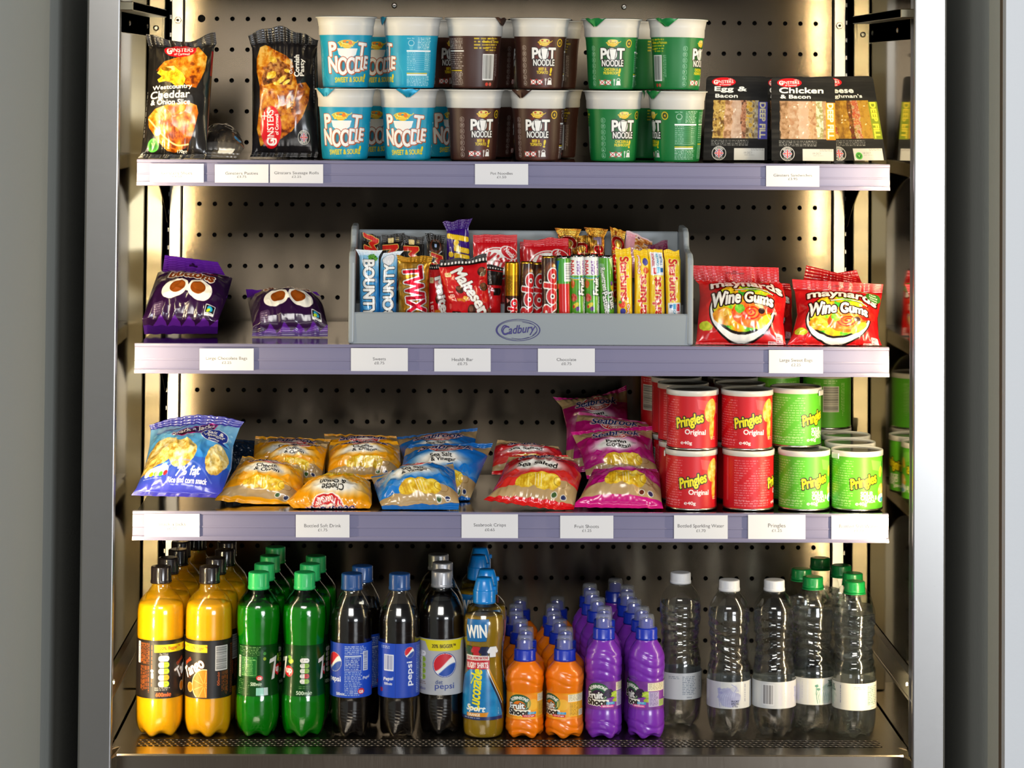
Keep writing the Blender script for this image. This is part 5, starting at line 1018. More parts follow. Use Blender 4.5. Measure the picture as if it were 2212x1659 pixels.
def screw_cap(parent, z0, z1, r, m, ribs=True):
    pr = [(r-1.5, z0), (r+.6, z0), (r+.6, z0+3.2), (r+.1, z0+3.6), (r+.1, z0+4.2), (r, z0+4.6), (r, z1-1.6), (r-.5, z1-.4), (r-1.6, z1), (r*.6, z1-.1), (.05, z1-.1)]
    return lathe_part('cap', pr, m, parent, 96 if ribs else 48, 48 if ribs else 0, .00012, (z0+4.5, z1-1.7))

M['clear'] = mat_shell('clear bottle plastic', 'f4f4f0', .13, ior=2.0)
M['clearwater'] = mat_shell('clear water bottle plastic', 'f8fafa', .11, ior=1.9)
M['greenshell'] = mat_shell('green bottle plastic', '7ed07e', .12, .00012, 260, ior=1.9)
M['water'] = mat('water', 'ffffff', 0., 0, 0, 1., 1.333)
def soften(m, fac, tint='f4f6f4'):           # part of the light passes straight through
    nt = m.node_tree; b = nt.nodes['Principled BSDF']; t = nt.nodes.new('ShaderNodeBsdfTransparent'); t.inputs[0].default_value = lin4(tint); mx = nt.nodes.new('ShaderNodeMixShader'); mx.inputs[0].default_value = fac
    nt.links.new(b.outputs[0], mx.inputs[1]); nt.links.new(t.outputs[0], mx.inputs[2]); nt.links.new(mx.outputs[0], nt.nodes['Material Output'].inputs['Surface'])
soften(M['water'], .45)
M['orange'] = mat('cloudy orange drink', 'eebc12', .3, 0, .0)
M['lime'] = mat('green drink', '26d83a', .06, 0, .2, .42, 1.333, bump=.0003, bscale=60)
M['cola'] = mat('cola', '0a0504', .1, 0, .0)
M['sport'] = mat('cloudy yellow drink', 'b8921c', .12, 0, .4, .35, 1.34)
M['capblack'] = mat('smoky black plastic', '1a1618', .22, 0, .5); M['capgreen'] = mat('bright green plastic', '2cb866', .35, 0, .2); M['capblue'] = mat('navy blue plastic', '1f4a86', .32, 0, .3)
M['capsilver'] = mat('silver plastic', 'a8a8ac', .3, .5, .3); M['capsport'] = mat('sky blue plastic', '0f80d0', .28, 0, .4); M['capwhite'] = mat('white plastic', 'c8cad0', .4, 0, .1); M['capdark'] = mat('dark green plastic', '0c7a38', .3, 0, .3)
M['royal'] = mat('royal blue plastic', '1430b0', .3, 0, .3); M['jorange'] = mat('orange plastic bottle', 'f07a08', .28, 0, .5, bump=.0002, bscale=45); M['jpurple'] = mat('purple plastic bottle', '7a2fae', .28, 0, .5, bump=.0002, bscale=45)
M['dome'] = mat_shell('clear nozzle cover', 'e8ecf6', .08, .00005, 200, ior=1.7, haze=.13)
M['window'] = mat_shell('clear lid', 'e8e8e4', .06, .0001, 60, haze=.12)
M['clearamber'] = mat_shell('clear bottle plastic with drops of drink', 'f8ecb8', .13, ior=2.0, haze=.13, hcol='f2c21c')  # yellow haze: drink film plus brightness put into the neck colour

def proto(kind):
    root = empty(dict(tango='orange_drink_bottle', seven='green_drink_bottle', pepsi='cola_bottle', diet='diet_cola_bottle', luc='sports_drink_bottle', fso='orange_juice_bottle', fsp='purple_juice_bottle', still='still_water_bottle', spark='sparkling_water_bottle')[kind])
    if kind == 'tango':
        f = prof_fn([(25, 0), (30, 8), (32.4, 22), (32.7, 54), (32.4, 56), (32.4, 134), (32.8, 137), (32.6, 168), (31.6, 177), (28, 185.5), (21.5, 193.5), (14.4, 200.5), (13, 205), (12.8, 216)])
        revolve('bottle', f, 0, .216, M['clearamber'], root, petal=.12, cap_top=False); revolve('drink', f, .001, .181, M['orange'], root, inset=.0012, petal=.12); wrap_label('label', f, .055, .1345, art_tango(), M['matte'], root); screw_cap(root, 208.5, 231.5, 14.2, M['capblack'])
    elif kind == 'seven':
        f = prof_fn([(24, 0), (29, 10), (31.2, 30), (31.5, 48), (30, 62), (28.6, 90), (28.4, 120), (29.4, 135), (31.2, 160), (30.6, 172), (28.5, 182), (22, 191.5), (15.5, 199), (13, 204), (12.8, 212)])
        revolve('bottle', f, 0, .212, M['greenshell'], root, petal=.14, cap_top=False); revolve('drink', f, .001, .178, M['lime'], root, inset=.0012, petal=.14); wrap_label('label', f, .058, .128, art_7up(), M['clearprint'], root); screw_cap(root, 201, 224, 14.6, M['capgreen'])
    elif kind in ('pepsi', 'diet'):
        s = 1. if kind == 'pepsi' else 1.12
        f = prof_fn([(22*s, 0), (26*s, 8), (27*s, 24), (27.4*s, 50), (28.6*s, 58), (28.6*s, 130), (28.9*s, 138), (28.6*s, 160), (25*s, 176), (18*s, 191), (13.4, 199), (13, 204), (12.8, 212)])
        wv = lambda T, Z: -.0007*np.exp(-((Z-.028)/.016)**2)*np.sin(Z*700+T*3)**2 - .0006*np.exp(-((Z-.146)/.01)**2)*np.sin(Z*900)**2
        revolve('bottle', f, 0, .212, M['clear'], root, petal=.16, cap_top=False, wave=wv, nz=110, n=72); revolve('drink', f, .001, .176 if kind == 'pepsi' else .184, M['cola'], root, inset=.0012, petal=.16, wave=wv, nz=110, n=72)
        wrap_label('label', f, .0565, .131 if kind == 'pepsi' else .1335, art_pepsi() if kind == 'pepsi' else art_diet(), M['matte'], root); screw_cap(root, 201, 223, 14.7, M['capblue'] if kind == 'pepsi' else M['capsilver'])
        lathe_part('neck_ring', [(12.5, 199), (16.2, 199.6), (16.2, 200.6), (12.5, 201)], M['clear'], root)
    elif kind == 'luc':
        f = prof_fn([(26, 0), (28.6, 6), (29.4, 18), (29, 40), (27.6, 80), (25.6, 106), (26.4, 122), (29.4, 148), (29, 158), (26, 170), (19, 179), (14.5, 183), (14.5, 190)])
        revolve('bottle', f, 0, .188, M['clear'], root, cap_top=False, nz=80); revolve('drink', f, .001, .166, M['sport'], root, inset=.0012, nz=80); wrap_label('label', f, .026, .166, art_lucozade(), M['clearprint'], root, nu=420, nv=230)
        lathe_part('cap', [(13, 182.6), (16.1, 182.6), (16.1, 186), (15.8, 186.5), (15.8, 199.5), (15.2, 201), (14.4, 201)], M['capsport'], root); lathe_part('nozzle_cover', [(15.0, 200.4), (14.7, 203), (12.6, 211), (11.0, 216), (10.2, 217), (.05, 217.2)], M['capsport'], root)
        mb = MB(); mb.box(.0135, .0178, -.004, .004, .2005, .2065, 0, .001); mb.obj('hinge', M['capsport'], root)
    elif kind in ('fso', 'fsp'):
        o = kind == 'fso'
        f = prof_fn([(23, 0), (26.5, 5), (27.2, 14), (26, 24), (24.6, 30), (24.6, 60), (25.4, 66), (27, 80), (26, 89), (19, 99), (14.6, 104), (14.2, 108)] if o else [(22, 0), (25.4, 6), (26.1, 18), (25.4, 32), (24.4, 42), (24.4, 78), (25.6, 90), (25.8, 106), (24, 117), (18.5, 127), (14.6, 133), (14.2, 138)])
        hz = .106 if o else .136; wv = lambda T, Z: -.0009*np.sin(Z*230+1.4*np.sin(T*2))**8*((Z < .026)+(Z > .072))*(Z < hz-.015)
        revolve('bottle', f, 0, hz+.001, M['jorange'] if o else M['jpurple'], root, nz=90, n=64, petal=.05, wave=wv); wrap_label('label', f, *((.027, .063) if o else (.0405, .0795)), art_shoot('orange' if o else 'purple'), M['matte'], root, nu=360, nv=100)
        z = 104 if o else 134; lathe_part('cap', [(14.8, z), (15.6, z), (15.6, z+2.5), (15, z+3.4), (15.2, z+14), (14.4, z+15.6), (10.5, z+16), (9.2, z+17), (9, z+26), (6, z+28.5), (.05, z+28.5)], M['royal'], root, 60)
        lathe_part('nozzle_cover', [(12.3, z+15.6), (11.3, z+16), (10.6, z+31), (9.6, z+33.6), (7, z+34.4), (.05, z+34.4)], M['dome'], root, 60, 12, .00025, (z+17, z+31))
    else:
        f = prof_fn([(23, 0), (27.6, 7), (30, 22), (30.3, 41), (30.2, 78), (29.6, 92), (26.6, 108), (25.8, 120), (27, 136), (29, 156), (29.2, 166), (27.4, 178), (21, 190), (14.5, 198), (13, 203), (12.8, 208)])
        wv = lambda T, Z: .0010*np.sin(Z*440+2.2*np.sin(T)+np.sin(2*T+Z*60))*np.exp(-((Z-.128)/.038)**4)
        revolve('bottle', f, 0, .206, M['clearwater'], root, petal=.15, cap_top=False, wave=wv, nz=150, n=80); revolve('drink', f, .0012, .172 if kind == 'still' else .168, M['water'], root, inset=.0010, petal=.15, wave=wv, nz=150, n=80)
        wrap_label('label', f, .0405, .0775, art_water(kind), M['clearprint'], root, nu=400, nv=90, lift=.0007); screw_cap(root, 199, 214, 14.4, M['capwhite'] if kind == 'still' else M['capdark'])
        lathe_part('neck_ring', [(12.5, 196.6), (15.6, 197), (15.6, 198.2), (12.5, 198.8)], M['clearwater'] if kind == 'still' else M['capdark'], root)
    return root
CAPH = dict(tango=.2315, seven=.224, pepsi=.223, diet=.223, luc=.2172, fso=.1384, fsp=.1684, still=.214, spark=.214)
PROTO = {}
def put(kind, cx, cy, rot, label, grp, cat='bottle'):
    p = PZ(cx, cy, ZDK+CAPH[kind])
    if kind not in PROTO: o = PROTO[kind] = proto(kind)
    else: o = copy_tree(PROTO[kind])
    o.location = (p.x, p.y, ZDK+.0002); o.rotation_euler = (0, 0, math.radians(rot)); tag(o, label, cat, grp); BOT.append((o, RAD[kind])); return o
BOT = []; RAD = dict(tango=.0331, seven=.0318, pepsi=.0292, diet=.0326, luc=.0297, fso=.0274, fsp=.0263, still=.0309, spark=.0309)
def settle():                               # rows close up behind one another: bottles touch but never share space
    done = []
    for o, r in sorted(BOT, key=lambda t: t[0].location.y):
        x = min(max(o.location.x, -.5402+r), .5402-r); y0 = y = max(o.location.y, r*.92); ok = False; best = None
        for dx in (0, .002, -.002, .004, -.004, .006, -.006, .009, -.009, .012, -.012, .016, -.016):
            y = y0; xx = min(max(x+dx, -.5402+r), .5402-r)
            while any((xx-a)**2+(y-b)**2 < (r+c+.0003)**2 for a, b, c in done): y += .0005
            if y+r > .296: xx2 = min(max(xx, -.5198+r), .5198-r); bad = abs(xx2-xx) > 1e-6 and any((xx2-a)**2+(y-b)**2 < (r+c+.0003)**2 for a, b, c in done); xx = xx2; y += .03*bad
            cost = (y-y0)+abs(dx)*1.6+(5 if y > .3685-r else 0)
            if best is None or cost < best[0]: best = (cost, xx, y)
        o.location.x, o.location.y = best[1], best[2]; done.append((best[1], best[2], r))


M['potwhite'] = mat('white plastic rim', 'dcdad4', .4, 0, .1); LIDC = dict(blue='0a8ab0', brown='3a2018', green='0a7a3a')
def make_pot(kind):
    root = empty('noodle_pot'); f = prof_fn([(31.2, 0), (32, 2), (37.4, 73.5), (38.4, 74.5), (38.9, 86), (39.4, 88), (41.2, 97), (41.6, 99)])
    U = np.linspace(0, 1, 520)[None]; V = np.linspace(0, 1, 150)[:, None]; Z = .0735*(1-V)+0*U; T = (U-.5)*2*np.pi+0*V; R = f(Z)
    place_grid('printed_cup', np.stack([R*np.sin(T), -R*np.cos(T), Z+.0004], -1), M['matte'], root, art_pot(kind), (U+0*V, V+0*U)); lathe_part('base', [(31.2, .4), (29, 0.1), (28, 2), (.05, 2)], M['potwhite'], root)
    lathe_part('rim', [(37.3, 73.6), (38.6, 74.6), (38.9, 86), (39.5, 87), (39.5, 88.2), (41.3, 97.6), (43.2, 98), (43.7, 98.6), (43.4, 99.4), (42, 99.8), (40, 99.6)], M['potwhite'], root, 64)
    v = [(0, 0, .0999)]; n = 64                               # peel lid with a pull tab folded over the rim
    m = mat('%s foil lid' % kind, LIDC[kind], .35, .3)
    for a in range(n): v.append((.0434*math.sin(a/n*2*math.pi), -.0434*math.cos(a/n*2*math.pi), .1000))
    tr = [(0, 1+a, 1+(a+1) % n) for a in range(n)]; b = len(v); w = np.radians(24)
    for j, (rr, zz, k) in enumerate(((.0442, .0998, 1), (.0446, .0965, .8), (.0437, .092, .45), (.0430, .0885, .12))):
        for i in range(7): t = (i/6-.5)*2*w*k; v.append((rr*math.sin(t)+0*i, -rr*math.cos(t), zz+.0012*math.sin(i*2.2+j)))
    q = [(b+j*7+i, b+j*7+i+1, b+j*7+8+i, b+j*7+7+i) for j in range(3) for i in range(6)]
    link('lid', mesh_np('lid', v, q, m, None, True, tris=tr), root); return root
POTH = .1012
# ================================================================ TOP SHELF
Z1, Z2, Z3 = ZS
def art_roll():
    a = Art(90, 120, 2, '26221f'); a.noise(0, 0, 90, 120, ['1c1917', '2c2825', '4a443e'], 30); a.rect(0, 96, 90, 120, '4a4642'); a.rect(44, 101, 74, 110, 'e8e6e0'); a.ell(78, 84, 7, 4, '2a90c8'); a.micro(8, 60, 14, 90, 'c8c4bc', 4, .4); return a
bag('pastry_packet', [(0, 315, 84, 465, 80, .075, .03), (.08, 320, 99, 468, 97, .074, .03), (.13, 322, 108, 462, 106, .072, .034), (.5, 317, 210, 455, 208, .05, .036), (.9, 306, 324, 446, 324, .028, .034), (.95, 302, 336, 446, 336, .026, .03), (1, 293, 346, 441, 346, .026, .03)], art_slice(), M['foil'],
    'upright black packet picturing a cheddar and onion pastry slice, leftmost on the top shelf', 'pastry packet', 'pastry packets on the top shelf', 200, 330, (.09, .06), 3, .0009, .0025, zmin=Z1+.0006, p=4, backcol='2b2827', ends=(1, 0))
bag('pastry_packet', [(0, 536, 67, 688, 76, .150, .03), (.07, 541, 92, 686, 92, .147, .034), (.13, 545, 104, 685, 104, .145, .038), (.5, 545, 205, 687, 200, .128, .04), (.9, 545, 318, 688, 318, .112, .036), (.95, 544, 330, 687, 331, .110, .03), (1, 537, 344, 684, 344, .110, .03)], art_pasty(), M['foil'],
    'upright black packet picturing a whole Cornish pasty, beside the blue noodle pots', 'pastry packet', 'pastry packets on the top shelf', 210, 340, (.08, .05), 5, .0012, .003, zmin=Z1+.0006, p=4, backcol='2b282b', ends=(2.2, 0), dipt=-.004)
bag('sausage_roll_packet', [(0, 438, 300, 520, 298, .16, .05), (.15, 432, 303, 524, 302, .14, .052), (.8, 424, 318, 528, 320, .05, .05), (.9, 424, 326, 520, 330, .036, .04), (1, 428, 341, 506, 346, .032, .03)], art_roll(), M['foil'],
    'small black packet lying end-on between the two upright pastry packets', 'pastry packet', None, 90, 110, (.05, .16), 9, .0025, .003, zmin=Z1+.0006, backcol='26221f', names=('rear_seal', 'front_seal'))

POTS = {}
def pot(kind, px, lev, Y, rot, tab, label, grp, tilt=0):
    X = P(px, 250, Y).x; z = Z1+.0004+lev*POTH
    if kind not in POTS: o = POTS[kind] = make_pot(kind)
    else: o = copy_tree(POTS[kind])
    o.location = (X, Y, z); o.rotation_euler = (0, math.radians(tilt), math.radians(rot)) if tilt else (0, 0, math.radians(rot))
    for c in KIDS(o):
        if c.name.startswith('lid'): c.rotation_euler = (0, 0, math.radians(tab-rot))
    tag(o, label, 'noodle pot', grp); return o
gp = 'noodle pots at the front of the top shelf'
for a in (('blue', 746, 1, 5, 180, 'blue noodle pot with plain white rim, upper row, beside the pasty packet'), ('blue', 888, 1, -100, -75, 'upper blue noodle pot turned to show its printed table'), ('brown', 1025, 1, 156, 62, 'upper brown noodle pot turned to show its barcode'),
          ('brown', 1166, 1, 8, 180, 'upper brown noodle pot with its logo facing out'), ('green', 1320, 1, 0, -37, 'upper green noodle pot with its logo facing out'), ('green', 1461, 1, 64, -26, 'upper green noodle pot, slightly tipped, logo turned to its right edge'),
          ('blue', 746, 0, -8, -40, 'lower blue noodle pot beside the foot of the pasty packet'), ('blue', 882, 0, -12, 0, 'lower blue noodle pot with blue foil hanging over the middle of its rim'), ('brown', 1023, 0, 22, 180, 'lower brown noodle pot with clean white rim, next to the blue pots'),
          ('brown', 1163, 0, -3, -37, 'lower brown noodle pot with a brown foil tab and date print on its rim'), ('green', 1325, 0, 22, 86, 'lower green noodle pot with its logo turned slightly right'), ('green', 1462, 0, -72, -58, 'lower green noodle pot showing its printed table, beside the sandwiches')):
    pot(a[0], a[1], a[2], .056, a[3], a[4], a[5], gp, 1.3 if (a[1], a[2]) == (1461, 1) else 0)
gq = 'noodle pots in the shaded second row'
for k, (kd, px) in enumerate((('blue', 796), ('blue', 929), ('brown', 1062), ('brown', 1196), ('green', 1386))):
    for lev in (0, 1):
        pot(kd if (k, lev) != (1, 1) else 'brown', px, lev, .215, 20+k*37, 150, '%s noodle pot in the shade %s' % (('blue', 'blue' if lev == 0 else 'brown', 'brown', 'brown', 'green')[k], ('behind the gap between the two %s blue pots', 'behind the gap right of the %s printed-table blue pot' if lev else 'behind the gap between the %s blue and brown pots', 'behind the gap between the two %s brown pots', 'behind the gap between the %s brown and green pots', 'behind the gap between the two %s green pots')[k] % ('upper' if lev else 'lower')), gq)

def sandwich(kind, TL, TR, BR, BL, Yt, Yb, label, vis=True, rc=.05):
    art = art_sandwich(kind); A, B, C, D = (np.array(P(*q, y)) for q, y in ((TL, Yt), (TR, Yt), (BR, Yb), (BL, Yb))); base = tuple((C+D)/2)
    root = empty('sandwich_pack', base); b = np.array(base)
    U, V = np.meshgrid(np.linspace(0, 1, 200), np.linspace(0, 1, 260)); d = np.clip(1-V/rc, 0, 1); k = .075*(1-np.sqrt(np.clip(1-d*d, 0, 1))); U2 = .5+(U-.5)*(1-2*k)
    f = lambda u, v: ((A*(1-u[..., None])+B*u[..., None])*(1-v[..., None]) + (D*(1-u[..., None])+C*u[..., None])*v[..., None])
    X = f(U2, V); place_grid('front_card', X, M['cardprint'], root, art, (U2, V), b)
    # flange edge and the triangular tray behind it
    back = np.array([0, .0012, 0]); e = np.concatenate([X[:, 0], X[-1, 1:-1:4], X[::-1, -1], X[0, -2:0:-4]]); n = len(e)
    me = mesh_np('card_edge', np.concatenate([e, e+back])-b, [(i, (i+1) % n, n+(i+1) % n, n+i) for i in range(n)], mat('black card', '1a1918', .5)); link('card_edge', me, root)
    g = lambda u, v: f(np.array(u), np.array(v)); dp = np.array([0, .068, 0]); w = [g(.05, .06)+back, g(.95, .06)+back, g(.95, .985)+back, g(.05, .985)+back, g(.05, .985)+dp, g(.95, .985)+dp]
    for q in (4, 5): w[q][2] = w[3 if q == 4 else 2][2]
    me = mesh_np('tray', np.array(w)-b, [(0, 1, 2, 3), (3, 2, 5, 4), (0, 4, 5, 1)], M['blackcard'], None, False, tris=[(0, 3, 4), (1, 5, 2)]); link('tray', me, root)
    tag(root, label, 'sandwich', 'triangular sandwich packs on the top shelf'); return root
M['blackcard'] = mat('black carton', '1c1a19', .5)
sandwich('egg', (1526, 164), (1659, 165), (1657, 346), (1519, 345.5), .122, .086, 'egg and bacon sandwich pack with a blue side strip, beside the green pots')
sandwich('chicken', (1666, 166), (1803, 167), (1807, 348), (1667, 347), .090, .054, 'chicken and bacon sandwich pack with an orange side strip')
sandwich('cheese', (1753, 166), (1885, 164), (1915, 346.5), (1783, 347), .140, .104, 'cheese sandwich pack with a green side strip, leaning by the right wall')
sandwich('chicken', (1651, 167), (1738, 165), (1742, 343), (1655, 343), .230, .196, 'sandwich pack in the shade, glimpsed through the gap beside the chicken and bacon one')

# ================================================================ MIDDLE SHELF
gb = 'purple chocolate bags at the left of the middle shelf'; ab = art_buttons()
bag('chocolate_bag', [(0, 356, 551, 470, 566, .225, .03), (.16, 351, 584, 486, 594, .200, .034), (.2, 341, 589, 502, 601, .190, .038), (.55, 325, 635, 490, 645, .140, .042), (.85, 311, 681, 472, 690, .096, .04), (.88, 307, 688, 471, 694, .092, .034), (1, 312, 722, 470, 721, .112, .03)], ab, M['foil'],
    'larger-looking purple chocolate bag tipped back with its header standing up', 'chocolate bag', gb, 230, 240, (.17, .12), 11, .0022, .004, zmin=Z2+.0006, p=3.2, backcol='3a1466', names=('header', 'bottom_seal'), back=.3)
bag('chocolate_bag', [(0, 531, 625, 684, 631, .236, .03), (.16, 534, 643, 693, 641, .220, .045), (.5, 540, 672, 701, 670, .160, .05), (.8, 545, 701, 706, 697, .108, .046), (.86, 546, 706, 708, 702, .102, .04), (1, 544, 732, 708, 729, .100, .04)], ab, M['foil'],
    'purple chocolate bag lying flatter, between its tipped-up twin and the grey tray', 'chocolate bag', gb, 230, 210, (.15, .12), 14, .002, .004, zmin=Z2+.0006, p=3.2, backcol='3a1466', names=('header', 'bottom_seal'), back=.3)

# grey counter tray
tx0, tx1 = P(752, 747, .006).x, P(1497, 747, .006).x; lipz = P(1106, 677, .004).z-Z2; tz = Z2+.0004
tr = empty('sweet_tray', ((tx0+tx1)/2, .08, tz)); tag(tr, 'grey plastic counter tray holding two tiers of chocolate bars and sweets', 'tray'); off = Matrix.Translation(-tr.location)
def tp(mb, name, m=M['trayp']): o = mb.obj(name, m, tr); o.data.transform(off); return o
mb = MB(); mb.prism([(.004, tz), (.004, tz+lipz-.002), (.0055, tz+lipz), (.0075, tz+lipz), (.009, tz+lipz-.002), (.009, tz)], 'x', tx0+.004, tx1-.004); tp(mb, 'front_panel')
side = [(.002, tz), (.004, tz+.112), (.008, tz+.122), (.016, tz+.128), (.062, tz+.131), (.070, tz+.135), (.074, tz+.146), (.080, tz+.155), (.092, tz+.159), (.150, tz+.160), (.158, tz+.154), (.160, tz)]
for a, b in ((tx0, tx0+.0085), (tx1-.0085, tx1)):
    mb = MB(); mb.prism(side, 'x', a, b); o = tp(mb, 'side_panel'); bv = o.modifiers.new('b', 'BEVEL'); bv.width = .003; bv.segments = 3; bv.limit_method = 'ANGLE'
mb = MB(); mb.box(tx0+.008, tx1-.008, .152, .159, tz, tz+.150, 0, .002); tp(mb, 'back_panel'); mb = MB(); mb.box(tx0+.008, tx1-.008, .0085, .074, tz, tz+.004); mb.box(tx0+.008, tx1-.008, .074, .153, tz, tz+.050); tp(mb, 'stepped_floor')
ac = art_cadbury(); a0, a1, a2, a3 = (np.array(P(x, y, .0036)) for x, y in ((1070, 688), (1168, 688), (1168, 738), (1070, 738))); U, V = np.meshgrid(np.linspace(0, 1, 220), np.linspace(0, 1, 116))
X = (a0*(1-U[..., None])+a1*U[..., None])*(1-V[..., None])+(a3*(1-U[..., None])+a2*U[..., None])*V[..., None]; place_grid('logo', X, M['clearprint'], tr, ac, (U, V), np.array(tr.location))

gf, gk = 'sweets in the front tier of the grey tray', 'chocolate bars in the rear tier of the grey tray'
ZF, ZK = tz+.0045, tz+.0505
def barpack(name, rows, art, mt, label, grp, T=.014, seed=1, nu=80, nv=190, seals=(.07, .04), zmin=ZF, bc='555555', crumple=.0009, p=2.4):
    n = []
    for r in rows: n.append((*r, T) if len(r) == 6 else r)
    return bag(name, n, art, mt, label, 'confectionery', grp, nu, nv, seals, seed, crumple, .0016, zmin, .45, p, bc, ends=(.4, 0))
yb = 737
barpack('coconut_bar', [(0, 768, 539, 827, 541, .036), (.07, 774, 549, 820, 551, .036), (.12, 777, 556, 818, 557, .036), (1, 778, yb, 820, yb, .028)], art_bar('bounty', 46, 190), M['foil'], 'blue coconut bar with lettering running down, leftmost in the front tier', gf, .02, 21, bc='1468b0')
barpack('coconut_bar', [(0, 828, 547, 873, 541, .040), (.07, 824, 556, 862, 553, .040), (.13, 822, 563, 859, 561, .040), (.6, 819, 650, 856, 650, .034), (1, 819, yb, 857, yb, .028)], art_bar('bounty2', 44, 190), M['foil'], 'blue coconut bar with lettering running up, next to the gold wafer bar', gf, .02, 22, bc='1468b0')
barpack('caramel_wafer_bar', [(0, 857, 551, 935, 556, .036), (.09, 860, 566, 930, 570, .036), (.14, 859, 574, 927, 578, .036), (1, 862, yb, 926, yb, .028)], art_bar('twix', 68, 184), M['gold'], 'wide gold chocolate bar with red lettering, third in the front tier', gf, .02, 23, 100, bc='a87018')
barpack('malt_sweet_bag', [(0, 920, 570, 986, 572, .066), (.1, 922, 582, 986, 582, .066), (1, 924, yb, 986, yb, .060)], art_maltesers(False), M['foil'], 'red malt sweet bag mostly hidden behind the front one, on its left', gf, .022, 24, 100, bc='a80c14')
barpack('malt_sweet_bag', [(0, 1008, 565, 1089, 578, .068), (.1, 1010, 578, 1087, 586, .068), (.5, 1010, 640, 1082, 640, .064), (1, 1010, yb, 1080, yb, .060)], art_maltesers(False), M['foil'], 'red malt sweet bag with black top, tucked behind the front one on its right', gf, .022, 25, 110, bc='a80c14')
barpack('malt_sweet_bag', [(0, 951, 563, 1051, 550, .036), (.1, 948, 578, 1052, 568, .034), (.4, 955, 615, 1053, 615, .030), (.7, 966, 655, 1058, 660, .028), (1, 960, 722, 1062, 726, .030)], art_maltesers(True), M['foil'], 'plump red malt sweet bag with filmstrip top, in front of its two twins', gf, .040, 26, 150, bc='a80c14', crumple=.0018)
tubepack('caramel_roll', (1106, 570), (1105, yb), .040, .034, .0101, art_rolo(0), M['gold'], M['goldend'], 'gold and brown caramel roll beside the red malt sweet bag', 'confectionery', gf)
tubepack('caramel_roll', (1139, 569), (1137, yb), .040, .034, .0098, art_rolo(1), M['foil'], M['goldend'], 'brown caramel roll right next to the gold-topped one', 'confectionery', gf)
tubepack('caramel_roll', (1160, 571), (1158, yb), .066, .060, .0098, art_rolo(1), M['foil'], M['goldend'], 'brown caramel roll half hidden behind the tallest one', 'confectionery', gf)
tubepack('caramel_roll', (1186, 557), (1189, yb), .038, .030, .0108, art_rolo(1), M['foil'], M['goldend'], 'tallest brown caramel roll, beside the green fruit rolls', 'confectionery', gf)
pt = tuple(art_pastille(k) for k in (0, 1, 3))
for (t, b, r, k, l) in (((1217, 558), (1220, yb), .0098, 0, 'green fruit sweet roll turned to its red back panel'), ((1247, 555), (1250, yb), .0101, 1, 'green fruit sweet roll with white WIN panel, beside the red-backed roll'), ((1278, 555), (1281, yb), .0101, 1, 'green fruit sweet roll with white WIN panel, beside the downward-lettered roll'), ((1308, 557), (1314, yb), .0099, 2, 'green fruit sweet roll with lettering running down, beside the yellow packs')):
    tubepack('fruit_sweet_roll', t, b, .040, .034, r, pt[k], M['foil'], M['foilend'], l, 'confectionery', gf, crinkle=1.)
for k, (a, b, c, d, l) in enumerate((((1328, 538), (1362, 536), 1334, 1367, 'yellow fruit chew pack with strawberry print low down, leftmost of the yellow packs'), ((1368, 539), (1399, 540), 1370, 1404, 'yellow fruit chew pack with Original printed near its top'), ((1399, 538), (1431, 539), 1402, 1437, 'yellow fruit chew pack with a charity panel at its top'), ((1433, 541), (1467, 540), 1441, 1472, 'yellow fruit chew pack with a charity panel low down, at the tray end'))):
    barpack('fruit_chew_pack', [(0, *a, *b, .038), (.08, a[0]+2, a[1]+15, b[0]+1, b[1]+15, .038), (.12, a[0]+3, a[1]+22, b[0]+3, b[1]+22, .037), (1, c, yb, d, yb, .030)], art_star(k), M['foil'], l, gf, .019, 40+k, 70, bc='e0a808', p=5)
y2 = 668
def back(name, a, b, c, d, kind, label, Y=.106, T=.018, seed=1, w=60, m='foil', bc='15110f', nu=80, n1=0, sl=.1, yy=y2):
    barpack(name, [(0, *a, *b, Y+.012), (.1, a[0]+n1, a[1]+(yy-a[1])*.1, b[0]-n1, b[1]+(yy-b[1])*.1, Y+.010), (1, c, yy, d, yy, Y)], art_bar(kind, w, 170), M[m], label, gk, T, seed, nu, 150, (sl, .03), ZK, bc)
back('nougat_bar', (780, 502), (823, 510), 781, 823, 'snick', 'black chocolate bar at the left end of the rear tier', seed=51, n1=2)
back('nougat_bar', (824, 507), (874, 504), 825, 868, 'mars2', 'second black chocolate bar from the left end of the rear tier', .108, seed=52, n1=2)
back('nougat_bar', (869, 509), (918, 511), 870, 916, 'mars2', 'third black chocolate bar from the left end of the rear tier', .106, seed=53, n1=2)
back('nougat_bar', (918, 504), (964, 508), 922, 963, 'dark', 'black chocolate bar beside the tall purple bar', .104, seed=54, n1=4)
back('chocolate_twist_bar', (956, 480), (1021, 471), 967, 1021, 'twirl', 'tall purple chocolate bar with yellow lettering, highest in the tray', .108, .016, 55, 56, bc='32107a', n1=9)
back('wafer_bar', (1022, 507), (1117, 507), 1024, 1116, 'kitkat', 'red wafer bar pack beside the tall purple bar', .100, .016, 56, 100, bc='a80c14', nu=130)
back('wafer_bar', (1123, 519), (1226, 520), 1124, 1226, 'kitkat', 'red wafer bar pack hidden behind another, only its left edge showing', .134, .012, 57, 100, bc='a80c14', nu=100)
back('wafer_bar', (1131, 517), (1228, 515), 1132, 1226, 'kitkat', 'red wafer bar pack beside the gold foil bars', .100, .016, 58, 100, bc='a80c14', nu=130)
back('honeycomb_bar', (1198, 492), (1256, 495), 1208, 1248, 'crunchie', 'gold foil bar behind the red wafer pack, leftmost of the gold ones', .126, .018, 59, 42, 'gold', '8a5010', n1=8)
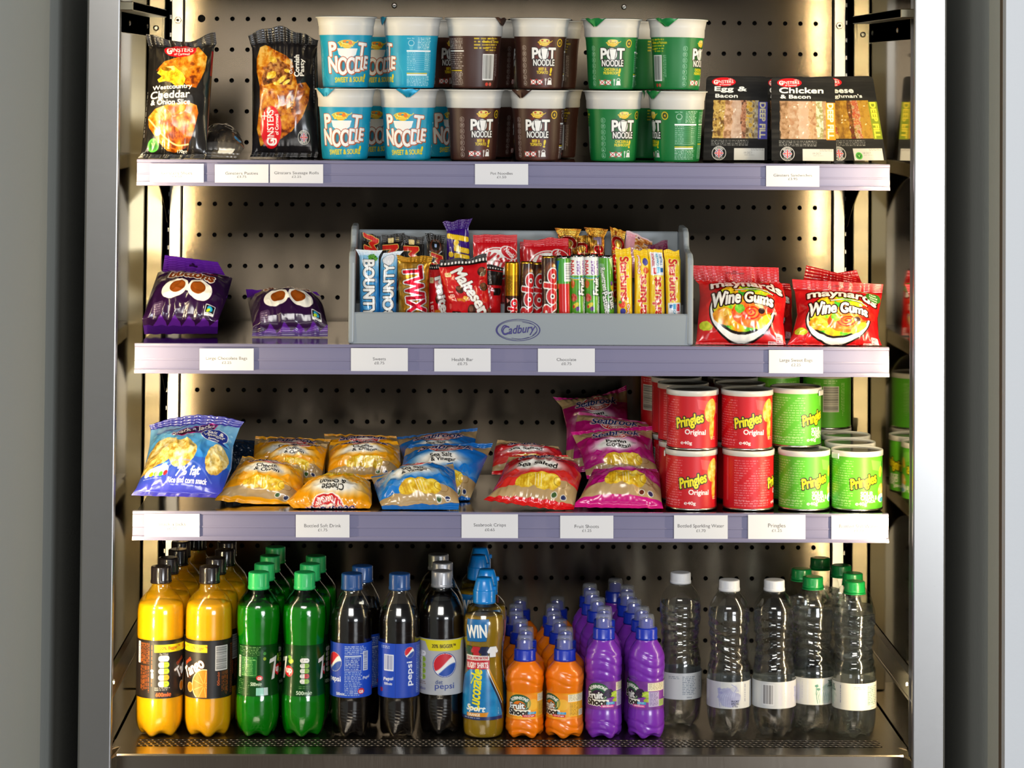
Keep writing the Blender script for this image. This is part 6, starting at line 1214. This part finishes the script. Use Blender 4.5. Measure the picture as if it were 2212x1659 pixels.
back('honeycomb_bar', (1238, 509), (1274, 508), 1242, 1274, 'crunchie', 'gold foil bar sunk low between two taller gold bars', .130, .012, 60, 40, 'gold', '6a3a08')
back('honeycomb_bar', (1261, 490), (1314, 495), 1273, 1311, 'crunchie2', 'gold foil bar turned to its plain back with a pale print', .110, .018, 61, 42, 'gold', '8a5010', n1=9)
back('honeycomb_bar', (1317, 489), (1352, 500), 1324, 1358, 'crunchie', 'gold foil bar behind the leftmost yellow chew pack', .112, .018, 62, 40, 'gold', '8a5010', n1=3)
back('cereal_bar', (1353, 497), (1409, 520), 1338, 1388, 'cereal', 'pink cereal bar tilted above the yellow chew packs', .126, .012, 63, 58, 'foil', 'd88090', yy=600)
back('fruit_bar', (1400, 529), (1442, 519), 1404, 1446, 'maroon', 'maroon bar at the right end of the rear tier', .104, .012, 64, 42, 'foil', '5a0a30', yy=600, sl=.2)

gw = 'red wine gum bags at the right of the middle shelf'; aw = art_winegums(); aw2 = art_winegums()
aw2.ell(180, 50, 19, 14, '3a7a28'); aw2.text('Made', 178, 43, 16, 5, W_, 0, .02); aw2.text('Natural', 180, 50, 20, 5, W_, 0, .02); aw2.text('Colours', 181, 57, 19, 5, W_, 0, .02)
wk = dict(names=('header', 'bottom_seal'), backcol='8a0c12', zmin=Z2+.0006, p=2.6)
bag('wine_gum_bag', [(0, 1493, 573, 1682, 578, .092, .03), (.17, 1500, 603, 1683, 608, .082, .04), (.22, 1510, 614, 1690, 616, .078, .05), (.4, 1512, 642, 1698, 646, .062, .055), (.7, 1508, 690, 1692, 697, .036, .055), (.94, 1504, 738, 1697, 742, .018, .05), (1, 1501, 748, 1702, 750, .016, .03)], aw, M['foil'], 'red wine gum bag standing against the grey tray', 'sweet bag', gw, 280, 260, (.19, .05), 31, .002, .004, **wk)
bag('wine_gum_bag', [(0, 1711, 603, 1908, 614, .082, .03), (.13, 1713, 621, 1906, 630, .074, .04), (.18, 1717, 630, 1905, 638, .070, .05), (.5, 1722, 680, 1896, 688, .046, .055), (.8, 1712, 722, 1898, 728, .026, .05), (.95, 1702, 742, 1905, 747, .018, .04), (1, 1700, 748, 1907, 752, .016, .03)], aw2, M['foil'], 'red wine gum bag with a green leaf badge, front one by the right wall', 'sweet bag', gw, 280, 240, (.15, .05), 33, .002, .004, **wk)
bag('wine_gum_bag', [(0, 1742, 573, 1850, 600, .165, .03), (.2, 1736, 602, 1852, 618, .155, .04), (1, 1735, 738, 1860, 738, .115, .04)], aw, M['foil'], 'red wine gum bag behind the leaf-badge one, its header sticking up', 'sweet bag', gw, 90, 90, (.18, .05), 35, .002, .003, **wk)
bag('wine_gum_bag', [(0, 1796, 592, 1850, 583, .185, .03), (.2, 1794, 610, 1862, 612, .178, .03), (1, 1797, 728, 1872, 728, .168, .03)], aw2, M['foil'], 'red wine gum bag furthest back by the right wall, a green corner showing', 'sweet bag', gw, 90, 90, (.12, .05), 36, .002, .003, **wk)
bag('wine_gum_bag', [(0, 1572, 600, 1706, 613, .140, .03), (.2, 1570, 622, 1710, 630, .132, .04), (1, 1566, 738, 1712, 738, .110, .04)], aw, M['foil'], 'red wine gum bag in the shade behind the one against the tray', 'sweet bag', gw, 90, 90, (.15, .05), 37, .002, .003, **wk)

# ================================================================ LOWEST HUNG SHELF
zk = dict(zmin=Z3+.0006)
bag('rice_snack_bag', [(0, 322, 918, 528, 911, .125, .03), (.07, 326, 929, 518, 924, .120, .04), (.3, 323, 962, 504, 962, .098, .055), (.6, 313, 1010, 500, 1012, .060, .062), (.9, 294, 1055, 480, 1061, .018, .05), (1, 283, 1070, 466, 1075, .004, .03)], art_snack(), M['foil'], 'blue bag of rice and corn snacks at the left end of the lowest shelf', 'snack bag', None, 290, 260, (.06, .06), 41, .003, .003, backcol='3a3aa0', dipt=-.012, **zk)
bag('rice_snack_bag', [(0, 470, 946, 551, 952, .275, .03), (1, 480, 1030, 548, 1030, .235, .04)], Art(60, 80, 2, '16283e'), M['foil'], 'dark navy bag in the shade behind the blue rice snack bag', 'snack bag', None, 60, 60, (.06, .06), 42, .004, .004, backcol='16283e', **zk)
gs = dict(cheese='gold and orange cheese and onion crisp bags', vinegar='gold and blue salt and vinegar crisp bags', salted='gold and red sea salted crisp bags', prawn='gold and pink prawn cocktail crisp bags'); AS = {k: art_seabrook(k) for k in SEA}
class Crop:                                 # part of a print: the rest is folded out of sight
    def __init__(s, a, v0=0., v1=1., flip=False): s.a, s.v0, s.v1, s.f = a, v0, v1, flip
    def sample(s, U, V): V = s.v0+(s.v1-s.v0)*V; return s.a.sample(1-U, 1-V) if s.f else s.a.sample(U, V)
def crisp(kind, rows, label, seed, T=.045, nu=200, nv=180, v=(0, 1), flip=False, cr=.0026, dip=0., seals=(.07, .07)):
    n = []
    for r in rows: n.append((*r, T) if len(r) == 6 else r)
    c = SEA[kind][0]; bag('crisp_bag', n, Crop(AS[kind], v[0], v[1], flip), M['foil'], label, 'crisp bag', gs[kind], nu, nv, seals, seed, cr, .0045, Z3+.0006, .45, 2.2, 'a88c5e', dipt=dip)
crisp('cheese', [(0, 700, 937, 856, 942, .285), (.3, 703, 958, 862, 960, .27), (1, 706, 1040, 862, 1040, .235)], 'orange-striped crisp bag furthest back of its pile, only its top showing', 61, .04)
crisp('cheese', [(0, 552, 942, 716, 949, .265), (.15, 550, 955, 709, 961, .255), (.5, 548, 985, 704, 993, .225), (1, 545, 1040, 700, 1042, .200)], 'orange-striped crisp bag behind the left pair, its red oval logo showing', 62, .045)
crisp('cheese', [(0, 714, 955, 858, 953, .215), (.12, 711, 966, 863, 966, .205), (.6, 709, 1003, 866, 1002, .168), (.9, 707, 1028, 852, 1028, .148), (1, 706, 1036, 848, 1036, .145)], 'orange-striped crisp bag beside the blue pile, onion lettering in its middle', 63, .05)
crisp('cheese', [(0, 612, 962, 707, 959, .195), (.15, 594, 972, 705, 972, .185), (.4, 576, 992, 701, 995, .165), (1, 560, 1046, 693, 1044, .135)], 'orange-striped crisp bag lying across the one with the red oval logo', 64, .05, v=(.12, 1))
crisp('cheese', [(0, 524, 985, 642, 1001, .135), (.13, 517, 1000, 655, 1018, .125), (.5, 495, 1036, 656, 1049, .095), (.85, 474, 1066, 643, 1082, .066), (1, 464, 1081, 630, 1097, .056)], 'orange-striped crisp bag in front beside the blue rice snack bag', 65, .055, v=(.05, 1))
crisp('cheese', [(0, 664, 1032, 772, 1026, .118), (.15, 668, 1042, 800, 1042, .105), (.55, 640, 1066, 803, 1066, .066), (.85, 618, 1083, 803, 1089, .034), (1, 634, 1098, 798, 1100, .022)], 'orange-striped crisp bag lying upside down at the shelf edge', 66, .045, v=(0, .72), flip=True, seals=(.07, .11))
crisp('vinegar', [(0, 854, 945, 1032, 924, .285), (.15, 860, 956, 1029, 940, .275), (.6, 872, 990, 1022, 986, .24), (1, 884, 1025, 1012, 1025, .228)], 'blue-edged crisp bag at the back of its pile', 67, .045)
crisp('vinegar', [(0, 887, 960, 1065, 957, .190), (.1, 876, 971, 1059, 972, .182), (.45, 868, 1010, 1044, 1006, .150), (.8, 900, 1060, 1024, 1056, .112), (1, 918, 1090, 1011, 1089, .095)], 'blue-edged crisp bag in the middle of its pile, leaning on another', 68, .055)
crisp('vinegar', [(0, 801, 1030, 978, 999, .115), (.12, 806, 1041, 981, 1011, .105), (.45, 812, 1061, 985, 1042, .070), (.8, 820, 1085, 990, 1076, .034), (.92, 824, 1093, 992, 1087, .022), (1, 826, 1102, 990, 1103, .014)], 'blue-edged crisp bag at the front of its pile on the shelf edge', 69, .06, v=(.05, 1), cr=.0032, seals=(.06, .1))
crisp('salted', [(0, 1075, 950, 1206, 965, .215), (.25, 1068, 972, 1214, 980, .195), (1, 1062, 1025, 1210, 1025, .172)], 'red-edged crisp bag half hidden behind the front red one', 70, .045, v=(.1, 1))
crisp('salted', [(0, 1100, 984, 1224, 983, .130), (.1, 1096, 995, 1248, 999, .122), (.4, 1083, 1025, 1256, 1030, .090), (.75, 1065, 1060, 1246, 1066, .050), (.92, 1052, 1074, 1241, 1093, .028), (1, 1044, 1080, 1238, 1107, .016)], 'red-edged crisp bag at the front, beside the pink-edged one', 71, .055, v=(.05, 1))
crisp('prawn', [(0, 1194, 857, 1353, 832, .318), (.2, 1214, 880, 1355, 866, .308), (.6, 1224, 925, 1356, 920, .285), (1, 1222, 1020, 1350, 1020, .245)], 'pink-edged crisp bag standing highest at the back of its pile', 72, .045, dip=.01)
crisp('prawn', [(0, 1250, 889, 1400, 913, .262), (.25, 1244, 912, 1404, 928, .25), (1, 1236, 1020, 1404, 1020, .200)], 'pink-edged crisp bag slipped sideways, second from the back of its pile', 73, .035)
crisp('prawn', [(0, 1233, 933, 1410, 920, .205), (.13, 1240, 947, 1408, 938, .195), (.5, 1257, 985, 1411, 981, .160), (1, 1268, 1035, 1425, 1035, .120)], 'pink-edged crisp bag whose flavour lettering shows in full', 74, .05)
crisp('prawn', [(0, 1283, 1013, 1418, 1013, .105), (.1, 1278, 1022, 1424, 1022, .098), (.45, 1268, 1045, 1427, 1050, .070), (.8, 1253, 1075, 1429, 1081, .036), (.93, 1243, 1086, 1431, 1092, .026), (1, 1241, 1096, 1433, 1099, .020)], 'pink-edged crisp bag at the front, beside the red snack tubes', 75, .05, v=(.42, 1))

CANS = {}
M['lidp'] = mat('frosted clear lid', 'd6d4cc', .3, 0, .3); M['tin'] = mat('tin rim', 'c4c0b8', .25, 1.); M['seal'] = mat('foil seal', 'b8b2a4', .3, .9)
def can(kind, X, Y, lev, rot, tab, label):
    if kind not in CANS:
        root = empty('snack_tube'); f = lambda z: .0357+0*z
        wrap_label('printed_tube', f, .003, .0765, art_can(kind), M['matte'], root, 520, 150, 0); lathe_part('metal_base', [(35.7, 3), (36.4, 2.4), (36.5, .8), (36, 0), (35, 0), (34.6, 2), (.05, 2.4)], M['tin'], root, 64)
        lathe_part('foil_seal', [(35.7, 76.4), (36.3, 77.4), (35.7, 78.6), (34.8, 78.8), (34.2, 77.6), (.05, 77.4)], M['seal'], root, 64)
        lid = lathe_part('lid', [(36.4, 75.4), (36.9, 75.5), (36.9, 81.7), (36.5, 82.7), (35.6, 83), (34.2, 82.7), (33.6, 81.6), (33.0, 81.2)], M['lidp'], root, 72); lathe_part('lid_window', [(33.2, 81.1), (20, 81.2), (.05, 81.2)], M['window'], lid, 48)
        mb = MB(); mb.box(-.008, .008, -.0386, -.0366, .0715, .0795, 0, .0008); t = mb.obj('pull_tab', M['lidp'], lid); CANS[kind] = o = root
    else: o = copy_tree(CANS[kind])
    X = min(max(X, -.4790), .4790) if Y > .25 else X; o.location = (X, Y, Z3+.0004+lev*.0833); o.rotation_euler = (0, 0, math.radians(rot))
    for c in KIDS(o):
        if c.name.startswith('lid'): c.rotation_euler = (0, 0, math.radians(tab-rot))
    tag(o, label, 'snack tube', '%s snack tubes on the lowest shelf' % kind); return o
yc = .048; cx = [P(x, 1050, yc).x for x in (1493, 1616.5, 1736.5, 1851)]
can('red', cx[0], yc, 0, 0, -95, 'lower red snack tube beside the pink-edged crisp bags'); can('red', cx[1], yc, 0, 76, 120, 'lower red snack tube turned to its small print'); can('green', cx[2], yc, 0, 20, 150, 'lower green snack tube standing under another green one'); can('green', cx[3], yc, 0, 9, -62, 'lower green snack tube in front by the right wall, nothing on it')
ux = [P(1495.5, 920, yc+.004).x, P(1613.5, 920, yc+.004).x, P(1719, 920, yc+.038).x]
can('red', ux[0], yc+.004, 1, -11, 150, 'upper red snack tube in front, nearest the crisp bags'); can('red', ux[1], yc+.004, 1, -3, 150, 'upper red snack tube in front, beside the green one'); can('green', ux[2], yc+.038, 1, 40, 62, 'upper green snack tube in front, turned to its small print')
for r in (1, 2, 3):
    for c in (0, 1):
        y = yc+.078*r; x = min(cx[c]-(.003 if c == 0 else .002)*r, 9); nm = ('second', 'third', 'fourth')[r-1]
        can('red', x, y, 0, 40+r*50, 170, 'lower red snack tube, %s from the front in the column %s' % (nm, 'by the crisp bags' if c == 0 else 'by the green tubes'))
        if r < 3 or c == 0: can('red', x-.002 if (r, c) != (3, 0) else P(1436, 860, y).x, y, 1, 60*r+c*40, 170, 'upper red snack tube, %s from the front in the column %s' % (nm, 'by the crisp bags' if c == 0 else 'by the green tubes') if (r, c) != (3, 0) else 'upper red snack tube at the back wall, showing a crisp picture')
for r, x in ((1, 1609), (2, 1600), (3, 1580)):
    pass
for r in (1, 2, 3):
    y = yc+.078*r; x = P((1836, 1826, 1815)[r-1], 1000, y).x; nm = ('second', 'third', 'fourth')[r-1]
    can('green', x, y, 0, 30*r, 170, 'lower green snack tube, %s from the front in the column by the right wall' % nm)
    can('green', cx[2]-.002*r, y, 0, 50*r, 170, 'lower green snack tube, %s from the front in the covered column' % nm)
can('green', .402, yc+.078*3, 1, 110, 170, 'upper green snack tube at the back, mostly hidden by the front one'); can('green', P(1790, 830, yc+.078*3).x, yc+.078*3, 1, 232, 170, 'upper green snack tube at the back, turned to its barcode')

# ================================================================ DECK
go = 'orange drink bottles on the deck'
for px, py, rot, l in ((339.5, 1238, 122, 'front orange drink bottle nearest the left post'), (445.5, 1238, 7, 'front orange drink bottle beside the green bottles'), (361, 1220.5, 20, 'orange drink bottle second from the front in the column by the left wall'), (382, 1202.5, 60, 'orange drink bottle third from the front in the column by the left wall'), (388, 1185, 100, 'orange drink bottle fourth from the front in the column by the left wall'), (417, 1169, 10, 'orange drink bottle at the very back, its cap cut off by the shelf'),
                        (458, 1222.5, 30, 'orange drink bottle second from the front in the column by the green bottles'), (477, 1205.5, 80, 'orange drink bottle third from the front in the column by the green bottles'), (481, 1188, 10, 'orange drink bottle fourth from the front in the column by the green bottles')):
    put('tango', px, py, rot, l, go)
gg = 'green lime drink bottles on the deck'
for px, py, rot, l in ((556, 1244, 112, 'front green drink bottle beside the orange drinks, turned to its small print'), (656, 1244, -4, 'front green drink bottle beside the cola, round red mark on its label'), (567, 1229.5, 40, 'green drink bottle second from the front, beside the orange drinks'), (570.5, 1210.5, 90, 'green drink bottle third from the front, beside the orange drinks'), (595, 1181, 0, 'green drink bottle alone at the back, darker cap'), (665, 1225, 60, 'green drink bottle second from the front, beside the cola'), (662, 1209.5, 20, 'green drink bottle third from the front, beside the cola')):
    put('seven', px, py, rot, l, gg)
gc = 'cola bottles on the deck'
put('pepsi', 759, 1246, 50, 'blue-label cola bottle in front, beside the green drinks', gc); put('pepsi', 863, 1243, -88, 'blue-label cola bottle in front, beside the silver-label one', gc); put('pepsi', 782, 1227.5, 80, 'blue-label cola bottle standing behind another, in the second row', gc)
put('diet', 957.5, 1240.5, -7, 'silver-label cola bottle at the front', 'silver-capped cola bottles on the deck'); put('diet', 956, 1220.5, 40, 'silver-capped cola bottle directly behind the front one', 'silver-capped cola bottles on the deck'); put('diet', 947, 1204.5, 90, 'silver-capped cola bottle third back in its column', 'silver-capped cola bottles on the deck')
gl = 'yellow sports drink bottles on the deck'
for px, py, rot, l in ((1050, 1253, -20, 'yellow sports drink bottle at the front with a blue label'), (1052, 1239.5, 10, 'yellow sports drink bottle directly behind the front one'), (1034, 1208, -25, 'yellow sports drink bottle third back, shifted towards the cola'), (1046, 1185, 20, 'yellow sports drink bottle at the back, its cap highest')):
    put('luc', px, py, rot, l, gl)
g5, g6 = 'small orange juice bottles on the deck', 'small purple juice bottles on the deck'; N6 = ('second', 'third', 'fourth', 'fifth', 'rearmost')
for c, lst, rot0, wh in ((0, ((1135.5, 1381), (1138, 1365.5), (1126.5, 1350.5), (1117, 1335), (1116.5, 1318.5), (1125.5, 1300.5)), 28, 'beside the sports drinks'), (1, ((1219, 1380), (1224.5, 1365), (1209, 1350), (1200, 1334), (1197.5, 1317.5), (1207, 1300.5)), -7, 'beside the purple ones')):
    for k, (px, py) in enumerate(lst): put('fso', px, py, rot0+(0 if k == 0 else k*40), ('front small orange juice bottle %s' % wh) if k == 0 else '%s small orange juice bottle from the front in the column %s' % (N6[k-1], wh) if k < 5 else 'rearmost small orange juice bottle in the column %s' % wh, g5)
for c, lst, rot0, wh in ((0, ((1306.5, 1332), (1302, 1317), (1288.5, 1302.5), (1280, 1289), (1277.5, 1272.5)), 25, 'beside the orange ones'), (1, ((1399.5, 1333), (1389.5, 1317), (1373, 1303), (1361, 1290.5), (1358, 1273), (1332, 1257.5)), -15, 'beside the water')):
    for k, (px, py) in enumerate(lst): put('fsp', px, py, rot0+(0 if k == 0 else k*40), ('front small purple juice bottle %s' % wh) if k == 0 else '%s small purple juice bottle from the front in the column %s' % (N6[k-1], wh) if k < 5 else 'small purple juice bottle standing apart at the very back', g6)
gz, gy = 'white-capped water bottles on the deck', 'green-capped water bottles on the deck'
put('still', 1457, 1237, -110, 'white-capped water bottle beside the purple juice bottles', gz); put('still', 1575.5, 1252, 4, 'white-capped water bottle standing apart with a floral label', gz); put('still', 1666.5, 1252, 98, 'white-capped water bottle beside the green-capped ones, barcode outward', gz)
put('spark', 1757, 1247, 39, 'green-capped water bottle in front, beside the white-capped ones', gy); put('spark', 1850, 1260, -83, 'green-capped water bottle in front, nearest the right wall', gy)
put('spark', 1734, 1232, 60, 'green-capped water bottle behind the gap left of the front green-capped pair', gy); put('spark', 1778.5, 1213.5, 20, 'green-capped water bottle furthest back, darkest cap', gy); put('spark', 1822.5, 1227, 90, 'green-capped water bottle between and behind the front green-capped pair', gy); put('spark', 1848, 1245, 40, 'green-capped water bottle directly behind the one nearest the right wall', gy)

settle()

# ================================================================ LIGHT AND CAMERA
sc = bpy.context.scene
def area(name, loc, target, sx, sy, power, col, shape='RECTANGLE', spread=math.pi):
    l = bpy.data.lights.new(name, 'AREA'); l.shape = shape; l.size = sx
    if shape in ('RECTANGLE', 'ELLIPSE'): l.size_y = sy
    l.energy = power; l.color = col; l.spread = spread
    o = bpy.data.objects.new(name, l); COL.objects.link(o); o.location = loc; d = Vector(target)-Vector(loc); o.rotation_euler = d.to_track_quat('-Z', 'Y').to_euler(); return o
LEDP, WARM = .115, (1., .80, .47)
for s in (-1, 1):
    z = ZDK+.03
    while z < ZO+.07:
        area('diode', (s*.5411, -.0865, z), (s*.40, .12, z), .008, .008, LEDP, WARM, 'DISK'); z += .037
area('window_light', (2.55, -5.6, .98), (.3, 0, 1.0), 1.7, .95, 125, (.90, .95, 1.))
area('far_window_light', (-2.5, -5.8, 1.0), (-.3, 0, 1.0), 1.5, .9, 15, (.86, .93, 1.))
area('front_fill_light', (-.4, -4.2, 2.75), (0, 0, 1.15), 2.2, .9, 100, (1., .97, .92))  # unseen soft fill added to light the goods from the front
w = bpy.data.worlds.new('world'); sc.world = w; w.use_nodes = True; bg = w.node_tree.nodes['Background']; bg.inputs[0].default_value = (.80, .84, .9, 1); bg.inputs[1].default_value = .10
cam = bpy.data.cameras.new('camera'); co = bpy.data.objects.new('camera', cam); COL.objects.link(co); sc.camera = co
r_, u_, f_ = cam_to_world(1, 0, 0), cam_to_world(0, 1, 0), cam_to_world(0, 0, 1)
m4 = Matrix.Identity(4)
for i in range(3): m4[i][0], m4[i][1], m4[i][2], m4[i][3] = r_[i], u_[i], -f_[i], CAM[i]
co.matrix_world = m4
cam.sensor_width = 36; cam.lens = 36*F/2212; cam.shift_x = (1106-PPX)/2212; cam.shift_y = -(829.5-PPY)/2212; cam.clip_start = .05; cam.clip_end = 60
sc.view_settings.view_transform = 'Standard'; sc.view_settings.look = 'None'; sc.view_settings.exposure = 0.; sc.view_settings.gamma = 1; sc.view_settings.use_curve_mapping = False
cy = sc.cycles; cy.max_bounces = 10; cy.transparent_max_bounces = 24; cy.transmission_bounces = 8; cy.glossy_bounces = 5; cy.diffuse_bounces = 3; cy.caustics_reflective = False; cy.caustics_refractive = False; cy.sample_clamp_indirect = 4.; cy.use_denoising = True; cy.use_light_tree = True
